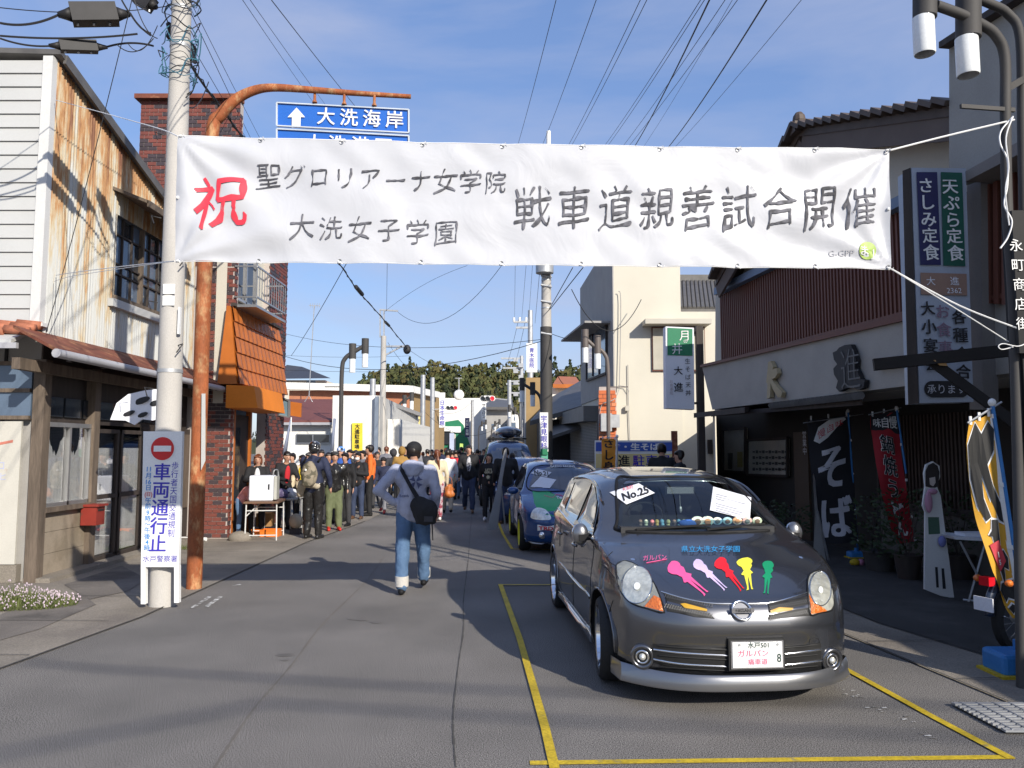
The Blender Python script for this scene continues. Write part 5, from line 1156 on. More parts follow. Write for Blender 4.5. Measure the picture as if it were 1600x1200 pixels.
nobori('black and red banner flag hanging crooked before the timber lattice', 10.5, [(1360, 650), (1364, 680), (1370, 740), (1384, 800), (1404, 850)], [(1404, 640), (1406, 690), (1414, 750), (1424, 810), (1428, 846)], [(1401, 638), (1416, 740)], [(1357, 648), (1408, 637)], mat('flag_red', (.38, .02, .03), .7),
       [pg([(.0, .0), (1, .0), (1, .2), (0, .2)], flb, .004), mk('味自慢', .04, .18, M['sign_white'], u=.5, w_=.24, bold=.04) if False else (lambda t, fp: MB().text('味自慢', lambda x, y: fp(.5 + x, .115 - y * .36, .01), .3, step=(.92, 0), bold=.03).build('lettering', M['sign_white'], t)),
        mk('鍋焼うどん', .22, .93, M['sign_white'], bold=.085, w_=.52), mk('鍋焼う', .22, .646, M['ink'], bold=.03, w_=.52, e=.012)], base=False)
S_ = 1 / 3.334
def of(x, y): return (1220 + x * S_, 620 + y * S_)
ol, orr = [of(980, 140), of(975, 260), of(1000, 480), of(1015, 620), of(1040, 740), of(1085, 890), of(1125, 960), of(1175, 1090), of(1225, 1160)], [of(1095, 90), of(1110, 200), of(1130, 420), of(1160, 620), of(1180, 780), of(1190, 850), of(1215, 960), of(1250, 1060), of(1270, 1130)]
blk = mat('flag_ink', (.02, .02, .02), .7); ofw = M['sign_white']
shapes = [[(.05, .12), (.32, .02), (.55, .10), (.85, .05), (1.0, .10), (.92, .17), (.62, .20), (.72, .27), (.95, .33), (.95, .40), (.78, .39), (.55, .30), (.40, .22), (.34, .30), (.50, .38), (.30, .40), (.12, .33), (.03, .22)],
          [(.52, .39), (.70, .39), (.68, .50), (.60, .54), (.68, .62), (.60, .66), (.48, .58), (.45, .47), (.30, .47), (.46, .44)],
          [(.60, .55), (.80, .53), (.92, .60), (.85, .68), (.70, .66), (.62, .74), (.70, .80), (.45, .80), (.48, .66)],
          [(.02, .80), (.30, .765), (.95, .74), (.98, .80), (.70, .86), (.40, .84), (.20, .86)], [(.15, .90), (.45, .88), (.80, .93), (.90, .99), (.6, .98), (.4, .93), (.2, .95)]]
def grow(p, k):
    cx = sum(x for x, _ in p) / len(p); cy = sum(y for _, y in p) / len(p)
    out = []
    for i, (x, y) in enumerate(p):
        a, b = p[i - 1], p[(i + 1) % len(p)]; tx, ty = (b[0] - a[0]), (b[1] - a[1]) * 3; l_ = math.hypot(tx, ty) or 1; nx, ny = ty / l_, -tx / l_ / 3
        out.append((min(max(x + nx * k, 0), 1), min(max(y + ny * k, 0), 1)))
    return out
def sign_area(p): return sum(p[i - 1][0] * p[i][1] - p[i][0] * p[i - 1][1] for i in range(len(p)))
marks = []
for i, p in enumerate(shapes):
    k = .035 if sign_area(p) > 0 else -.035
    marks += [pg(grow(p, k), ofw, .004 + i * .0004), pg(p, blk, .009 + i * .0004)]
marks += [pg([(.22, .44 + .08), (.62, .48), (.80, .62), (.42, .68)], mat('flag_patch', (.55, .06, .08), .7), .013), mk('15', .54, .64, ofw, u=.52, w_=.2, e=.018)]
marks += [pg([(.94, .03), (1, .03), (1, .98), (.94, .98)], ofw, .003)]
nobori('orange banner flag with heavy black brush writing on a bright blue pole', 6.35, ol, orr, [(1550, 629), (1603, 980)], [(1512, 661), (1565, 628)], mat('flag_orange', (.62, .33, .03), .7, var=.08), marks, base=False, pr=.016)
nobori('small orange banner flag with black brush writing before the brick pillar', 18.0, [(940, 685), (940, 735)], [(962, 686), (962, 735)], [(964, 682), (964, 735)], [(938, 684), (965, 684)], mat('flag_orange2', (.70, .28, .03), .7), [mk('さし身', .04, .98, M['ink'], bold=.06, w_=.8)], base=False, pr=.02, pole_m='galv')
rp2 = pole('tall concrete utility pole with a dark wrapped lower half and an eye clinic sign', at(853, 700, 24).x, 24, 11.3, .19, .13, lean=(.05, 0), bands=(5.2, 6.1, 7.0))
xx = at(853, 700, 24).x
MB().tube([V((xx + .01, 24, .0)), V((xx + .02, 24, 5.5))], [.20, .185], 20).build('dark_wrap', M['pole_dark'], rp2, smooth=50)
def psign(t, px, py, Y, w_, h_, chars, ink, size, m='sign_white'):
    q = Y / 1200; b = MB().box(at(px, py, Y), (w_ * q, .06, h_ * q)).build('sign_plate', M[m] if isinstance(m, str) else m, t)
    if chars: MB().text(chars, frame(at(px, py, Y - .04), (1, 0, 0), (0, 0, 1)), size * q, vertical=True, bold=.02).build('lettering', M[ink], b)
psign(rp2, 850, 675, 23.7, 13, 61, '宇津見眼科', 'blue_ink', 10.5); psign(rp2, 850, 706, 23.65, 11, 9, '', 'ink', 1, 'green_paint'); psign(rp2, 850, 716, 23.7, 12, 18, '', 'ink', 1, mat('green2', (.1, .35, .25), .6))
psign(rp2, 851, 656, 23.6, 0.1, 0.1, '', 'ink', 1)
MB().cyl(at(851, 395, 23.7), at(851, 427, 23.7), .28, n=16).build('transformer', M['galv'], rp2, smooth=50)
for py in (300, 330, 262): MB().bar(at(820, py, 24), at(885, py, 24), .09, .09).build('cross_arm', M['galv'], rp2)
mb = MB()
for py in (430, 445, 470, 520): mb.cyl(at(845, py, 23.85), at(862, py + 3, 23.85), .04)
mb.build('fittings', M['galv'], rp2); MB().cyl(at(857, 205, 23.9), at(857, 300, 24), .07).build('lightning_rod', M['sign_white'], rp2)
p2 = pole('farther utility pole with white insulators and a clinic sign box', at(829, 700, 38).x, 38, at(829, 485, 38).z, .17, .12, m=M['galv'])
for py, x0, x1 in ((503, 803, 832), (512, 806, 830)): MB().bar(at(x0, py, 38), at(x1, py, 38), .1, .1).build('cross_arm', M['galv'], p2)
for px in (803, 812, 822): MB().cyl(at(px, 503, 38), at(px, 496, 38), .06, n=8).build('insulator', M['sign_white'], p2, smooth=50)
psign(p2, 831, 559, 34, 17, 46, '青木医院', 'blue_ink', 8)
p3 = pole('grey steel pole with cross arms among the wires right of the traffic light', at(815, 700, 56).x, 56, at(815, 556, 56).z, .17, .13, m=M['galv'])
for py in (560, 575, 600, 614): MB().bar(at(783 + (py - 560) * .2, py, 56), at(818, py, 56), .12, .12).build('cross_arm', M['galv'], p3)
for k in range(8): MB().box(at(806 + (k % 2) * 8, 562 + k * 9, 55.8), (.35, .2, .28)).build('fitting', M['galv'], p3)
p4 = pole('grey signal pole that carries the nearer traffic light', at(796, 700, 55).x, 55, at(796, 594, 55).z, .16, .14, m=M['galv'])
MB().bar(at(796, 596, 55), at(814, 595, 55), .1, .1).build('cross_arm', M['galv'], p4); MB().bar(at(796, 614, 55), at(814, 614, 55), .1, .1).build('cross_arm', M['galv'], p4)
p5 = pole('slim concrete utility pole with a square top frame in front of the white wall', at(597, 700, 31).x, 31, at(597, 525, 31).z, .14, .11)
for px in (594, 600): MB().bar(at(px, 527, 31), at(px, 483, 31), .05, .05).build('frame_bar', M['galv'], p5)
for a, b in (((594, 484), (622, 486)), ((596, 541), (632, 541)), ((600, 556), (628, 541))): MB().bar(at(*a, 31), at(*b, 31), .07, .06).build('cross_arm', M['galv'], p5)
MB().ell(at(636, 546, 31), (.16, .1, .2), 8, 6).build('insulator', M['wire'], p5, smooth=True)
for px, py, Y, lb in ((660, 586, 48, 'pale thin steel pole, left one of the pair in front of the ochre store wall'), (675, 590, 52, 'pale thin steel pole, right one of the pair in front of the ochre store wall'), (581, 592, 40, 'short pale pole tip rising behind the white flat roofed building'), (738, 625, 78, 'thin dark pole before the white building at the street end')):
    pole(lb, at(px, 700, Y).x, Y, at(px, py, Y).z, .17, .15, m=M['galv'])
an = thing('antenna', 'thin roof antenna mast on a tripod behind the dark red roof', 'antenna', at(485, 628, 38))
mb = MB(); mb.tube([at(483, 618, 38), at(486, 560, 38), at(491, 478, 38)], .025, 5); mb.tube([at(476, 628, 38), at(483, 617, 38), at(488, 628, 38)], .025, 5); mb.bar(at(483, 477, 38), at(501, 478, 38), .03, .03); mb.build('mast', M['galv'], an)
mb = MB()
for k in range(5): mb.bar(at(485 + k * 3.5, 474, 38), at(485 + k * 3.5, 481, 38), .02, .02)
mb.build('element', M['galv'], an)
sd = thing('satellite_dish', 'white satellite dish on a mast before the dark wood', 'satellite dish', at(717, 617, 80)); MB().ell(at(717, 617, 80), (.55, .2, .55), 12, 8).build('dish', M['sign_white'], sd, smooth=True); MB().cyl(at(717, 625, 80.2), at(717, 590, 80.2), .05, n=6).bar(at(711, 591, 80.2), at(722, 591, 80.2), .06, .06).build('mast', M['galv'], sd)

def wire(label, a, b, sag=0.0, r=.008, ext=0.0, group='overhead wires', n=16, nm='overhead_wire'):
    A_, B_ = at(*a), at(*b)
    if ext: A_ = A_ + (A_ - B_).normalized() * ext
    pts = []
    for k in range(n + 1):
        t = k / n; p = A_.lerp(B_, t); p.z -= sag * 4 * t * (1 - t); pts.append(p)
    mb = MB(); mb.tube(pts, r, 5); return tag(mb.build(nm, M['wire']), label, 'wire', group)
ORD = 'first second third fourth fifth sixth seventh eighth ninth tenth'.split()
for wi, (x0, x1, ye, Ye, r) in enumerate(((867, 808, 225, 38, .006), (929, 845, 228, 24, .006), (997, 885, 228, 24, .006), (1007, 890, 228, 24, .006), (1090, 941, 228, 24, .006), (1096, 946, 228, 24, .006), (1128, 970, 228, 24, .006), (1147, 976, 232, 24, .006), (1140, 1002, 230, 24, .004), (1246, 1050, 230, 24, .005))):
    a = at(x0, 0, 9.0); b = at(x1, ye, 21.0 if Ye == 24 else 24)
    wire(ORD[wi] + ' thin wire from the left where the bundle leaves the top edge of the sky', (x0, -1, 9.0), (x1 - (x0 - x1) * .12, ye + 28, 23.5), .12, r * .8, ext=3)
for (x0, x1, lb) in ((1107, 990, 'thick dark twisted service cable, left one of two crossing the upper right sky'), (1196, 1039, 'thick dark twisted service cable, right one of two crossing the upper right sky')):
    wire(lb, (x0, -2, 8.0), (x1 - 14, 252, 22), .15, .010, ext=1, nm='service_cable', group='thick service cables')
for wi, (x0, y0, Y0, x1, y1, Y1, r) in enumerate(((432, 0, 9, 560, 170, 20, .006), (386, 0, 9, 484, 150, 20, .004), (398, 0, 9, 500, 150, 20, .004), (262, -5, 8.5, 385, 214, 19, .005), (294, 0, 8.5, 392, 214, 19, .005), (302, 0, 8.5, 412, 225, 19, .004), (0, 12, 8, 240, 8, 8.8, .006))):
    wire(('dark wire ending behind the arm of the direction sign', 'faint wire left of the direction sign, nearer its arrow', 'second faint wire close behind the direction sign arm', 'thin wire passing the round pole on its right', 'middle one of the three thin wires over the brick parapet', 'last thin wire right of the brick parapet', 'level thin wire above the large splice box')[wi], (x0, y0, Y0), (x1 + (x1 - x0) * .15, y1 + (y1 - y0) * .15, Y1 * 1.1), .08, r, ext=14 if y0 <= 0 and x0 > 20 else 0)
MIDL = ['slanting wire from the banner edge down to the brick building corner', 'drooping wire from the banner edge to the slim far pole', 'straight faint wire from the banner to the slim far pole', 'upright faint wire above the slim far pole', 'upper long level wire across the sky under the banner', 'lower long rising wire from the brick building to the dark wrapped pole', 'faint level wire ending near the slim far pole', 'lowest faint level wire above the store roof', 'upright wire above the farther pole, leftmost', 'upright wire above the farther pole, second from the left', 'upright wire above the farther pole, third from the left', 'upright wire above the farther pole, nearest the dark wrapped pole', 'left one of two dark wires rising right from the dark wrapped pole', 'right one of two dark wires rising right from the dark wrapped pole', 'short wire from the dark wrapped pole to the cream building', 'dark wire dropping right from the dark wrapped pole over the low roofs', 'thin wire from the dark wrapped pole over the orange red roof', 'wire sloping right from the slim far pole arm towards the wood', 'wire from the slim far pole to the left thin steel pole', 'wire crossing before the wood to the signal pole', 'slanting wire from the signal pole down to the nearer traffic light', 'wire between the right thin steel pole and the traffic light', 'low wire sagging over the crowd from the left thin steel pole', 'left wire between the farther pole and the steel pole with cross arms', 'right wire between the farther pole and the steel pole with cross arms', 'drooping service wire on the cream lit wall']
for wi, (a, b, s_, r) in enumerate((((545, 405, 20), (455, 556, 33), .1, .010), ((786, 412, 22), (622, 488, 31), 1.0, .008), ((730, 415, 26), (600, 488, 31), -.2, .006), ((605, 411, 24), (604, 486, 31), 0, .007), ((440, 520, 40), (850, 530, 24), .5, .009), ((440, 555, 36), (850, 532, 24), .8, .012), ((440, 555, 45), (640, 556, 45), .1, .008), ((440, 578, 60), (680, 580, 60), .1, .012),
                     ((805, 415, 24), (804, 500, 38), 0, .006), ((822, 415, 24), (815, 500, 38), 0, .006), ((832, 415, 24), (826, 500, 38), 0, .006), ((844, 415, 24), (836, 505, 38), 0, .008), ((895, 418, 18), (856, 487, 24), .0, .011), ((911, 418, 18), (862, 480, 24), .0, .013), ((858, 520, 24), (912, 533, 22), .05, .01),
                     ((860, 560, 24), (880, 600, 30), .1, .014), ((866, 578, 24), (910, 570, 26), .05, .007), ((632, 541, 31), (700, 575, 50), .2, .008), ((606, 535, 31), (660, 590, 48), .3, .008), ((675, 592, 52), (796, 600, 55), .8, .012), ((796, 606, 55), (744, 622, 55), .0, .014), ((675, 640, 50), (740, 625, 60), .6, .010), ((660, 640, 48), (790, 660, 50), 1.2, .010),
                     ((810, 500, 38), (790, 575, 55), .2, .010), ((820, 505, 38), (803, 572, 55), .2, .010), ((893, 452, 20), (1002, 468, 21.5), 1.0, .012))):
    wire(MIDL[wi], a, b, s_, r)
for lb_, sp_ in (('thick service cable crossing the street high above and behind the camera', [(-3.9, 6.3), (-3.2, 6.1), (-.5, 5.62), (3.2, 5.2)]), ('second thick cable crossing behind the camera with a bend at its splice', [(-4.6, 3.6), (-2.9, 4.4), (-1.65, 5.3), (.2, 4.98), (3.4, 4.6)])):
    k_ = 8.5 / SUN.z; mb = MB(); mb.tube([V((x, y, 0)) + SUN * k_ for x, y in sp_], .022, 6); tag(mb.build('service_cable', M['wire']), lb_, 'wire', 'cables behind the camera')
cb = thing('bundled_cable', 'thick black bundled cable slanting down from the round pole to the slim far pole', 'cable', at(440, 330, 15))
pts = [at(292, 92, 9.0), at(320, 135, 9.8), at(372, 205, 11.4), at(440, 300, 14), at(530, 412, 19), at(560, 455, 21.5), at(600, 500, 27), at(637, 545, 31)]
mb = MB(); sp = spline(pts, 8); mb.tube(sp, [.016] * len(sp), 6); mb.tube([p + V((.03 * math.sin(i * 1.9), 0, .03 * math.cos(i * 1.9))) for i, p in enumerate(sp)], .008, 4); mb.build('cable', M['wire'], cb)
MB().cyl(at(556, 448, 21.2), at(566, 460, 22), .06, .06, 8).build('sleeve', M['wire'], cb); MB().cyl(at(602, 503, 27.2), at(608, 509, 28), .05, .05, 8).build('sleeve', M['wire'], cb)
wire('drooping dark wire loop from the round pole to the bundled cable', (266, 97, 8.6), (326, 128, 9.9), .45, .007, nm='cable_loop', group=None)
def closure(label, a, b, r, Ya, Yb, ribs=True):
    t = thing('splice_closure', label, 'splice box', at((a[0] + b[0]) / 2, (a[1] + b[1]) / 2, (Ya + Yb) / 2)); A_, B_ = at(*a, Ya), at(*b, Yb); d = B_ - A_
    dark = mat('closure', (.016, .015, .016), .6, var=.3, scale=8)
    MB().bar(A_ + d * .18, B_ - d * .18, r * 1.7, r * 2, up=(0, 0, 1)).build('body', dark, t)
    MB().tube([A_, A_ + d * .10, A_ + d * .18], [r * .3, r * .55, r * .8], 8).build('end_cap', dark, t, smooth=True); MB().tube([B_ - d * .18, B_ - d * .10, B_], [r * .8, r * .55, r * .3], 8).build('end_cap', dark, t, smooth=True)
    for k in (.28, .5, .72): MB().cyl(A_ + d * k - V((0, .0, r * .9)), A_ + d * k - V((0, 0, r * 1.25)), .012, n=6).build('bolt', M['galv'], t)
closure('large dark splice box hanging on the uppermost cable left of the round pole', (90, 23), (203, 22), .105, 8.2, 8.5)
closure('smaller dark splice box on the lower cable left of the round pole', (76, 71), (168, 74), .062, 8.2, 8.5)
closure('dark splice box slanting on the cable just right of the round pole', (262, 36), (306, 98), .085, 8.6, 9.1)
closure('dark splice box at the top edge of the photo by the round pole head', (205, -12), (245, 12), .085, 8.6, 8.6)
LCL = ['cable running left from the large splice box', 'short cable between the large splice box and the round pole', 'long level cable between the two splice boxes', 'cable running left from the smaller splice box', 'short cable between the smaller splice box and the round pole', 'thin looping cable below the large splice box', 'cable dropping from the top edge to the round pole', 'thin low loop of cable right of the smaller splice box', 'second cable dropping steeply beside the round pole head']
for wi, (a, b, s_, r) in enumerate((((0, 36, 8), (92, 23, 8.2), .06, .014), ((203, 20, 8.5), (236, 52, 8.6), .05, .012), ((0, 56, 8), (215, 53, 8.5), .04, .012), ((0, 60, 8), (78, 72, 8.2), .03, .011), ((168, 73, 8.5), (240, 72, 8.6), -.04, .012), ((183, 70, 8.4), (240, 60, 8.5), .12, .006), ((190, 0, 8.4), (236, 56, 8.6), .05, .010), ((200, 68, 8.4), (246, 40, 8.6), .18, .005), ((210, 0, 8.5), (246, 60, 8.5), .1, .006))):
    wire(LCL[wi], a, b, s_, r, group='cables at the pole head', nm='communication_cable')
wire('thin guy wire hanging down the timber house front', (206, 0, 8.4), (72, 520, 9.75), .12, .005, group=None, nm='guy_wire')
rs2 = random.Random(5); fit = mat('cable_teal', (.05, .16, .22), .5); hdw = MB()
for k in range(26):
    a0 = rs2.uniform(0, 6.28); z = rs2.uniform(5.9, 7.2); P = []
    for j in range(7): a_ = a0 + j * .55; P.append(V((pb.x - .035 + (.14 + rs2.uniform(0, .10)) * math.cos(a_), pb.y + (.14 + rs2.uniform(0, .06)) * math.sin(a_), z + rs2.uniform(-.05, .05) + j * rs2.uniform(-.03, .05))))
    hdw.tube(spline(P, 3), rs2.uniform(.003, .008), 4, mi=k % 2)
hdw.build('coiled_leads', [M['wire'], fit], LP)
MB().bar(V((pb.x - .3, pb.y - .05, 6.9)), V((pb.x + .3, pb.y - .05, 6.9)), .06, .06).build('cross_arm', M['galv'], LP)
def X_of(y, z, hw, L, shp):
    b = hw
    if z < .30: b -= (.30 - z) * .25
    if z > shp['belt']: b -= (z - shp['belt']) * shp['tumble'] + min(.05, (z - shp['belt']) * .6)
    elif z > .62: b -= (z - .62) * .08
    t = max(0, (shp['fr'] - y) / shp['fr']); b -= .16 * t ** 2.0
    t = max(0, (y - (L - .6)) / .6); b -= .10 * t ** 2.0
    b += shp.get('flare', .018) * max(math.exp(-((y - shp['w0']) / .42) ** 4), math.exp(-((y - shp['w1']) / .42) ** 4)) * (1 if z < .72 else max(0, 1 - (z - .72) / .15))
    return b
def car_shell(t, cp, ep, hw, L, shp, p=3.2, cuts=True, mats=None):
    n = 7; C = spline([V((0, a, b)) for a, b in cp], n); E = spline([V((0, a, b)) for a, b in ep], n)
    k = 12                                       # underside back to the front
    C += [C[-1].lerp(C[0], i / k) for i in range(1, k)]; E += [E[-1].lerp(E[0], i / k) for i in range(1, k)]
    N = len(C); S = [0, .12, .25, .38, .5, .6, .7, .78, .85, .91, .96, 1.0]; S = [-s for s in S[:0:-1]] + S
    mb = MB()
    for i in range(N):
        xe = X_of(E[i].y, E[i].z, hw, L, shp)
        for s in S:
            a = abs(s) ** p; mb.v.append((s * xe, C[i].y + (E[i].y - C[i].y) * a, C[i].z + (E[i].z - C[i].z) * a))
    w_ = len(S)
    for i in range(N):
        j = (i + 1) % N
        for q in range(w_ - 1): mb.f.append((i * w_ + q, i * w_ + q + 1, j * w_ + q + 1, j * w_ + q))
    poly = [(e.y, e.z) for e in E]; vs, fs = fill(poly, .09)
    for sg in (-1, 1):
        b = len(mb.v); mb.v += [(sg * X_of(y, z, hw, L, shp), y, z) for y, z in vs]
        mb.f += [tuple(b + i for i in (f if sg > 0 else f[::-1])) for f in fs]
    bm = bmesh.new(); B = [bm.verts.new(v) for v in mb.v]
    for f in mb.f:
        try: bm.faces.new([B[i] for i in f])
        except ValueError: pass
    bmesh.ops.remove_doubles(bm, verts=bm.verts, dist=.0015)
    bmesh.ops.recalc_face_normals(bm, faces=bm.faces)
    me = bpy.data.meshes.new('body'); bm.to_mesh(me); bvh = BVHTree.FromBMesh(bm); bm.free()
    for m in mats: me.materials.append(m)
    me.polygons.foreach_set('use_smooth', [True] * len(me.polygons))
    o = _o('body', me, t); WM[o] = WM[t]
    return o, bvh, E
def cutter(mb, m):
    me = bpy.data.meshes.new('cut'); bm = bmesh.new(); B = [bm.verts.new(v) for v in mb.v]
    for f in mb.f: bm.faces.new([B[i] for i in f])
    bmesh.ops.recalc_face_normals(bm, faces=bm.faces); bm.to_mesh(me); bm.free(); me.materials.append(m)
    return me
def cut_with(o, me):
    c = bpy.data.objects.new('cut', me); COL.objects.link(c); c.parent = o.parent; TMP.append(c)
    md = o.modifiers.new('b', 'BOOLEAN'); md.operation = 'DIFFERENCE'; md.solver = 'EXACT'; md.object = c; md.material_mode = 'TRANSFER'
    if o not in LATER: LATER.append(o)
class Skin:
    """patches cast from outlines onto a car body"""
    def __init__(s, t, bvh): s.t = t; s.bvh = bvh; s.Mi = WM[t].inverted(); s.o = s.Mi @ V((0, 0, H0)); s.R = s.Mi.to_3x3()
    def pix(s, px, py, off=0.0):
        d = (s.R @ ray(px, py)).normalized(); h, n, _, _ = s.bvh.ray_cast(s.o, d)
        if h is None: return None
        if n.dot(d) > 0: n = -n
        return h + n * off, n
    def side(s, y, z, sg, off=0.0):
        h, n, _, _ = s.bvh.ray_cast(V((sg * 3, y, z)), V((-sg, 0, 0)))
        if h is None: return None
        if n.x * sg < 0: n = -n
        return h + n * off, n
    def front(s, x, z, off=0.0):
        h, n, _, _ = s.bvh.ray_cast(V((x, -2, z)), V((0, 1, 0)))
        if h is None: return None
        return h + (n if n.y < 0 else -n) * off, n
    def patch(s, name, pts, m, mode='pix', off=.004, step=None, sg=-1, parent=None, thick=0.0, smooth=True, curve=0):
        if curve: pts = [(v.x, v.y) for v in spline([V((a, b, 0)) for a, b in pts], curve, closed=True)]
        step = min(step or 6, 6) if mode == 'pix' else (step or .07)
        vs, fs = fill(pts, step); P = []; ok = []; Nn = []
        for a, b in vs:
            h = s.pix(a, b, off) if mode == 'pix' else (s.side(a, b, sg, off) if mode == 'side' else s.front(a, b, off))
            ok.append(h is not None); P.append(h[0] if h else V((0, 0, 0))); Nn.append(h[1] if h else V((0, -1, 0)))
        fs = [f for f in fs if all(ok[i] for i in f)]
        mb = MB(); mb.add(P, fs)
        if thick:      # a rim down to the surface
            n = len(pts); b = len(mb.v); mb.v += [tuple(P[i] - Nn[i] * thick) for i in range(n)]
            for i in range(n):
                j = (i + 1) % n
                if ok[i] and ok[j]: mb.f.append((i, j, b + j, b + i)); mb.m.append(0)
        return mb.build(name, m, parent or s.t, world=False, smooth=smooth and 50)
    def strip(s, name, pts, r, m, mode='pix', off=.002, sg=-1, parent=None, closed=False, n=6, flat=1.0, k=6):
        sp = spline([V((a, b, 0)) for a, b in pts], k, closed=closed)
        if closed: sp.append(sp[0])
        P = []
        for v in sp:
            h = s.pix(v.x, v.y, off) if mode == 'pix' else (s.side(v.x, v.y, sg, off) if mode == 'side' else s.front(v.x, v.y, off))
            if h: P.append(h[0])
        if len(P) < 2: return None
        mb = MB(); mb.tube(P, r, n); return mb.build(name, m, parent or s.t, world=False, smooth=60)
def wheel(t, x, y, r, w_, m_rim, m_lip, sg=-1, spokes=7, steer=0.0, tyre=.62):
    Mx = Matrix.Translation(V((x, y, r))) @ Matrix.Rotation(steer, 4, 'Z') @ Matrix.Rotation(R(90) * sg, 4, 'Y')   # local z points outwards
    rt_ = r * .74
    wl = MB().lathe([(rt_, -w_ / 2), (r * .90, -w_ / 2), (r * .985, -w_ * .38), (r, -w_ * .2), (r, w_ * .2), (r * .985, w_ * .38), (r * .90, w_ * .52), (rt_ * 1.04, w_ * .5), (rt_, w_ * .40)], Mx, 40).build('wheel', mat('tyre', (.018, .018, .018), .75, bump=.2), t, world=False, smooth=40)
    MB().lathe([(rt_ * 1.03, w_ * .44), (rt_ * 1.02, w_ * .50), (rt_ * .95, w_ * .47), (rt_ * .90, w_ * .10), (rt_ * .88, -w_ * .3)], Mx, 40).build('rim_lip', m_lip, wl, world=False, smooth=40)
    sp_ = MB(); sp_.lathe([(0, w_ * .30), (rt_ * .18, w_ * .30), (rt_ * .22, w_ * .2)], Mx, 16)
    for k in range(spokes):
        a = 2 * math.pi * k / spokes; c, s_ = math.cos(a), math.sin(a)
        for da in (-.11, .11):
            a2 = a + da * .9; p0 = Mx @ V((rt_ * .12 * math.cos(a), rt_ * .12 * math.sin(a), w_ * .26)); p1 = Mx @ V((rt_ * .95 * math.cos(a2), rt_ * .95 * math.sin(a2), w_ * .22)); up = (Mx.to_3x3() @ V((0, 0, 1)))
            sp_.bar(p0, p1, .022, .018, up=up)
    sp_.build('spoke', m_rim, wl, world=False)
    MB().lathe([(0, -w_ * .1), (rt_ * .9, -w_ * .1)], Mx, 24).build('brake_disc', M['black'], wl, world=False)
    return wl
def paint(name, col, metal=.75, rough=.28, flake=.12):
    return mat(name, col, rough, metal, var=.03, scale=2, fine=flake, bscale=900, coat=1.0)

car = thing('parked_car', 'grey five door hatchback with coloured figure silhouettes on its bonnet, parked in the yellow bay', 'car', (1.555, 5.10, 0), R(4.3), None)
gp_ = paint('grey_paint', (.145, .148, .16), .9, .27, .05); silver = paint('silver_paint', (.26, .26, .265), .85, .3)
SH = dict(belt=.98, tumble=.36, fr=1.0, w0=.80, w1=3.38, flare=.02)
cp = [(.14, .16), (.075, .20), (.045, .30), (.035, .42), (.02, .52), (.035, .60), (.075, .67), (.15, .725), (.42, .84), (.75, .945), (.96, 1.015), (1.30, 1.215), (1.66, 1.405), (1.95, 1.475), (2.5, 1.515), (3.1, 1.49), (3.58, 1.42), (3.78, 1.22), (3.93, .95), (4.02, .62), (4.0, .35), (3.9, .2)]
ep = [(.38, .16), (.32, .20), (.29, .30), (.275, .42), (.27, .52), (.28, .60), (.31, .68), (.38, .765), (.60, .885), (.90, .96), (1.12, 1.005), (1.42, 1.18), (1.78, 1.345), (2.05, 1.40), (2.55, 1.43), (3.08, 1.405), (3.46, 1.34), (3.64, 1.18), (3.76, .93), (3.82, .62), (3.80, .35), (3.7, .2)]
body, bvh, EE = car_shell(car, cp, ep, .845, 4.0, SH, p=3.7, mats=[gp_, M['black'], M['dark']])
for sg in (-1, 1):
    for y in (.80, 3.38):
        mb = MB(); mb.lathe([(0, -.30), (.335, -.30), (.335, .22), (0, .22)], Matrix.Translation(V((sg * .78, y, .315))) @ Matrix.Rotation(R(90), 4, 'Y'), 40); cut_with(body, cutter(mb, M['black']))
ws = [(-.60, 1.085), (-.585, 1.12), (-.47, 1.385), (-.30, 1.405), (0, 1.412), (.30, 1.405), (.47, 1.385), (.585, 1.12), (.60, 1.085), (.3, 1.075), (0, 1.07), (-.3, 1.075)]
mb = MB().prism([V((x, .9, z)) for x, z in ws], (0, 1.55, 0)); cut_with(body, cutter(mb, mat('cabin', (.022, .022, .024), .8)))
sk = Skin(car, bvh)
wo = [(x * 1.05, z + (.03 if z > 1.3 else (-.035 if z < 1.1 else 0))) for x, z in ws]
gl = sk.patch('windscreen', wo, glass('car_glass', (.62, .70, .70), .01, .05), 'front', .006, .1)
sk.strip('windscreen_seal', wo, .014, M['black'], 'front', .002, closed=True)
frit = mat('frit', (.01, .01, .011), .4)
def band(a, b, name='glass_border'):
    mb = MB(); n = len(a)
    for i in range(n - 1):
        q = [sk.front(*p, .003) for p in (a[i], a[i + 1], b[i + 1], b[i])]
        if all(q): mb.quad(*[x[0] for x in q])
    return mb.build(name, frit, gl, world=False, smooth=True)
oo = [(v.x, v.y) for v in spline([V((x, z, 0)) for x, z in wo], 4, closed=True)]; ii = [(x * .925, 1.23 + (z - 1.23) * .88) for x, z in oo]
band(oo + oo[:1], ii + ii[:1])
dash = MB(); dash.hexa([V((-.62, 1.06, 1.03)), V((.62, 1.06, 1.03)), V((.62, 1.75, 1.03)), V((-.62, 1.75, 1.03)), V((-.62, 1.06, 1.078)), V((.62, 1.06, 1.078)), V((.62, 1.75, 1.115)), V((-.62, 1.75, 1.115))]); dash.build('dashboard', mat('dash', (.03, .03, .032), .7), car, world=False)
MB().add(*(lambda m: (m.v, m.f))(MB().tube([V((.36 - .62 + .15 * math.cos(a), 1.72 + .05 * math.sin(a), 1.13 + .15 * math.sin(a) * .6)) for a in [k * math.pi / 12 for k in range(25)]], .012, 6))).build('steering_wheel', M['black'], car, world=False, smooth=True)
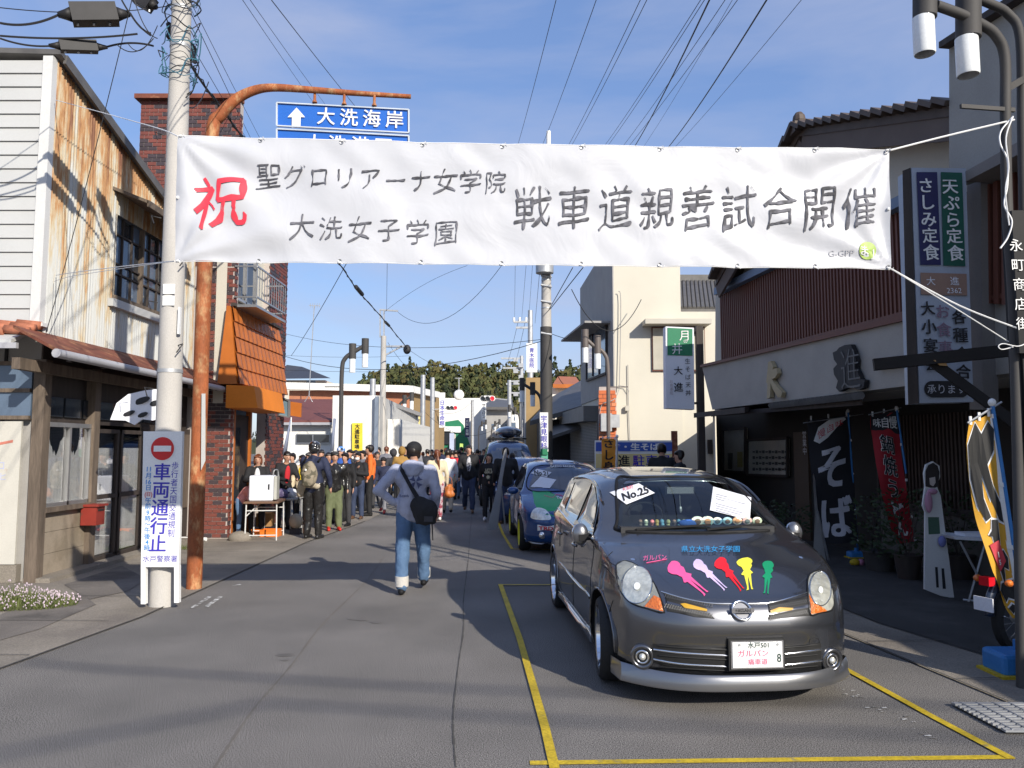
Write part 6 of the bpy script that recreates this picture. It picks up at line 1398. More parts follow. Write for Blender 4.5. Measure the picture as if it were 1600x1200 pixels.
for sx in (-.33, .33): MB().ell((sx, 2.1, 1.20), (.15, .07, .16), 12, 8).build('head_rest', mat('seat', (.03, .03, .035), .8), car, world=False, smooth=True)
mr_ = MB().box((.02, 1.62, 1.335), (.26, .03, .075)).build('rear_view_mirror', M['black'], car, world=False); MB().box((.02, 1.60, 1.335), (.235, .01, .055)).build('mirror_glass', M['chrome'], mr_, world=False)
mb = MB(); mb.tube([V((.02, 1.62, 1.30)), V((.025, 1.62, 1.15))], .004, 4); mb.ell((.025, 1.62, 1.17), (.016, .016, .03), 6, 5); mb.build('mirror_charm', M['galv'], mr_, world=False)
rc = random.Random(6); cols = [(.55, .62, .45), (.6, .45, .15), (.55, .2, .2), (.2, .45, .6), (.7, .7, .65), (.5, .5, .25), (.15, .12, .1)]
for k in range(11):
    x = -.44 + k * .045; c = rc.choice(cols); b = MB(); b.ell((x, 1.16 + rc.uniform(-.02, .02), 1.11), (.019, .019, .02), 8, 6); b.ell((x, 1.16, 1.085), (.016, .014, .018), 8, 5)
    b.build('dashboard_figurine', mat('fig%d' % (cols.index(c)), c, .5), car, world=False, smooth=True)
for k in range(7):
    x = .02 + k * .082 + (.0 if k else -.0); z = 1.115; c = [(.45, .6, .5), (.35, .55, .5), (.25, .5, .65), (.3, .55, .6), (.62, .35, .18), (.6, .4, .35), (.4, .5, .35)][k]; r_ = .055 if k in (0, 1) else .043
    b = MB(); b.ell((x, 1.14, z), (r_, .006, r_ * .72), 14, 6); q = b.build('dashboard_card', mat('card%d' % k, c, .5, var=.1, col2=(.75, .72, .6), c2=(.5, .55), c2scale=25), car, world=False, smooth=True)
    b = MB(); b.ell((x, 1.131, z - .004), (r_ * .5, .004, r_ * .42), 10, 5); b.build('card_print', mat('cardp%d' % (k % 3), [(.12, .08, .05), (.4, .2, .08), (.08, .12, .12)][k % 3], .6), q, world=False)
MB().ell((-.05, 1.15, 1.10), (.09, .03, .03), 10, 6).build('blue_cloth', mat('blue_cloth', (.05, .15, .5), .8), car, world=False, smooth=True)
def paper(pts, nm='paper_sheet'): return sk.patch(nm, pts, M['paper'], 'pix', .012, 14)
def skt(px, py, rot=0.0, off=.016, sq=1.0):
    c, s_ = math.cos(rot), math.sin(rot)
    def f(x, y):
        X_, Y_ = px + x * c - y * sq * -s_ * 1.0, py - (x * -s_ * -1 + y * c) * sq if False else py - (y * c + x * s_) * sq
        X_ = px + (x * c - y * s_)
        h = sk.pix(X_, Y_, off); return h[0] if h else V((0, 0, 0))
    return f
p1 = paper([(953, 771), (998, 757), (1023, 772), (979, 790)])
MB().line('No.25', skt(993, 773, .30), 17, sx=1.0, bold=.03).build('lettering', M['ink'], p1, world=False)
MB().line('大洗町', skt(981, 765, .30), 6).build('lettering', M['red_ink'], p1, world=False)
p2 = paper([(1114, 762), (1173, 779), (1171, 815), (1109, 799)])
mb = MB()
for r_, (x0, x1) in enumerate(((6, 24), (6, 52), (6, 20), (6, 40), (6, 48), (6, 44), (6, 30))):
    y = 772 + r_ * 3.6 + (4 if r_ > 2 else 0); a = [sk.pix(1112 + x, y + x * .27 + dy, .016) for x in (x0, x1) for dy in (0, .9)]
    if all(a): mb.quad(a[0][0], a[1][0], a[3][0], a[2][0])
mb.build('printed_lines', mat('print_grey', (.38, .38, .42), .6), p2, world=False)
lens = glass('lamp_cover', (.97, .97, .94), .02, .0)
refl = mat('reflector', (.78, .78, .72), .2, .6, bump=.5, bscale=34, var=.3, scale=18); amber = mat('amber', (.70, .17, .02), .18, .1, bump=.6, bscale=60, coat=1)
cup = mat('lamp_cup', (.50, .49, .42), .25, .6, var=.2, scale=12, bump=.4, bscale=50)
HL = [(963, 884), (975, 877), (990, 881), (1008, 893), (1022, 912), (1031, 932), (1038, 957), (1012, 951), (988, 943), (972, 927), (965, 905)]
HR = [(1262, 906), (1268, 896), (1280, 893), (1292, 903), (1300, 921), (1302, 944), (1297, 954), (1282, 957), (1266, 961), (1262, 936)]
for side_, (O, am, lc_, lr) in enumerate(((HL, [(1008, 948), (1022, 932), (1032, 936), (1037, 956)], (996, 915), (23, 28)), (HR, [(1263, 930), (1270, 944), (1284, 950), (1290, 955), (1266, 960)], (1281, 921), (16, 26)))):
    h = sk.patch('headlight', O, cup if side_ == 0 else refl, 'pix', .006, 8, thick=.012)
    el = [(lc_[0] + lr[0] * math.cos(a), lc_[1] + lr[1] * math.sin(a)) for a in [k * math.pi / 12 for k in range(24)]]
    sk.patch('reflector_bowl', el, refl, 'pix', .011, 6, parent=h, thick=.004); sk.strip('bowl_ring', el, .004, M['chrome'], 'pix', .011, parent=h, closed=True, k=2)
    el2 = [(lc_[0] + lr[0] * .22 * math.cos(a), lc_[1] + 3 + lr[1] * .2 * math.sin(a)) for a in [k * math.pi / 8 for k in range(16)]]; sk.patch('bulb_glass', el2, M['lamp_glass'], 'pix', .016, 5, parent=h)
    sk.patch('indicator', am, amber, 'pix', .014, 6, parent=h, thick=.004)
    sk.patch('lamp_cover', O, lens, 'pix', .022, 8, parent=h); sk.strip('lamp_seal', O, .006, M['black'], 'pix', .004, parent=h, closed=True, k=3)
mesh_m = mat('grille_mesh', (.16, .16, .16), .4, .6); blackp = mat('black_plastic', (.012, .012, .012), .6)
for O, sgn in (([(1037, 927), (1100, 945), (1106, 957), (1117, 967), (1085, 964), (1042, 955)], 1), ([(1262, 932), (1200, 944), (1200, 968), (1264, 962)], -1)):
    g = sk.patch('grille', O, blackp, 'pix', .006, 5)
    lx0, lx1 = min(x for x, _ in O), max(x for x, _ in O); q0, q1 = (930, 950) if sgn > 0 else (948, 935)
    if sgn < 0: q0, q1 = 948, 935
    mb = MB()
    for k in range(20):
        for row in range(2):
            for d_ in (-1, 1):
                x = lx0 + 3 + (lx1 - lx0 - 8) * k / 19; u = (x - lx0) / (lx1 - lx0); yc = ((931 + 17 * u) if sgn > 0 else (949 - 12 * u)) + row * (16 - (1 if sgn > 0 else 0)) + (0 if sgn > 0 else 2)
                a, b = sk.pix(x - 1.6, yc - 3 * d_, .008), sk.pix(x + 1.6, yc + 3 * d_, .008)
                if a and b: mb.bar(a[0], b[0], .0022, .002, up=(0, -1, 0))
    o = mb.build('grille_mesh', mesh_m, g, world=False); o['kind'] = 'stuff'
    sk.patch('grille_bar', [(1042, 940), (1108, 956), (1110, 959), (1042, 944)] if sgn > 0 else [(1202, 956), (1262, 945), (1262, 950), (1202, 961)], gp_, 'pix', .009, 10, parent=g, thick=.004)
    sk.patch('yellow_badge', [(1063, 945), (1070, 944), (1104, 953), (1104, 956), (1070, 951)] if sgn > 0 else [(1202, 955), (1216, 950), (1238, 951), (1236, 954), (1204, 959)], mat('badge_gold', (.5, .28, .02), .4), 'pix', .016, 10, parent=g, thick=.006)
sk.strip('chrome_strip', [(1033, 925), (1070, 936), (1110, 943), (1150, 944), (1162, 944), (1200, 943), (1230, 936), (1262, 926)], .005, M['chrome'], 'pix', .004)
ec = sk.pix(1158, 955, .012); Me = Matrix.Translation(ec[0]) @ ec[1].to_track_quat('Z', 'Y').to_matrix().to_4x4()
em = MB().lathe([(.053, 0), (.056, .010), (.066, .012), (.070, .004), (.068, -.006)], Me, 36).build('emblem_ring', M['chrome'], car, world=False, smooth=True)
MB().lathe([(0, -.004), (.056, -.004)], Me, 30).build('emblem_plate', gp_, em, world=False)
ec2 = sk.pix(1158, 956, .034); MB().box(ec2[0], (.150, .012, .030)).build('emblem_bar', M['chrome'], em, world=False)
MB().line('NISSAN', frame(ec2[0] + V((0, -.008, 0)), (1, 0, 0), (0, 0, 1)), .026, sx=1.15, bold=.02).build('lettering', M['ink'], em, world=False)
def fig(cx0, cy0, cx1, cy1, wd, m, hair=1.0, lean=0.0, split=.12):
    """a generic standing figure from head (cx0,cy0) to feet (cx1,cy1)"""
    a, b = V((cx0, cy0)), V((cx1, cy1)); ax = b - a; L_ = ax.length; ax = ax / L_; nx = V((-ax.y, ax.x))
    pl_ = [(0, .35), (.03, .8), (.09, 1.1), (.16, 1.05), (.21, .9), (.27, .75), (.33, .66), (.38, .52), (.43, .72), (.48, .98), (.51, .92), (.53, .56), (.7, .48), (.88, .40), (.96, .45), (1, .6)]
    pr_ = [(0, .3), (.04, .6), (.1, .8), (.16, .8), (.21, .62), (.27, .88), (.32, .72), (.38, .46), (.44, .66), (.49, .88), (.52, .5), (.7, .44), (.88, .38), (.96, .4), (1, .5)]
    Lp = [a + ax * L_ * t + nx * wd * w_ * .5 * (hair if t < .25 else 1) for t, w_ in pl_]; Rp = [a + ax * L_ * t - nx * wd * w_ * .5 * (hair if t < .25 else 1) for t, w_ in pr_]
    notch = [a + ax * L_ * .99 - nx * wd * .10, a + ax * L_ * .8 - nx * wd * .07, a + ax * L_ * .55, a + ax * L_ * .8 + nx * wd * .07, a + ax * L_ * .99 + nx * wd * .10]
    pts = [(p.x, p.y) for p in Lp + notch[::-1] + Rp[::-1]]
    return sk.patch('figure_sticker', pts, m, 'pix', .0035, 6)
fig(1047, 880, 1104, 928, 19, mat('st_pink', (.80, .10, .30), .4), 1.2); fig(1086, 876, 1134, 921, 14, mat('st_lilac', (.62, .50, .78), .4), 1.2); fig(1122, 873, 1160, 922, 16, mat('st_red', (.75, .015, .025), .4), 1.35)
fig(1164, 872, 1172, 922, 20, mat('st_yellow', (.85, .78, .06), .4), 1.3); fig(1202, 877, 1197, 928, 17, mat('st_green', (.01, .28, .12), .4), 1.1)
MB().line('県立大洗女子学園', skt(1110, 860.5, .0), 10.5, sx=1.1).build('lettering', mat('st_blue', (.03, .30, .62), .4), car, world=False)
MB().line('ガルパン', skt(1023, 874, .06), 9.5, sx=1.0).build('lettering', mat('st_pink', (.8, .1, .3), .4), car, world=False); sk.strip('sticker_line', [(1010, 880), (1042, 874)], .003, MC['st_pink'], 'pix', .003)
lg = sk.patch('lower_grille', [(1020, 1006), (1060, 1009), (1130, 1012), (1200, 1012), (1255, 1008), (1282, 1004), (1282, 1040), (1240, 1046), (1180, 1050), (1110, 1050), (1050, 1044), (1020, 1034)], blackp, 'pix', .007, 6)
for yy, dd in ((1019, 5), (1036, 7)): sk.strip('chrome_bar', [(1022, yy - dd), (1060, yy), (1120, yy + 4), (1170, yy + 5), (1230, yy + 2), (1282, yy - 5)], .0065, M['chrome'], 'pix', .010, parent=lg)
for yy in (1012, 1027, 1044): sk.strip('grille_slat', [(1030, yy - 4), (1080, yy), (1170, yy + 3), (1275, yy - 5)], .004, blackp, 'pix', .012, parent=lg)
pc = sk.pix(1165, 1020, .03)[0]; pc = V((.035, pc.y - .004, pc.z - .002)); rx = Matrix.Rotation(R(-4), 3, 'X')
pf_ = MB().box(pc + V((0, .012, 0)), (.375, .02, .200)).build('plate_holder', blackp, car, world=False)
MB().box(pc, (.352, .008, .178)).build('plate_frame', M['chrome'], pf_, world=False); MB().box(pc + V((0, -.005, 0)), (.33, .006, .160)).build('number_plate', M['sign_white'], pf_, world=False)
fpl = lambda x, y: pc + V((x, -.0095, y))
MB().line('水戸501', lambda x, y: fpl(x + .005, y + .062), .042, bold=.02).line('8', lambda x, y: fpl(x + .142, y - .02), .075, sx=.8, bold=.02).build('lettering', mat('plate_green', (.03, .06, .05), .5), pf_, world=False)
MB().box(fpl(-.01, -.018) + V((0, .002, 0)), (.27, .002, .104)).build('plate_card', mat('card_pink', (.78, .72, .76), .6), pf_, world=False)
MB().line('ガルパン', lambda x, y: fpl(x - .03, y + .012) + V((0, -.002, 0)), .048, sx=1.1).line('痛車道', lambda x, y: fpl(x + .0, y - .042) + V((0, -.002, 0)), .040, sx=1.1).build('lettering', mat('st_pink2', (.65, .12, .2), .5), pf_, world=False)
for x in (-.12, .135): MB().lathe([(0, .003), (.008, .003), (.008, 0)], Matrix.Translation(fpl(x, .065)) @ Matrix.Rotation(R(90), 4, 'X'), 10).build('plate_bolt', M['galv'], pf_, world=False)
for (px, py) in ((1004, 1025), (1297, 1030)):
    h = sk.pix(px, py, .0); n_ = (h[1] + V((0, -1.2, 0))).normalized(); Mf = Matrix.Translation(h[0] + n_ * .016) @ n_.to_track_quat('Z', 'Y').to_matrix().to_4x4()
    f_ = MB().lathe([(.050, -.02), (.058, .010), (.072, .014), (.082, .004), (.084, -.02)], Mf, 28).build('fog_lamp', gp_, car, world=False, smooth=True)
    MB().lathe([(0, .004), (.058, .004)], Mf, 24).build('lamp_well', M['black'], f_, world=False); MB().ell(Mf @ V((0, 0, .0)), .024, 14, 8, M=None).build('fog_lens', refl, f_, world=False, smooth=True)
    MB().lathe([(.034, .005), (.040, .012), (.046, .006)], Mf, 24).build('lens_ring', M['chrome'], f_, world=False, smooth=True)
prof = [(0, -.02, .235), (.0, -.038, .215), (.02, -.038, .178), (.03, -.044, .148), (.05, -.042, .138), (.0, .06, .145)]
xs = [i / 24 * 2 - 1 for i in range(25)]; mb = MB(); rows = []
for s in xs:
    a = abs(s) ** 3.2; xx_ = s * .795; yc = .03 + a * .32; k = 1 + .25 * a
    rows.append([V((xx_ * (1 + .012 * (q[2] < .15)), yc + q[1] * (1 + .3 * a), q[2] * (1 if q[2] < .2 else 1 + .08 * a) + (.0))) for q in prof])
m_ = len(prof)
mb.add([p for r_ in rows for p in r_], [(i * m_ + j, i * m_ + j + 1, (i + 1) * m_ + j + 1, (i + 1) * m_ + j) for i in range(24) for j in range(m_ - 1)])
mb.build('chin_spoiler', silver, car, world=False, smooth=60)
for sg in (-1, 1):
    mb = MB(); e = rows[-1] if sg > 0 else rows[0]; tail = [V((sg * .83, .49, p.z)) for p in e]
    mb.add(e + tail, [(i, i + 1, m_ + i + 1, m_ + i) for i in range(m_ - 1)]); mb.build('spoiler_end', silver, car, world=False, smooth=60)
    sk.strip('side_skirt', [(1.16, .20), (2.0, .185), (3.0, .20)], .035, gp_, 'side', .0, sg)
    sk.strip('skirt_trim', [(1.16, .235), (2.0, .222), (3.0, .235)], .006, M['chrome'], 'side', .012, sg)
seam_m = mat('seam', (.012, .012, .012), .6)
sk.strip('panel_seam', [(958, 938), (952, 955), (946, 972)], .003, seam_m, 'pix', .0)
sk.strip('panel_seam', [(940, 882), (950, 890), (962, 905)], .003, seam_m, 'pix', .0)
sk.strip('panel_seam', [(957, 862), (948, 872), (955, 880), (963, 884)], .003, seam_m, 'pix', .0)
for sg in (-1, 1):
    sk.strip('bonnet_seam', [(sg * .63, .80), (sg * .60, .70)], .003, seam_m, 'front', .0)
    win1 = [(1.22, 1.02), (1.62, 1.245), (1.90, 1.345), (2.04, 1.365), (2.06, 1.03), (1.6, 1.005)]
    win2 = [(2.14, 1.03), (2.12, 1.37), (2.6, 1.385), (2.98, 1.36), (3.0, 1.05), (2.5, 1.035)]; win3 = [(3.08, 1.06), (3.06, 1.35), (3.30, 1.31), (3.50, 1.14), (3.44, 1.08)]
    sgl = mat('side_glass', (.020, .022, .024), .02, 0, var=0, fine=0, spec=1.0, coat=1)
    frame_p = [(1.16, .99), (1.6, 1.275), (1.90, 1.375), (2.6, 1.412), (3.05, 1.385), (3.36, 1.32), (3.58, 1.10), (3.5, 1.045), (2.5, 1.0), (1.6, .97)]
    fr_ = sk.patch('window_frame', frame_p, mat('gloss_black', (.012, .012, .013), .12, coat=1), 'side', .003, .08, sg)
    for w__ in (win1, win2, win3): sk.patch('side_window', w__, sgl, 'side', .008, .08, sg, parent=fr_)
    sk.strip('rain_visor', [(1.5, 1.235), (1.9, 1.375), (2.5, 1.41), (3.1, 1.385)], .012, mat('gloss_black', (.012, .012, .013), .12), 'side', .012, sg)
    sk.strip('belt_trim', [(1.16, .985), (2.0, .985), (3.5, 1.04)], .008, M['chrome'], 'side', .004, sg)
    for pts in ([(1.14, .93), (1.12, .6), (1.16, .32), (2.02, .28)], [(2.09, 1.02), (2.09, .6), (2.09, .28)], [(3.03, 1.0), (3.0, .8), (2.95, .7)], [(2.09, .28), (2.9, .28), (2.98, .5)]): sk.strip('door_seam', pts, .004, seam_m, 'side', 0, sg)
    sk.strip('body_moulding', [(1.16, .52), (2.0, .515), (2.98, .53)], .012, gp_, 'side', .0, sg)
    for y in (1.92, 2.85):
        h = sk.side(y, .84, sg, .025); MB().tube([h[0] + V((0, -.09, 0)), h[0] + V((sg * .018, -.05, 0)), h[0] + V((sg * .018, .05, 0)), h[0] + V((0, .09, 0))], .013, 8).build('door_handle', gp_, car, world=False, smooth=True)
    for y in (.80, 3.38):
        pts = []
        for k in range(17):
            a = math.pi * (k / 16 * 1.12 - .06); yy, zz = y - .342 * math.cos(a), .315 + .342 * math.sin(a); xx_ = X_of(yy, zz, .845, 4.0, SH); pts.append(V((sg * (xx_ - .004), yy, zz)))
        MB().tube(pts, .010, 8).build('arch_lip', gp_, car, world=False, smooth=True)
    b = MB().ell((sg * .90, 1.32, 1.0), (.066, .05, .088), 16, 12).build('door_mirror', silver, car, world=False, smooth=True)
    MB().bar(V((sg * .80, 1.30, .985)), V((sg * .92, 1.30, .975)), .07, .05).build('mirror_arm', M['black'], b, world=False); MB().ell((sg * .905, 1.37, 1.005), (.062, .012, .074), 14, 8).build('mirror_glass', M['chrome'], b, world=False, smooth=True)
    MB().ell((sg * .63, .62, .885), (.028, .028, .018), 10, 6).build('washer_cap', M['chrome'], car, world=False, smooth=True)
    wheel(car, sg * .765, .80, .30, .19, M['black'], M['chrome'], sg, steer=R(-6)); wheel(car, sg * .765, 3.38, .30, .19, M['black'], M['chrome'], sg)
for a, b in (((1.06, -.50), (1.16, .10)), ((1.05, .05), (1.15, .56))):
    p0 = sk.front(a[1], 1.045, .02); p1 = sk.front(b[1], 1.075, .022)
    if p0 and p1: MB().bar(p0[0], p1[0], .018, .014).build('wiper', M['black'], car, world=False)
mb = MB(); mb.tube([V((.48, 3.3, 1.44)), V((.50, 3.42, 1.60))], .004, 4); mb.build('aerial', M['black'], car, world=False)
MB().box((0, .055, .60), (.0001, .0001, .0001)) if False else None
MB().line('Panzer vor!', skt(1165, 1056.5, 0, .05), 8).build('lettering', mat('faint_print', (.3, .3, .3), .5), car, world=False)
sk.strip('tow_cover', [(1266, 998), (1279, 998), (1279, 1010), (1266, 1010)], .002, seam_m, 'pix', .0, closed=True, k=2)

c2 = thing('parked_car', 'blue and green painted hatchback with yellow wheels parked behind the grey one', 'car', (1.02, 12.35, 0), R(4.0))
blue = paint('blue_paint', (.006, .055, .20), .35, .25); SH2 = dict(belt=.92, tumble=.40, fr=1.0, w0=.78, w1=3.05, flare=.03)
cp2 = [(.12, .17), (.05, .22), (.02, .35), (.0, .50), (.03, .60), (.10, .68), (.4, .79), (.72, .89), (.92, .95), (1.25, 1.17), (1.6, 1.37), (1.9, 1.45), (2.4, 1.48), (2.9, 1.46), (3.35, 1.38), (3.55, 1.1), (3.66, .6), (3.6, .25)]
ep2 = [(.45, .17), (.38, .22), (.33, .35), (.31, .50), (.33, .60), (.38, .68), (.6, .80), (.88, .88), (1.05, .93), (1.4, 1.14), (1.72, 1.31), (2.0, 1.38), (2.45, 1.40), (2.9, 1.38), (3.22, 1.30), (3.42, 1.05), (3.5, .6), (3.42, .25)]
b2, bv2, _ = car_shell(c2, cp2, ep2, .83, 3.65, SH2, p=3.0, mats=[blue, M['black']])
for sg in (-1, 1):
    for y in (.78, 3.05):
        mb = MB(); mb.lathe([(0, -.3), (.32, -.3), (.32, .22), (0, .22)], Matrix.Translation(V((sg * .77, y, .30))) @ Matrix.Rotation(R(90), 4, 'Y'), 32); cut_with(b2, cutter(mb, M['black']))
s2 = Skin(c2, bv2); dgl = mat('dark_glass', (.012, .018, .035), .03, 0, var=0, fine=0, spec=1.0, coat=1)
w2 = s2.patch('windscreen', [(-.66, .985), (-.50, 1.345), (0, 1.385), (.50, 1.345), (.66, .985), (0, .965)], dgl, 'front', .005, .1)
s2.strip('windscreen_seal', [(-.66, .985), (-.50, 1.345), (0, 1.385), (.50, 1.345), (.66, .985), (0, .965)], .010, M['black'], 'front', .002, closed=True)
s2.patch('sun_strip', [(-.515, 1.31), (-.495, 1.36), (0, 1.39), (.495, 1.36), (.515, 1.31), (0, 1.345)], mat('navy_strip', (.01, .02, .10), .3), 'front', .008, .1, parent=w2)
MB().line('GAZOO RACING', lambda x, y: (s2.front(x, 1.365 + y - x * x * .1, .012) or (V((0, 0, 0)),))[0], .045, sx=1.3, bold=.03).build('lettering', M['sign_white'], w2, world=False)
gr = mat('green_sticker', (.01, .38, .12), .35); s2.patch('green_wrap', [(-.60, .60), (-.62, .80), (-.60, .955), (-.34, .965), (-.22, .90), (-.12, .80), (-.05, .70), (-.03, .64), (-.34, .61)], gr, 'front', .004, .07)
s2.patch('headlight', [(-.70, .60), (-.66, .69), (-.57, .73), (-.46, .70), (-.40, .62), (-.40, .565), (-.52, .55), (-.66, .56)], refl, 'front', .008, .05, thick=.01, curve=3)
s2.patch('headlight', [(.70, .58), (.66, .70), (.56, .76), (.44, .73), (.36, .62), (.34, .555), (.5, .53), (.66, .54)][::-1], refl, 'front', .008, .05, thick=.01, curve=3)
s2.patch('grille', [(-.20, .56), (-.24, .64), (.24, .64), (.20, .56)], blackp, 'front', .004, .06); s2.patch('lower_grille', [(-.36, .24), (-.40, .40), (.40, .40), (.36, .24)], blackp, 'front', .004, .08)
s2.patch('lip_spoiler', [(-.78, .15), (-.78, .235), (0, .225), (.78, .235), (.78, .15), (0, .13)], silver, 'front', .018, .08, thick=.02)
st = s2.patch('sticker', [(-.60, .38), (-.60, .475), (-.34, .475), (-.34, .38)], M['sign_white'], 'front', .005, .05); MB().line('TRD', lambda x, y: (s2.front(x - .47, .425 + y, .008) or (V((0, 0, 0)),))[0], .075, sx=1.5, bold=.04).build('lettering', M['red_ink'], st, world=False)
for k, tx in enumerate(('Team Anko', 'Gunner', 'Hana Isuzu')): MB().line(tx, lambda x, y, k=k: (s2.front(x - .05 + k * .01, .865 - k * .045 + y, .008) or (V((0, 0, 0)),))[0], .052, sx=1.5, bold=.03).build('lettering', M['sign_white'], c2, world=False)
s2.strip('pink_flourish', [(-.42, .90), (-.30, .87), (-.2, .91), (-.05, .88), (.1, .92)], .006, MC['st_pink'], 'front', .004)
pp = s2.patch('paper_sheet', [(-.58, 1.24), (-.46, 1.32), (-.22, 1.26), (-.32, 1.18)], M['paper'], 'front', .012, .1); MB().line('No.21', lambda x, y: (s2.front(x - .40, 1.245 + y - x * .1, .016) or (V((0, 0, 0)),))[0], .10, bold=.03).build('lettering', M['ink'], pp, world=False)
s2.patch('paper_sheet', [(-.62, 1.02), (-.42, 1.19), (-.16, 1.14), (-.30, 1.00)], M['paper'], 'front', .012, .1)
for sx in (-.52, .52):
    h = s2.front(sx, .31, .006); mb = MB(); mb.lathe([(0, .01), (.045, .006), (.055, 0), (.06, -.01)], Matrix.Translation(h[0]) @ Matrix.Rotation(R(90), 4, 'X'), 16); mb.build('fog_lamp', M['chrome'], c2, world=False, smooth=True)
for sg in (-1, 1):
    s2.patch('side_window', [(1.22, .97), (1.7, 1.26), (2.0, 1.335), (2.9, 1.34), (3.15, 1.22), (3.2, 1.0), (2.2, .95)], dgl, 'side', .004, .1, sg)
    s2.strip('door_seam', [(1.1, .88), (1.1, .3)], .004, seam_m, 'side', 0, sg); s2.strip('door_seam', [(2.15, .95), (2.15, .3)], .004, seam_m, 'side', 0, sg)
    MB().ell((sg * .92, 1.22, .96), (.10, .06, .065), 12, 8).build('door_mirror', blue, c2, world=False, smooth=True)
    yel = mat('yellow_wheel', (.66, .62, .02), .35); wheel(c2, sg * .76, .78, .29, .19, yel, yel, sg, spokes=6); wheel(c2, sg * .76, 3.05, .29, .19, yel, yel, sg, spokes=6)
s2.patch('side_sticker', [(1.15, .40), (1.2, .75), (2.0, .78), (2.1, .42)], mat('sticker_mix', (.25, .25, .25), .4, col2=(.8, .8, .8), c2=(.5, .53), c2scale=7), 'side', .004, .1, -1)
MB().cyl((-.05, 2.7, 1.47), (-.05, 2.7, 1.53), .02).build('aerial', M['black'], c2, world=False)
def simple_car(label, X, Y, rz, col, sc_, van=False, nm='parked_car'):
    t = thing(nm, label, 'van' if van else 'car', (X, Y, 0), rz); P_ = paint('paint_' + col, dict(blue=(.03, .08, .22), navy=(.015, .035, .10))[col], .5, .25)
    if van: c_, e_ = [(.1, .2), (.02, .45), (.05, .75), (.2, .95), (.55, 1.08), (.95, 1.35), (1.4, 1.75), (1.9, 1.90), (3.0, 1.95), (4.2, 1.88), (4.5, 1.2), (4.55, .3)], [(.5, .2), (.4, .45), (.42, .75), (.55, .92), (.8, 1.02), (1.2, 1.3), (1.6, 1.66), (2.0, 1.80), (3.0, 1.85), (4.1, 1.76), (4.3, 1.2), (4.35, .3)]
    else: c_, e_ = cp2, ep2
    S_ = dict(belt=1.05 if van else .92, tumble=.28 if van else .4, fr=1.0, w0=.8, w1=3.4 if van else 3.05)
    o, bv, _ = car_shell(t, [(a * sc_, b) for a, b in c_], [(a * sc_, b) for a, b in e_], .85, 4.5 if van else 3.65, S_, mats=[P_]); k = Skin(t, bv)
    z0, z1 = (1.12, 1.72) if van else (1.0, 1.36)
    k.patch('windscreen', [(-.66, z0), (-.52, z1), (.52, z1), (.66, z0)], dgl, 'front', .005, .12)
    for sg in (-1, 1):
        k.patch('headlight', [(sg * .72, .62), (sg * .68, .76), (sg * .42, .74), (sg * .40, .62)], refl, 'front', .006, .08); k.patch('side_window', [(1.35, z0), (1.75, z1 - .08), (3.4, z1 - .05), (3.45, z0)] if van else [(1.22, .97), (1.7, 1.26), (2.9, 1.34), (3.2, 1.0)], dgl, 'side', .004, .12, sg)
        MB().ell((sg * .95, 1.3, z0 + .02), (.09, .06, .08), 10, 6).build('door_mirror', P_, t, world=False, smooth=True)
        for y in (.8, 3.3): wheel(t, sg * .79, y, .30, .18, M['galv'], M['galv'], sg, spokes=5)
    k.patch('grille', [(-.3, .55), (-.3, .68), (.3, .68), (.3, .55)], blackp, 'front', .004, .1)
    return t
simple_car('mid blue hatchback half hidden between the green bonneted car and the tall blue van', at(833, 700, 17.5).x, 17.3, R(3.5), 'blue', 1.0)
vn = simple_car('tall blue van with a dark roof box, farthest of the parked row', at(796, 700, 22).x + .05, 22.0, R(3), 'navy', 1.0, True, 'parked_van')
rb_ = MB(); rb_.ell((.05, 2.9, 2.20), (.44, .9, .20), 18, 10); rb_.build('roof_box', mat('box_black', (.03, .035, .05), .25, coat=1), vn, world=False, smooth=True)
for y in (2.3, 3.5): MB().bar(V((-.6, y, 1.99)), V((.6, y, 1.99)), .05, .05).build('roof_bar', M['black'], vn, world=False)
def cloth(name, col, **kw): return mat('cloth_' + name, col, kw.pop('rough', .8), var=kw.pop('var', .12), scale=kw.pop('scale', 4), bump=kw.pop('bump', .25), bscale=kw.pop('bscale', 45), **kw)
CL = dict(hoodie=cloth('hoodie', (.36, .38, .48)), jeans=cloth('jeans', (.075, .14, .25), col2=(.12, .20, .32), c2=(.42, .75), c2scale=2), black=cloth('black', (.014, .014, .016)), leather=mat('leather', (.016, .015, .015), .32, var=.3, scale=7, bump=.5, bscale=22, coat=.3),
          charcoal=cloth('charcoal', (.04, .04, .045)), navy=cloth('navy', (.02, .026, .06)), orange=cloth('orange', (.72, .15, .025)), olive=cloth('olive', (.13, .15, .075)), cream=cloth('cream', (.62, .52, .36)), white=cloth('white', (.66, .66, .68)),
          mustard=cloth('mustard', (.33, .19, .05)), red=cloth('red', (.50, .02, .03)), pink=cloth('pink', (.68, .30, .28)), beige=cloth('beige', (.42, .36, .27)), blue=cloth('blue', (.03, .10, .40)), grey=cloth('grey', (.20, .20, .22)), dkjeans=cloth('dkjeans', (.035, .05, .10)),
          pattern=mat('pattern_cloth', (.55, .45, .48), .8, var=.1, col2=(.30, .05, .08), c2=(.48, .52), c2scale=9), camo=mat('camo_cloth', (.10, .09, .06), .8, col2=(.26, .22, .16), c2=(.48, .52), c2scale=6), plaid=mat('plaid', (.12, .12, .14), .8, col2=(.5, .5, .52), c2=(.5, .52), c2scale=16))
SHO = dict(black=M['black'], red=mat('red_shoe', (.5, .03, .02), .5), brown=mat('brown_shoe', (.12, .06, .03), .5), white=M['sign_white'], boots=CL['leather'])
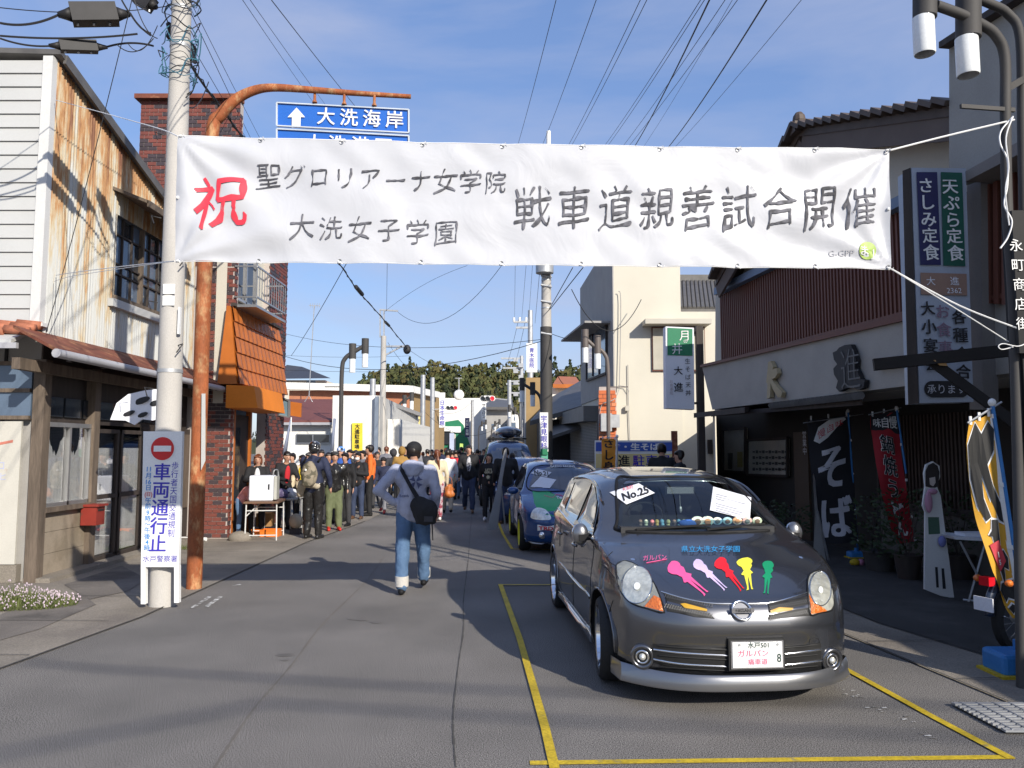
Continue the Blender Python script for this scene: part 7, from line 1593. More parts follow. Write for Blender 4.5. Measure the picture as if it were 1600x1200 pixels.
def person(label, X, Y, face, H, top, bot, shoes='black', hair='hair', pose='stand', vox=.026, z0=0.0, kid=False, hat=None, group=None, long_hair=0, skirt=0, build=1.0, puffy=1.0, arms=None, feet=None, fold=0.0, lean=0.0, hands=False, look=0.0, front=None, mask=False, socks=None, tail=False):
    t = thing('person', label, 'person', (X, Y, z0), R(face), group); s = H / 1.72; b_ = build
    J = dict(head=V((0, .02, 1.60)), neck=V((0, 0, 1.46)), chest=V((0, 0, 1.28)), waist=V((0, 0, 1.06)), hip=V((0, 0, .95)))
    sh = {-1: V((-.175 * b_, 0, 1.405)), 1: V((.175 * b_, 0, 1.405))}
    el = {-1: V((-.235 * b_, -.02, 1.13)), 1: V((.235 * b_, -.02, 1.13))}; wr = {-1: V((-.245 * b_, .05, .89)), 1: V((.245 * b_, .05, .89))}
    hp = {-1: V((-.09, 0, .91)), 1: V((.09, 0, .91))}; kn = {-1: V((-.10, .02, .49)), 1: V((.10, .02, .49))}; an = {-1: V((-.11, 0, .085)), 1: V((.11, 0, .085))}
    if pose == 'walk': kn[-1] = V((-.09, .12, .50)); an[-1] = V((-.09, .22, .10)); kn[1] = V((.09, -.02, .49)); an[1] = V((.09, -.26, .14)); el[-1].y -= .08; wr[-1].y -= .12; el[1].y += .05; wr[1].y += .12
    if pose == 'walk2': kn[1] = V((.09, .10, .50)); an[1] = V((.09, .18, .10)); kn[-1] = V((-.09, -.02, .49)); an[-1] = V((-.09, -.22, .13)); el[1].y -= .06; wr[1].y -= .1; el[-1].y += .05; wr[-1].y += .1
    if pose == 'front_hands': wr = {-1: V((-.08, .26, 1.06)), 1: V((.08, .26, 1.08))}; el = {-1: V((-.26, .02, 1.12)), 1: V((.26, .02, 1.12))}
    if pose == 'crossed': wr = {-1: V((.06, .22, 1.20)), 1: V((-.04, .20, 1.32))}; el = {-1: V((-.26, .06, 1.14)), 1: V((.25, .10, 1.13))}
    if pose == 'reach': wr = {-1: V((-.10, .42, 1.18)), 1: V((.10, .42, 1.16))}; el = {-1: V((-.24, .14, 1.16)), 1: V((.24, .14, 1.16))}
    if pose == 'camera': wr = {-1: V((-.06, .20, 1.50)), 1: V((.06, .20, 1.50))}; el = {-1: V((-.22, .14, 1.22)), 1: V((.22, .14, 1.22))}
    if arms:
        for k, (e, w_) in arms.items(): el[k] = V(e); wr[k] = V(w_)
    if feet:
        for k, (kk_, aa) in feet.items(): kn[k] = V(kk_); an[k] = V(aa)
    if lean:       # bend the upper body forward about the hips
        Rm = Matrix.Rotation(-R(lean), 3, 'X'); o_ = V((0, 0, .95))
        for k in ('head', 'neck', 'chest', 'waist'): J[k] = o_ + Rm @ (J[k] - o_)
        for dct in (sh, el, wr):
            for k in dct: dct[k] = o_ + Rm @ (dct[k] - o_)
        tilt = Rm
    else: tilt = Matrix.Identity(3)
    S_ = lambda v: V(v) * s
    hk = 1.25 if kid else 1.0
    hd = J['head']; HR_ = Matrix.Rotation(R(look), 3, 'Z') @ tilt
    up = lambda a, b, c: S_(hd + HR_ @ (V((a, b, c)) * hk))
    B = MB()
    B.ell(up(0, .0, .01), [q * s * hk for q in (.072, .092, .108)], 16, 12, M=HR_); B.ell(up(0, .028, -.055), [q * s * hk for q in (.052, .058, .062)], 12, 8, M=HR_)
    B.ell(up(0, .100, -.012), [q * s * hk for q in (.013, .020, .026)], 8, 6, M=HR_)
    for sg in (-1, 1): B.ell(up(sg * .076, .0, -.005), [q * s * hk for q in (.012, .022, .032)], 8, 6, M=HR_)
    B.cap(S_(hd + V((0, -.01, -.03))), S_(J['neck'] + V((0, 0, -.06))), .050 * s, .062 * s)
    B.cap(S_(J['chest'] + V((-.07, 0, .02))), S_(J['chest'] + V((.07, 0, .02))), .105 * s, .105 * s); B.cap(S_(J['chest']), S_(J['hip']), .115 * s, .115 * s)
    B.cap(S_(sh[-1]), S_(sh[1]), .055 * s, .055 * s)
    for sg in (-1, 1):
        B.cap(S_(sh[sg]), S_(el[sg]), .048 * s, .038 * s); B.cap(S_(el[sg]), S_(wr[sg]), .037 * s, .026 * s)
        d = (wr[sg] - el[sg]).normalized(); 
        if hands:
            pd = hands[sg] if isinstance(hands, dict) and sg in hands else d; pd = V(pd).normalized(); wd_ = pd.cross(V((0, 1, 0)) if abs(pd.y) < .9 else V((0, 0, 1))).normalized()
            B.cap(S_(wr[sg]), S_(wr[sg] + pd * .07), .026 * s, .034 * s)
            for q in range(4):
                base_ = wr[sg] + pd * .085 + wd_ * (.028 - .0185 * q); ln = (.062, .07, .066, .05)[q]; cv = pd.cross(wd_).normalized() * (.018 + .004 * q) * (1 if sg < 0 else -1)
                B.cap(S_(base_), S_(base_ + pd * ln * .55 + cv * .5), .0095 * s, .0088 * s, 6); B.cap(S_(base_ + pd * ln * .55 + cv * .5), S_(base_ + pd * ln + cv * 1.6), .0085 * s, .007 * s, 6)
            tb = wr[sg] + pd * .03 + wd_ * .028; B.cap(S_(tb), S_(tb + pd * .035 + wd_ * .028), .013 * s, .010 * s, 6); B.cap(S_(tb + pd * .035 + wd_ * .028), S_(tb + pd * .062 + wd_ * .03), .010 * s, .008 * s, 6)
        else:
            side_ = d.cross(V((0, 0, 1))); side_ = side_.normalized() if side_.length > .1 else V((1, 0, 0)); B.ell(S_(wr[sg] + d * .05), [q * s for q in (.030, .036, .05)], 8, 6)
            for q in (-1.2, -.4, .4, 1.2): B.cap(S_(wr[sg] + d * .08 + V((0, q * .016, 0))), S_(wr[sg] + d * (.15 - abs(q) * .01) + V((0, q * .018 + .012, 0))), .010 * s, .008 * s, 5)
            B.cap(S_(wr[sg] + d * .03 + V((0, .03, 0))), S_(wr[sg] + d * .09 + V((0, .05, 0))), .011 * s, .009 * s, 5)
        B.cap(S_(hp[sg]), S_(kn[sg]), .082 * s, .055 * s); B.cap(S_(kn[sg]), S_(an[sg]), .052 * s, .034 * s); B.cap(S_(an[sg] + V((0, 0, -.02))), S_(an[sg] + V((0, .14, -.05))), .035 * s, .03 * s)
    B.build('body', M['skin'], t, world=False, voxel=vox if not hands else .011, sm=2)
    fc = MB()
    for sg in (-1, 1): fc.ell(up(sg * .030, .083, .008), [q * s * hk for q in (.011, .006, .005)], 8, 5, M=HR_)
    fc.build('eyes', M['ink'], t, world=False)
    fc = MB(); fc.ell(up(0, .090, -.058), [q * s * hk for q in (.022, .006, .006)], 8, 5, M=HR_); fc.build('mouth', mat('lip', (.35, .12, .10), .5), t, world=False)
    if mask: q = MB(); q.ell(up(0, .060, -.05), [k * s for k in (.062, .052, .045)], 12, 8, M=HR_); q.build('face_mask', M['sign_white'], t, world=False, smooth=True)
    hm = M[hair]; Hm = MB(); Hm.ell(up(0, -.020, .035), [q * s * hk for q in (.086, .098, .095)], 14, 10, M=HR_)
    for sg in (-1, 1): Hm.ell(up(sg * .058, -.02, .0), [q * s * hk for q in (.03, .06, .075)], 8, 6, M=HR_)
    if long_hair:
        for k in (-1, 0, 1): Hm.cap(up(k * .045, -.05, .0), up(k * .06, -.07, -long_hair), .045 * s, .035 * s)
        for k in (-1, 1): Hm.cap(up(k * .07, .0, .02), up(k * .078, .01, -long_hair * .8), .03 * s, .022 * s)
    if tail: Hm.cap(up(.0, -.10, .03), up(.02, -.13, -.12), .035 * s, .045 * s); Hm.cap(up(.02, -.13, -.12), up(.05, -.13, -.36), .045 * s, .018 * s)
    for k in range(-3, 4): Hm.cap(up(k * .02, .055, .085), up(k * .024, .083, .052), .018 * s, .012 * s, 6)
    o = Hm.build('hair', hm, t, world=False, voxel=vox * .7, sm=1); o['_fold'] = .012
    if hat == 'cap' or hat == 'blue_cap' or hat == 'helmet':
        m_ = {'cap': CL['black'], 'blue_cap': mat('cap_blue', (.08, .25, .60), .6, col2=(.7, .7, .75), c2=(.5, .52), c2scale=14), 'helmet': mat('helmet', (.02, .02, .022), .15, col2=(.5, .5, .5), c2=(.60, .62), c2scale=14, coat=1)}[hat]
        k = 1.12 if hat == 'helmet' else 1.0
        c = MB(); c.ell(up(0, -.012, .058), [q * s * k for q in (.094, .108, .085)], 18, 12, M=HR_); c.ell(up(0, .10 , .048), [q * s for q in (.07, .06, .010)], 12, 6, M=HR_)
        if hat == 'helmet': c.ell(up(0, -.03, .01), [q * s for q in (.10, .11, .10)], 16, 10, M=HR_)
        c.build('helmet' if hat == 'helmet' else 'cap', m_, t, world=False, smooth=True)
    if hat == 'beret': MB().ell(up(0, -.01, .09), [q * s for q in (.10, .12, .045)], 14, 8, M=HR_).build('flat_cap', CL['charcoal'], t, world=False, smooth=True)
    if hat == 'hood': q = MB(); q.ell(up(0, -.03, .02), [k * s for k in (.105, .115, .135)], 14, 10, M=HR_); q.build('hood', top, t, world=False, smooth=True)
    T = MB(); p_ = puffy
    T.cap(S_(J['chest'] + V((-.075 * b_, 0, .02))), S_(J['chest'] + V((.075 * b_, 0, .02))), .125 * s * p_, .125 * s * p_); T.cap(S_(sh[-1] + V((.0, 0, -.01))), S_(sh[1] + V((0, 0, -.01))), .068 * s * p_, .068 * s * p_)
    T.cap(S_(J['chest']), S_(J['waist']), .138 * s * b_ * p_, .132 * s * b_ * p_); T.cap(S_(J['waist'] + V((-.05, 0, 0))), S_(J['hip'] + V((-.05, 0, -.02))), .118 * s * b_ * p_, .122 * s * b_ * p_); T.cap(S_(J['waist'] + V((.05, 0, 0))), S_(J['hip'] + V((.05, 0, -.02))), .118 * s * b_ * p_, .122 * s * b_ * p_)
    T.cap(S_(J['neck'] + V((0, 0, -.05))), S_(J['neck'] + V((0, 0, .0))), .075 * s, .066 * s)
    for sg in (-1, 1):
        T.cap(S_(sh[sg]), S_(el[sg]), .070 * s * p_, .058 * s * p_); T.cap(S_(el[sg]), S_(wr[sg] - (wr[sg] - el[sg]).normalized() * .02), .057 * s * p_, .042 * s * p_)
    o = T.build('jacket', top, t, world=False, voxel=vox if not hands else .016, sm=2); o['_fold'] = fold or .010
    if front: fr_ = MB(); fr_.ell(S_(J['chest'] + tilt @ V((0, .118 * p_, -.05))), [q * s for q in (.062, .03, .20)], 12, 10, M=tilt); fr_.build('shirt_front', front, t, world=False, smooth=True)
    Q = MB()
    Q.cap(S_(hp[-1] + V((.02, 0, .05))), S_(hp[1] + V((-.02, 0, .05))), .112 * s * b_, .112 * s * b_)
    if skirt: Q.lathe([(0, .0), (.13 * s, .0), (.20 * s, -skirt * s), (.18 * s, -skirt * s), (0, -.08 * s)], Matrix.Translation(S_((0, 0, 1.0))), 16)
    for sg in (-1, 1):
        if skirt > .1: continue
        Q.cap(S_(hp[sg]), S_(kn[sg]), .100 * s * b_, .074 * s * b_); Q.cap(S_(kn[sg]), S_(an[sg] + V((0, 0, .02))), .074 * s * b_, .062 * s * b_)
    o = Q.build('skirt' if skirt else 'trousers', bot, t, world=False, voxel=vox if not hands else .016, sm=2); o['_fold'] = fold or .010
    for sg in (-1, 1):
        F_ = MB(); a = an[sg]; F_.cap(S_(a + V((0, -.045, -.045))), S_(a + V((0, .06, -.045))), .040 * s, .043 * s); F_.cap(S_(a + V((0, .06, -.042))), S_(a + V((sg * .012, .175, -.050))), .047 * s, .036 * s); F_.cap(S_(a), S_(a + V((0, 0, .05))), .045 * s, .045 * s)
        o = F_.build('shoe', SHO[shoes], t, world=False, voxel=.018, sm=1)
    t['_'] = 0; del t['_']
    return t, J, sh, el, wr, S_
def place(px, py): p = G(px, py); return p.x, p.y
X, Y = place(644, 925)
hb = SHO['boots']
hero, J, sh, el, wr, S_ = person('man in a lavender hooded sweatshirt and rolled jeans walking away with a black shoulder bag', X, Y, 2, 1.76, CL['hoodie'], CL['jeans'], 'black', pose='stand', vox=.02, hat='cap', build=1.12, fold=.016,
    arms={-1: ((-.40, -.10, 1.17), (-.20, -.04, 1.02)), 1: ((.27, -.02, 1.13), (.24, .12, .93))}, feet={-1: ((-.115, -.06, .47), (-.105, -.16, .085)), 1: ((.115, .10, .50), (.115, .22, .12))}, hands={-1: (.85, -.1, -.5), 1: (0, .3, -1)}, lean=3, puffy=1.08)
L_ = lambda x, y, z: V((x, y, z)) * (1.76 / 1.72)
q = MB(); q.ell(L_(0, -.085, 1.445), (.135, .085, .085), 16, 10); q.ell(L_(0, -.10, 1.39), (.10, .06, .08), 14, 8); q.cap(L_(-.09, -.03, 1.47), L_(-.05, .06, 1.45), .035, .03); q.cap(L_(.09, -.03, 1.47), L_(.05, .06, 1.45), .035, .03)
o = q.build('hood', CL['hoodie'], hero, world=False, voxel=.016, sm=2); o['_fold'] = .014
for sg, a in ((-1, (-.105, -.16)), (1, (.115, .22))):
    q = MB(); q.lathe([(.055, .0), (.078, .0), (.080, .05), (.079, .115), (.060, .115)], Matrix.Translation(L_(a[0], a[1] + .005, .095 if sg < 0 else .135)), 20); q.build('rolled_cuff', cloth('cuff', (.52, .50, .46)), hero, world=False, smooth=40)
bp = [L_(-.12, -.135, 1.40), L_(-.04, -.165, 1.27), L_(.05, -.18, 1.12), L_(.13, -.185, 1.0)]
mb = MB(); sp = spline(bp, 6); mb.tube(sp, [.045 + .022 * i / len(sp) for i in range(len(sp))], 8, flat=.25); mb.tube(spline([L_(-.12, -.135, 1.40), L_(-.12, -.03, 1.475), L_(-.09, .08, 1.40), L_(.06, .15, 1.2)], 5), .022, 6, flat=.4); mb.build('bag_strap', CL['black'], hero, world=False, smooth=True)
mb = MB(); mb.ell(L_(.16, -.20, .93), (.155, .075, .155), 14, 10); mb.ell(L_(.10, -.20, 1.0), (.12, .06, .12), 12, 8); mb.box(L_(.17, -.21, .88), (.24, .09, .17)); bg_ = mb.build('shoulder_bag', CL['black'], hero, world=False, voxel=.014, sm=2); bg_['_fold'] = .012
mb = MB(); mb.box(L_(.20, -.285, .86), (.10, .01, .06)); mb.build('bag_patch', CL['charcoal'], hero, world=False); MB().tube([L_(.24, -.25, .80), L_(.25, -.25, .62)], .008, 5).build('strap_end', CL['black'], hero, world=False)
em_ = mat('print_dark', (.05, .06, .13), .7); mb = MB(); cz = 1.27; yb = -.178
for k in range(4):
    a = R(45 + 90 * k); mb.add([L_(.045 + .005 * math.cos(a), yb, cz + .005), L_(.045 + .085 * math.cos(a - .42), yb + .012 * abs(math.cos(a)), cz + .085 * math.sin(a - .42)), L_(.045 + .065 * math.cos(a), yb + .01, cz + .065 * math.sin(a)), L_(.045 + .085 * math.cos(a + .42), yb + .012, cz + .085 * math.sin(a + .42))], [(3, 2, 1, 0)])
mb.build('back_print', em_, hero, world=False); MB().line('Beach', lambda x, y: L_(-.09 + x, yb + .02, 1.115 + y), .045, bold=.01).build('lettering', em_, hero, world=False)
X, Y = place(488, 842)
bk, J, sh, el, wr, S_ = person('rider in black leather with a helmet and a camouflage rucksack, back turned', X, Y, -12, 1.80, CL['navy'], CL['leather'], 'boots', pose='stand', hat='helmet', build=1.12, vox=.022, fold=.016, arms={-1: ((-.27, .12, 1.16), (-.22, .34, 1.14)), 1: ((.30, .0, 1.14), (.28, .10, .92))}, look=12)
S2_ = lambda x, y, z: V((x, y, z)) * 1.046
mb = MB(); mb.ell(S2_(.03, -.23, 1.16), (.17, .11, .24), 14, 10); mb.ell(S2_(.04, -.31, 1.06), (.12, .06, .13), 12, 8); q = mb.build('rucksack', CL['camo'], bk, world=False, voxel=.018, sm=1); q['_fold'] = .02
mb = MB(); mb.tube([S2_(-.13, -.12, 1.38), S2_(-.15, -.0, 1.46), S2_(-.14, .10, 1.36)], .022, 6); mb.tube([S2_(.14, -.12, 1.38), S2_(.16, -.0, 1.46), S2_(.15, .10, 1.36)], .022, 6); mb.build('strap', M['black'], bk, world=False)
MB().ell(S2_(.02, -.355, 1.24), (.022, .01, .022), 10, 6).build('button_badge', M['sign_white'], bk, world=False)
mb = MB(); mb.cap(S2_(-.14, -.10, .98), S2_(-.22, -.04, .80), .10, .07); mb.cap(S2_(-.05, -.12, .98), S2_(.14, -.12, .95), .08, .06); q = mb.build('tied_jacket', CL['beige'], bk, world=False, voxel=.02, sm=1); q['_fold'] = .03
def P(label, px, py, face, H, top, bot, **kw): X, Y = place(px, py); return person(label, X, Y, face, H, CL[top], CL[bot], **kw)
P('person in a black leather jacket, olive trousers and red shoes wearing a dark cap', 521, 829, -160, 1.62, 'leather', 'olive', shoes='red', hat='beret', build=1.15, fold=.018)
P('man in a white face mask and black jacket with folded arms and jeans', 558, 811, 175, 1.60, 'black', 'dkjeans', shoes='brown', pose='crossed', mask=True, build=1.05)
P('man in a bright orange jacket and black trousers beside the masked man', 577, 806, 100, 1.78, 'orange', 'black', hat=None, build=1.05, look=15)
P('person in a blue jacket and a blue and white cap in the queue', 531, 815, 170, 1.72, 'blue', 'black', hat='blue_cap')
P('person in a dark jacket shading their eyes behind the masked man', 545, 802, 175, 1.66, 'charcoal', 'black', pose='camera')
P('person in a grey coat half hidden at the back of the queue', 554, 797, -170, 1.64, 'grey', 'black')
P('person in a black coat standing beside the rider with the helmet', 511, 818, -150, 1.60, 'black', 'charcoal')
P('stall helper in a black jacket with a red apron leaning over the table', 442, 828, -140, 1.64, 'black', 'charcoal', pose='reach', lean=10, front=CL['red'])
P('woman in a black jacket and white blouse working behind the white box', 400, 836, -165, 1.58, 'black', 'black', hair='hair_brown', pose='reach', front=CL['white'], long_hair=.10)
P('person in a yellow top and white headscarf behind the stall table', 470, 818, 180, 1.55, 'cream', 'black', front=mat('cloth_yellow', (.75, .55, .02), .8))
P('person in a pale blue top at the back of the stall', 455, 812, 170, 1.58, 'white', 'dkjeans')
P('child in a pink sweater and blue shorts bending down beside the brick pier', 372, 838, -75, 1.22, 'pink', 'jeans', shoes='red', kid=True, pose='reach', lean=38, skirt=0)
P('boy in dark clothes with red shoes walking left of the man in lavender', 598, 802, 180, 1.45, 'navy', 'grey', shoes='red', hat='cap', pose='walk')
P('person in a mustard hooded coat beyond the man in lavender', 627, 796, 10, 1.72, 'mustard', 'black', hat='hood', pose='walk2')
P('person in a dark hooded coat left of the mustard coat', 614, 790, 5, 1.66, 'charcoal', 'black', hat='hood', pose='walk')
X, Y = place(682, 815)
pt = person('woman with a long brown ponytail and cream jacket carrying an orange bag', X, Y, 10, 1.66, CL['cream'], CL['pattern'], 'white', hair='hair_brown', tail=True, pose='walk2', vox=.022)[0]
mb = MB(); mb.ell((.29, -.02, .72), (.11, .09, .15), 12, 10); mb.ell((.29, -.02, .64), (.13, .10, .10), 12, 8); q = mb.build('orange_bag', mat('bag_orange', (.42, .13, .03), .5, var=.3, scale=12), pt, world=False, voxel=.018, sm=1); q['_fold'] = .03
MB().tube(spline([(.22, -.02, .82), (.25, -.02, 1.0), (.33, -.02, 1.0), (.36, -.02, .82)], 5), .009, 5).build('bag_handle', mat('bag_orange2', (.35, .1, .03), .5), pt, world=False)
P('person in a white shirt just right of the woman with the ponytail', 699, 803, 5, 1.66, 'white', 'beige', pose='walk')
P('person carrying a red rucksack in the crowd ahead', 706, 782, 0, 1.62, 'red', 'charcoal', pose='walk2')
P('man in a black quilted jacket and plaid shirt walking towards the camera', 732, 801, 184, 1.78, 'black', 'dkjeans', shoes='brown', pose='walk', puffy=1.15, front=CL['plaid'], vox=.022, fold=.02)
pb_, *_r = P('woman in a black sweatshirt with pale lettering walking beside the dark van', 764, 813, 178, 1.58, 'black', 'black', shoes='white', pose='walk2', long_hair=.12, vox=.022)
lm_ = mat('print_cream', (.6, .58, .42), .7); MB().line("LET'S", lambda x, y: V((-x, .152, 1.19 + y)), .07, bold=.03).line('GERUP', lambda x, y: V((-x, .155, 1.13 + y)), .065, bold=.03).line('✸', lambda x, y: V((-x, .155, 1.02 + y)), .15).build('shirt_print', lm_, pb_, world=False)
P('man in a black jacket and jeans standing behind the narrow grey board', 790, 818, 10, 1.72, 'black', 'dkjeans', shoes='brown', build=1.12, vox=.022, arms={-1: ((-.26, -.04, 1.13), (-.24, .12, .92)), 1: ((.27, .0, 1.12), (.2, .16, .95))})
P('person in a grey coat beside the blue and green car', 800, 806, 20, 1.58, 'grey', 'black')
X, Y = at(1034, 690, 14.6).x, 14.6; person('dark haired person in black standing behind the roof of the grey car', X, Y, -10, 1.79, CL['black'], CL['black'], long_hair=0)
X, Y = at(1062, 705, 14.2).x, 14.2; person('shorter dark haired person in a dark coat, right one behind the grey car roof', X, Y, 60, 1.66, CL['charcoal'], CL['black'], look=30)
rp_ = random.Random(21); far_cols = ['black', 'charcoal', 'navy', 'red', 'beige', 'grey', 'white', 'black', 'navy', 'black']
desc = ['black coat', 'charcoal jacket', 'navy jacket', 'red jacket', 'beige coat', 'grey sweater', 'white top', 'black parka', 'navy sweater', 'short black jacket']
k = 0
for px, Y_, ci in ((640, 30, 0), (655, 34, 4), (668, 27, 1), (690, 38, 2), (712, 26, 0), (721, 33, 7), (741, 27, 3), (750, 36, 9), (728, 44, 6), (645, 42, 8), (604, 27, 5), (622, 36, 1), (760, 40, 4), (703, 48, 7), (586, 23, 2), (574, 26, 9)):
    fc_ = rp_.choice((0, 180, 20, 160, -20)); word = 'walking away' if abs(fc_) < 30 else 'walking towards the camera'
    lb = ''
    place_ = ['left of the ponytail woman', 'near the thin poles', 'behind the lavender hood', 'below the white vertical sign', 'beside the quilted jacket', 'before the green front', 'right of the quilted jacket', 'beyond the lettered sweatshirt', 'at the street end', 'under the ochre wall', 'by the white block', 'by the beige shop', 'beyond the display board', 'farthest away', 'beside the orange jacket', 'behind the orange jacket'][k]
    person('person in a %s %s' % (desc[ci], place_), at(px, 700, Y_).x, Y_, fc_, rp_.uniform(1.55, 1.76), CL[far_cols[ci]], CL[rp_.choice(['black', 'dkjeans', 'charcoal', 'jeans'])], pose=rp_.choice(['walk', 'walk2', 'stand']), vox=.04, group='people in the distant crowd', hair=rp_.choice(['hair', 'hair', 'hair_brown'])); k += 1
src_ = [o for o in bpy.data.objects if o.get('group') == 'people in the distant crowd']
for k, (px, Y_, rz) in enumerate(((612, 29, 4), (634, 26, 170), (648, 25, -6), (661, 31, 10), (675, 33, 186), (697, 29, 5), (707, 34, 175), (717, 29, 0), (736, 33, 184), (746, 30, -4), (756, 33, 178), (683, 26, 3), (592, 30, 160), (727, 38, 5))):
    dup(src_[(k * 5) % len(src_)], (at(px, 700, Y_).x, Y_, 0), R(rz), ['near the street lamp by the beige shop', 'just left of the lavender hood', 'right of the walking man cap', 'behind the ponytail woman', 'beyond the ponytail woman, below the sign', 'past the white shirt', 'beyond the red rucksack', 'left of the quilted jacket', 'right of the quilted jacket, farther off', 'between quilted jacket and lettered sweatshirt', 'left of the blue van', 'between the cap and the ponytail', 'beyond the boy in dark clothes', 'in line with the green front'][k].join(['person in the distant crowd ', '']))
lk = {o['label']: o for o in bpy.data.objects if o.get('category') == 'person'}
for lb, px, py, rz, new in (('person in a black coat standing beside the rider with the helmet', 538, 822, 165, 'person in a black coat between the olive trousers and the masked man'), ('person in a grey coat half hidden at the back of the queue', 566, 799, 150, 'person in a grey coat behind the orange jacket'),
    ('person in a black coat standing beside the rider with the helmet', 588, 794, 200, 'person in a black coat just right of the orange jacket'), ('person in a dark jacket shading their eyes behind the masked man', 500, 808, 190, 'person in a dark jacket with raised hands behind the rider'), ('person in a black coat standing beside the rider with the helmet', 482, 812, 120, 'person in a black coat hidden behind the rider and stall')):
    X, Y = place(px, py); dup(lk[lb], (X, Y, 0), R(rz), new)
tx, ty = place(412, 842)
tb = thing('folding_table', 'small folding table with a brown top and white steel legs by the brick building', 'table', (tx, ty, 0), R(8))
MB().box((0, .1, .70), (.62, .95, .035)).build('table_top', mat('ply', (.16, .09, .055), .5), tb, world=False)
for sx in (-.27, .27):
    for sy in (-.32, .5): MB().tube([V((sx, sy, .69)), V((sx * 1.04, sy * 1.02, 0))], .013, 8).build('leg', M['white_trim'], tb, world=False, smooth=50)
for sy in (-.32, .5):
    MB().tube([V((-.28, sy, .10)), V((.28, sy, .10))], .011, 6).build('brace', M['white_trim'], tb, world=False); MB().tube([V((-.27, sy, .55)), V((.27, sy, .55))], .011, 6).build('brace', M['white_trim'], tb, world=False)
MB().tube([V((-.27, -.3, .45)), V((-.05, -.1, .69))], .010, 6).build('brace', M['white_trim'], tb, world=False)
wb = thing('white_box', 'big white plastic case standing upright on the folding table', 'box', (tx - .03, ty, .72), R(8))
mb = MB(); mb.box((0, -.08, .235), (.44, .34, .47)); o = mb.build('case', mat('white_plastic', (.72, .74, .80), .35), wb, world=False); bv = o.modifiers.new('b', 'BEVEL'); bv.width = .03; bv.segments = 3; LATER.append(o)
MB().box((.14, -.255, .26), (.028, .012, .10)).build('latch', M['ink'], wb, world=False); MB().box((.255, -.08, .24), (.05, .30, .43)).build('side_panel', mat('box_side', (.42, .42, .38), .5), wb, world=False); MB().tube(spline([(.2, -.2, .45), (.22, -.2, .56), (.26, -.05, .56), (.27, 0, .45)], 4), .012, 6).build('handle', M['galv'], wb, world=False)
def simple(nm, label, cat, px, py, fn, mats_, rz=0, **kw):
    X, Y = place(px, py); t = thing(nm, label, cat, (X, Y, 0), rz, **kw); fn(t); return t
def crate(t, m, w_=.34, d_=.25, h_=.14):
    for c, dd in (((0, 0, .01), (w_, d_, .015)), ((-w_ / 2, 0, h_ / 2), (.012, d_, h_)), ((w_ / 2, 0, h_ / 2), (.012, d_, h_)), ((0, -d_ / 2, h_ / 2), (w_, .012, h_)), ((0, d_ / 2, h_ / 2), (w_, .012, h_))): MB().box(c, dd).build('crate_side', m, t, world=False)
    MB().box((0, -d_ / 2 - .006, h_ * .92), (w_ + .02, .02, .02)).build('crate_rim', m, t, world=False)
oc_ = mat('crate_orange', (.72, .18, .02), .45)
simple('plastic_crate', 'orange plastic crate on the road under the folding table, right one', 'crate', 423, 838, lambda t: crate(t, oc_), None)
simple('plastic_crate', 'smaller orange plastic crate under the folding table, left one', 'crate', 404, 836, lambda t: crate(t, oc_, .2, .2, .12), None)
simple('cardboard_box', 'brown cardboard box under the folding table on the orange crates', 'box', 414, 832, lambda t: MB().box((0, 0, .26), (.30, .24, .26)).build('carton', mat('card_board', (.36, .20, .08), .8), t, world=False), None)
simple('red_bag', 'red cloth bag lying at the foot of the brick pier', 'bag', 362, 836, lambda t: [MB().ell((0, 0, .10), (.13, .10, .10), 12, 8).build('bag_body', CL['red'], t, world=False, smooth=True), MB().tube(spline([(-.05, 0, .18), (0, 0, .26), (.05, 0, .18)], 4), .010, 5).build('handle', M['sign_white'], t, world=False)], None)
simple('stone', 'rounded grey boulder on the pavement left of the folding table', 'stone', 375, 845, lambda t: MB().ell((0, 0, .05), (.22, .15, .13), 14, 8).build('boulder', M['concrete'], t, world=False, smooth=True), None)
simple('white_pipe', 'short white pipe lying on the pavement behind the rusty pole', 'pipe', 300, 845, lambda t: MB().tube([V((-.2, 0, .04)), V((.3, -.1, .04))], .035, 8).build('pipe', M['sign_white'], t, world=False, smooth=50), None)
simple('camera_bag', 'grey round bag resting low beside the rider', 'bag', 462, 835, lambda t: [MB().ell((0, 0, .26), (.14, .12, .15), 14, 8).build('bag_body', CL['beige'], t, world=False, smooth=True), MB().tube([V((-.05, 0, .38)), V((.04, .1, .8))], .01, 5).build('strap', M['black'], t, world=False), MB().box((0, 0, .06), (.2, .16, .12)).build('base', CL['charcoal'], t, world=False)], None)
t2 = simple('stall_table', 'low cluttered stall table between the white box and the rider', 'table', 440, 832, lambda t: [MB().box((0, .1, .68), (.6, .9, .03)).build('table_top', M['grey_wall'], t, world=False)] + [MB().tube([V((sx, sy, .67)), V((sx, sy, 0))], .013, 6).build('leg', M['galv'], t, world=False) for sx in (-.26, .26) for sy in (-.3, .5)], None)
X, Y = place(440, 832)
for k, (dx, dy, c, lb) in enumerate(((-.15, -.1, (.6, .6, .65), 'grey wrapped bundle on the stall table nearest the white box'), (.05, -.15, (.10, .08, .16), 'dark purple bundle on the stall table beside the rider'), (.15, .1, (.7, .7, .72), 'pale plastic bag at the back of the stall table'))):
    t = thing('goods_bundle', lb, 'bundle', (X + dx, Y + dy, .695)); q = MB(); q.ell((0, 0, .09), (.13, .11, .10), 12, 8); o = q.build('bundle', mat('bundle%d' % k, c, .5, var=.3, scale=14), t, world=False, voxel=.02, sm=1); o['_fold'] = .03
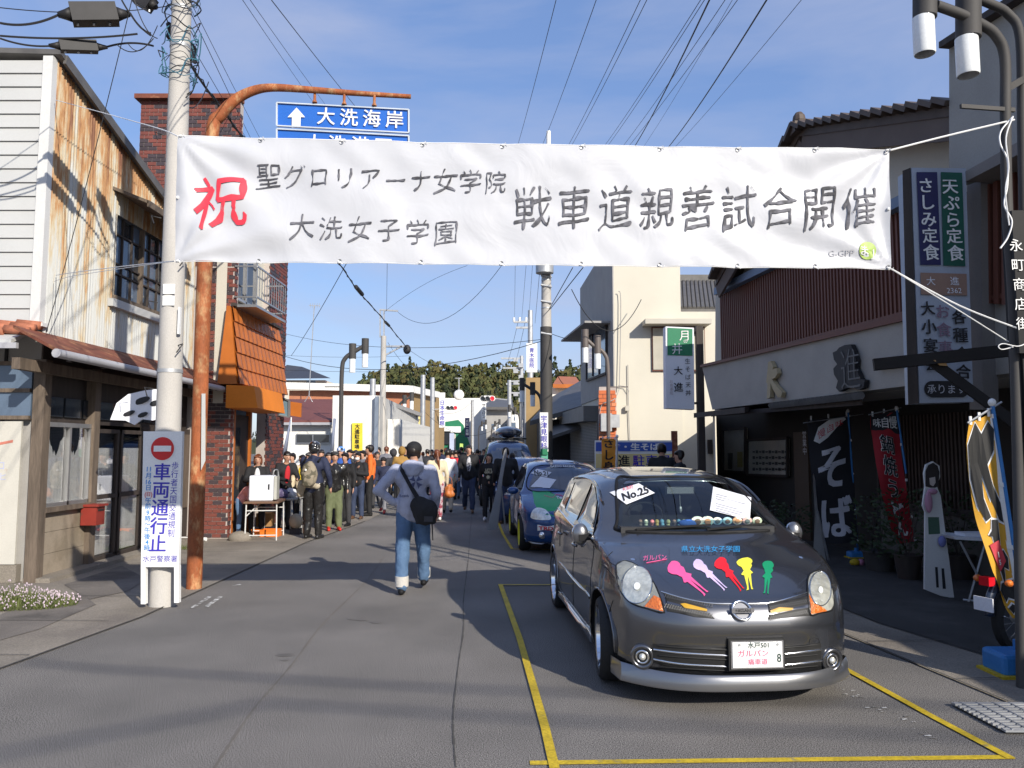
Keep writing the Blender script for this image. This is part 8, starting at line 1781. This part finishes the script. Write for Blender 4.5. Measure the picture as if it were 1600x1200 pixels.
for px, yt, yb, Y_, lb, lean_ in ((450, 652, 712, 20, 'slim blue grey furled flag on a white pole beside the orange awning', 1), (519, 650, 705, 22, 'grey furled banner flag hanging before the white block', 0)):
    t = thing('furled_flag', lb, 'flag', (at(px, 700, Y_).x, Y_, 0)); a = at(px + 5, yt, Y_)
    MB().tube([V((a.x, Y_, 0)), a], .018, 6).build('pole', M['sign_white'], t)
    q = MB(); d0, d1 = at(px + 4, yt + 4, Y_ - .03), at(px - 6 * lean_, yb, Y_ - .03); w0, w1 = (.03, .13) if lean_ else (.09, .10)
    q.tube([d0, d0.lerp(d1, .5), d1], [w0, (w0 + w1) / 2, w1], 8, flat=.4); o = q.build('flag_cloth', mat('flag_slate', (.22, .25, .34), .7), t, smooth=True)
def board(label, pts_px, Y, th=.03, paint_=None, foot=True):
    P0 = [at(x, y, Y) for x, y in pts_px]; zb = min(p.z for p in P0)
    t = thing('display_board', label, 'display board', (P0[0].x, Y, 0))
    for p in P0:
        if abs(p.z - zb) < .12: p.z = max(p.z, 0.0)
    MB().prism(P0, (0, th, 0)).build('board', mat('board_white', (.62, .62, .60), .6, var=.08), t)
    for nm, m, pts in (paint_ or []): MB().prism([at(x, y, Y - (.006 if 'face' in nm else .003)) for x, y in pts], (0, -.001, 0)).build(nm, m, t)
    return t, P0
Yb = G(1470, 935).y
B_ = [(1445, 921), (1446, 800), (1442, 790), (1446, 760), (1444, 740), (1447, 726), (1458, 721), (1468, 728), (1469, 745), (1464, 760), (1470, 775), (1477, 830), (1491, 935), (1470, 931)]
bt, _q = board('white cut-out display board of a standing figure with dark hair, beside the folding stand', B_, Yb, paint_=[
    ('painted_hair', mat('paint_dark', (.03, .025, .025), .6), [(1446, 760), (1446, 736), (1450, 727), (1458, 723), (1465, 728), (1468, 738), (1466, 760), (1461, 762), (1454, 762)]), ('painted_face', mat('paint_face', (.50, .44, .40), .6), [(1452, 747), (1461, 745), (1462, 754), (1458, 760), (1453, 757)]),
    ('painted_skirt', mat('paint_green', (.06, .12, .08), .6), [(1450, 808), (1467, 808), (1469, 834), (1451, 835)]), ('painted_sock', M['ink'], [(1461, 886), (1465, 886), (1467, 918), (1463, 918)]), ('painted_sock', M['ink'], [(1471, 888), (1475, 888), (1478, 920), (1473, 920)])])
MB().bar(at(1470, 800, Yb + .04), V((at(1475, 800, Yb).x, Yb + .5, 0)), .03, .02).build('prop_leg', M['old_wood'], bt)
q = MB(); q.ell(at(1451, 785, Yb - .05), (.045, .03, .12), 10, 8); q.ell(at(1457, 768, Yb - .05), (.06, .03, .035), 10, 8); o = q.build('pink_scarf', mat('scarf_pink', (.42, .22, .30), .8), bt, smooth=True)
MB().ell(at(1472, 846, Yb - .04), (.045, .03, .065), 10, 8).build('small_pouch', mat('pouch', (.18, .20, .45), .6), bt, smooth=True)
def edge_board(label, px_top, py_top, pxb0, pxb1, pyb, Y, m=None):
    t = thing('display_board', label, 'display board', (at(pxb0, 700, Y).x, Y, 0)); T_ = at(px_top, py_top, Y + .25)
    a, b = G(pxb0, pyb), at(pxb1, pyb - 2, Y + .15); b.z = 0; up_ = T_.z; w_ = (b - a)
    prof = [(0, 0), (1, 0), (.95, .35), (.80, .62), (.86, .80), (.95, .92), (.78, 1.0), (.62, .97), (.52, .80), (.45, .55), (.18, .2)]
    pts = []
    for u, v in prof: p = a + w_ * u; p = p + (T_ - (a + w_ * .78)) * v * 1.0 if False else V((a.x + (b.x - a.x) * u * (1 - v) + (T_.x - a.x + (u - .78) * .16) * v, a.y + w_.y * u + .22 * v, up_ * v)); pts.append(p)
    MB().prism(pts, (.02, .03, 0)).build('board', m or mat('board_grey', (.33, .33, .33), .6), t); MB().bar(pts[8].lerp(pts[2], .5), V((b.x + .18, b.y + .35, 0)), .03, .02).build('prop_leg', M['galv'], t)
    return t
edge_board('tall narrow grey board seen almost edge on beside the blue and green car', 790, 701, 760, 776, 828, G(768, 828).y)
edge_board('white board seen almost edge on left of the black banner flag', 1273, 740, 1268, 1291, 886, G(1280, 884).y, mat('board_white', (.62, .62, .60), .6))
sx_, sy_ = place(1520, 942)
fs = thing('folding_stand', 'folding trestle with a small white top behind the orange flag', 'table', (sx_, sy_, 0))
Yf = sy_; MB().prism([at(1489, 838, Yf), at(1545, 841, Yf), at(1548, 846, Yf), at(1493, 843, Yf)], (0, .5, 0)).build('table_top', M['paper'], fs)
for a, b in (((1540, 846), (1513, 942)), ((1500, 846), (1528, 900))): MB().tube([at(*a, Yf + .02), at(*b, Yf + .02)], .012, 6).build('leg', M['galv'], fs)
MB().tube([V((*G(1505, 940)[:2], .02)), V((*G(1532, 943)[:2], .02))], .014, 6).build('foot_bar', M['galv'], fs)
ps = thing('paper_stack', 'small stack of pale papers on the folding trestle', 'papers', at(1520, 836, Yf + .2)); MB().box(at(1520, 835, Yf + .2), (.3, .2, .05)).build('papers', M['paper'], ps)
mx_, my_ = 4.78, 6.7
mo = thing('moped', 'dark moped with a red tail lamp parked behind the orange flag', 'moped', (mx_, my_, 0), R(-70))
def mwheel(y):
    Mx = Matrix.Translation(V((0, y, .30))) @ Matrix.Rotation(R(90), 4, 'Y'); w__ = MB().lathe([(.235, -.04), (.285, -.035), (.30, 0), (.285, .035), (.235, .04), (.235, -.04)], Mx, 32).build('wheel', MC['tyre'], mo, world=False, smooth=50)
    MB().lathe([(.235, -.02), (.222, -.02), (.222, .02), (.235, .02)], Mx, 32).build('rim', M['chrome'], w__, world=False, smooth=40); MB().lathe([(0, -.05), (.05, -.05), (.05, .05), (0, .05)], Mx, 16).build('hub', M['galv'], w__, world=False)
    q = MB()
    for k in range(18): a = k * math.pi / 9; q.tube([Mx @ V((.04 * math.cos(a + .5), .04 * math.sin(a + .5), (-1) ** k * .03)), Mx @ V((.226 * math.cos(a), .226 * math.sin(a), 0))], .002, 4)
    q.build('spokes', M['chrome'], w__, world=False)
mwheel(-.62); mwheel(.60)
dk = mat('moped_blue', (.015, .025, .05), .3, coat=1)
q = MB(); q.tube(spline([(0, -.96, .34), (0, -.93, .50), (0, -.78, .62), (0, -.5, .64), (0, -.3, .52)], 5), [.05] * 21, 8, flat=.6); q.build('rear_mudguard', dk, mo, world=False, smooth=True)
q = MB(); q.ell((0, -.28, .66), (.13, .34, .07), 14, 8); q.build('seat', M['black'], mo, world=False, smooth=True)
q = MB(); q.tube(spline([(0, -.4, .5), (0, 0, .38), (0, .3, .5), (0, .45, .95)], 5), [.09] * 16, 10); q.build('frame', dk, mo, world=False, smooth=True); MB().box((0, -.02, .26), (.2, .34, .2)).build('engine', M['galv'], mo, world=False)
MB().tube([V((0, .60, .30)), V((0, .46, 1.0))], .03, 8).build('fork', dk, mo, world=False); MB().tube([V((-.32, .36, 1.02)), V((0, .46, 1.0)), V((.32, .36, 1.02))], .014, 6).build('handlebar', M['black'], mo, world=False); MB().ell((0, .56, .86), (.09, .07, .09), 12, 8).build('head_lamp', M['chrome'], mo, world=False, smooth=True)
MB().box((0, -.97, .62), (.09, .07, .07)).build('tail_lamp', mat('tail_red', (.6, .01, .02), .2, coat=1), mo, world=False); MB().box((0, -1.02, .44), (.17, .01, .11)).build('number_plate', M['paper'], mo, world=False)
for sx in (-.14, .14): MB().ell((sx, -.9, .62), (.03, .04, .03), 8, 6).build('indicator', amber, mo, world=False, smooth=True)
def weight(label, px, py, s_=1.0, rz=0):
    X, Y = place(px, py); t = thing('flag_weight', label, 'flag base', (X, Y, 0), rz)
    o = MB().box((0, 0, .09 * s_), (.42 * s_, .30 * s_, .18 * s_)).build('water_tank', M['steel_blue'], t, world=False); bv = o.modifiers.new('b', 'BEVEL'); bv.width = .03; bv.segments = 2; LATER.append(o)
    MB().cyl((0, 0, .17 * s_), (0, 0, .26 * s_), .03).build('pole_socket', M['steel_blue'], t, world=False); MB().box((-.02, -.02, .012), (.46 * s_, .34 * s_, .024)).build('yellow_base', M['yellow'], t, world=False); return t
weight('bright blue plastic flag weight on the forecourt at the right edge', 1592, 1052, .95); weight('blue plastic flag weight under the black banner flag', 1338, 872, .6)
def pot(label, px, py, r=.14, h=.22, m=None, leaf=60, lr=.25, lh=.35, seed=1, lm_=None):
    X, Y = place(px, py); t = thing('potted_plant', label, 'plant', (X, Y, 0)); MB().lathe([(0, 0), (r * .75, 0), (r, h), (r * 1.08, h), (r * 1.08, h + .02), (r * .9, h + .02), (0, h - .02)], Matrix.Identity(4), 16).build('pot', m or M['dark_wood'], t, world=False, smooth=30)
    g = random.Random(seed); q = MB()
    for k in range(leaf):
        a = g.uniform(0, 6.28); u = g.random(); c = V((math.cos(a) * lr * math.sqrt(u), math.sin(a) * lr * math.sqrt(u), h + g.random() * lh)); d = V((math.cos(a), math.sin(a), g.uniform(-.2, .8))).normalized() * g.uniform(.05, .10); w_ = d.orthogonal().normalized() * .02
        q.add([c, c + d * .5 + w_, c + d, c + d * .5 - w_], [(0, 1, 2, 3)])
    q.build('foliage', lm_ or mat('pot_leaf', (.035, .055, .02), .6, var=.3), t, world=False)
    for k in range(4): a = k * 1.6; MB().tube([V((0, 0, h - .03)), V((math.cos(a) * lr * .5, math.sin(a) * lr * .5, h + lh * .7))], .006, 4).build('stem', M['dark_wood'], t, world=False)
pot('small shrub in a round stone bowl in front of the timber lattice', 1375, 892, .22, .26, M['forecourt'], 240, .34, .75, 2); pot('dark bushy potted shrub between the red flag and the display board', 1420, 905, .17, .30, None, 420, .36, .85, 3); pot('leafy potted plant left of the black banner flag near the shop door', 1240, 858, .14, .24, None, 160, .25, .5, 5)
pot('small potted plant with white flowers beside the stone bowl', 1362, 880, .10, .16, M['sign_white'], 60, .12, .14, 7); pot('low green plant by the corner of the restaurant door', 1205, 850, .15, .2, None, 160, .22, .55, 9)
pot('dark shrub behind the display board under the lattice', 1500, 905, .18, .30, None, 360, .36, .8, 11)
simple('yellow_toy', 'small yellow plastic toy beside the blue flag weight', 'toy', 1336, 884, lambda t: [MB().ell((0, 0, .05), (.08, .05, .05), 10, 6).build('toy_body', M['yellow'], t, world=False, smooth=True), MB().ell((.09, 0, .05), (.05, .05, .05), 10, 6).build('toy_head', mat('toy_pink', (.5, .2, .3), .5), t, world=False, smooth=True)], None)
simple('white_bowl', 'white bowl on the low stone edge beside the potted shrub', 'bowl', 1371, 901, lambda t: MB().lathe([(0, .30), (.07, .30), (.12, .36), (.11, .36), (.06, .31), (0, .31)], Matrix.Identity(4), 16).build('bowl', M['sign_white'], t, world=False, smooth=30), None) if False else None
gv = random.Random(9); mb = MB(); gc, gy = V(G(18, 950)), None
for k in range(2600):
    a = gv.uniform(0, 6.28); u = math.sqrt(gv.random()); p = V((gc.x - .15 + math.cos(a) * u * .78, gc.y + .1 + math.sin(a) * u * .34, .01)); h = gv.uniform(.05, .24) * (1.15 - u * .8); tip = p + V((gv.uniform(-.05, .05), gv.uniform(-.05, .05), h)); w_ = V((gv.uniform(-1, 1), gv.uniform(-1, 1), 0)).normalized() * gv.uniform(.004, .010)
    mb.add([p - w_, p + w_, tip], [(0, 1, 2)], 0)
    if gv.random() < .30: 
        r_ = gv.uniform(.007, .013); c = tip; mb.add([c + V((r_, 0, 0)), c + V((0, -r_, r_ * .5)), c + V((-r_, 0, 0)), c + V((0, r_, r_ * .8)), c + V((0, 0, r_ * 1.2)), c + V((0, 0, -r_))], [(0, 1, 4), (1, 2, 4), (2, 3, 4), (3, 0, 4), (1, 0, 5), (2, 1, 5), (3, 2, 5), (0, 3, 5)], 1)
tag(mb.build('flower_cover', [mat('leaf_low', (.10, .12, .035), .8, var=.3), mat('petal_white', (.55, .45, .50), .7, var=.2)]), 'low ground cover with small pale flowers at the foot of the timber house', 'ground cover', kind='stuff')
mb = MB()
for k in range(160):
    p = V((G(290, 855).x + gv.uniform(-.2, .25), G(290, 858).y + gv.uniform(-.15, .15), .008)); tip = p + V((gv.uniform(-.04, .04), gv.uniform(-.04, .04), gv.uniform(.03, .09))); mb.add([p - V((.006, 0, 0)), p + V((.006, 0, 0)), tip], [(0, 1, 2)])
tag(mb.build('weeds', MC['leaf_low']), 'tuft of green weeds on the pavement by the rusty pole', 'weeds', kind='stuff')
bake()
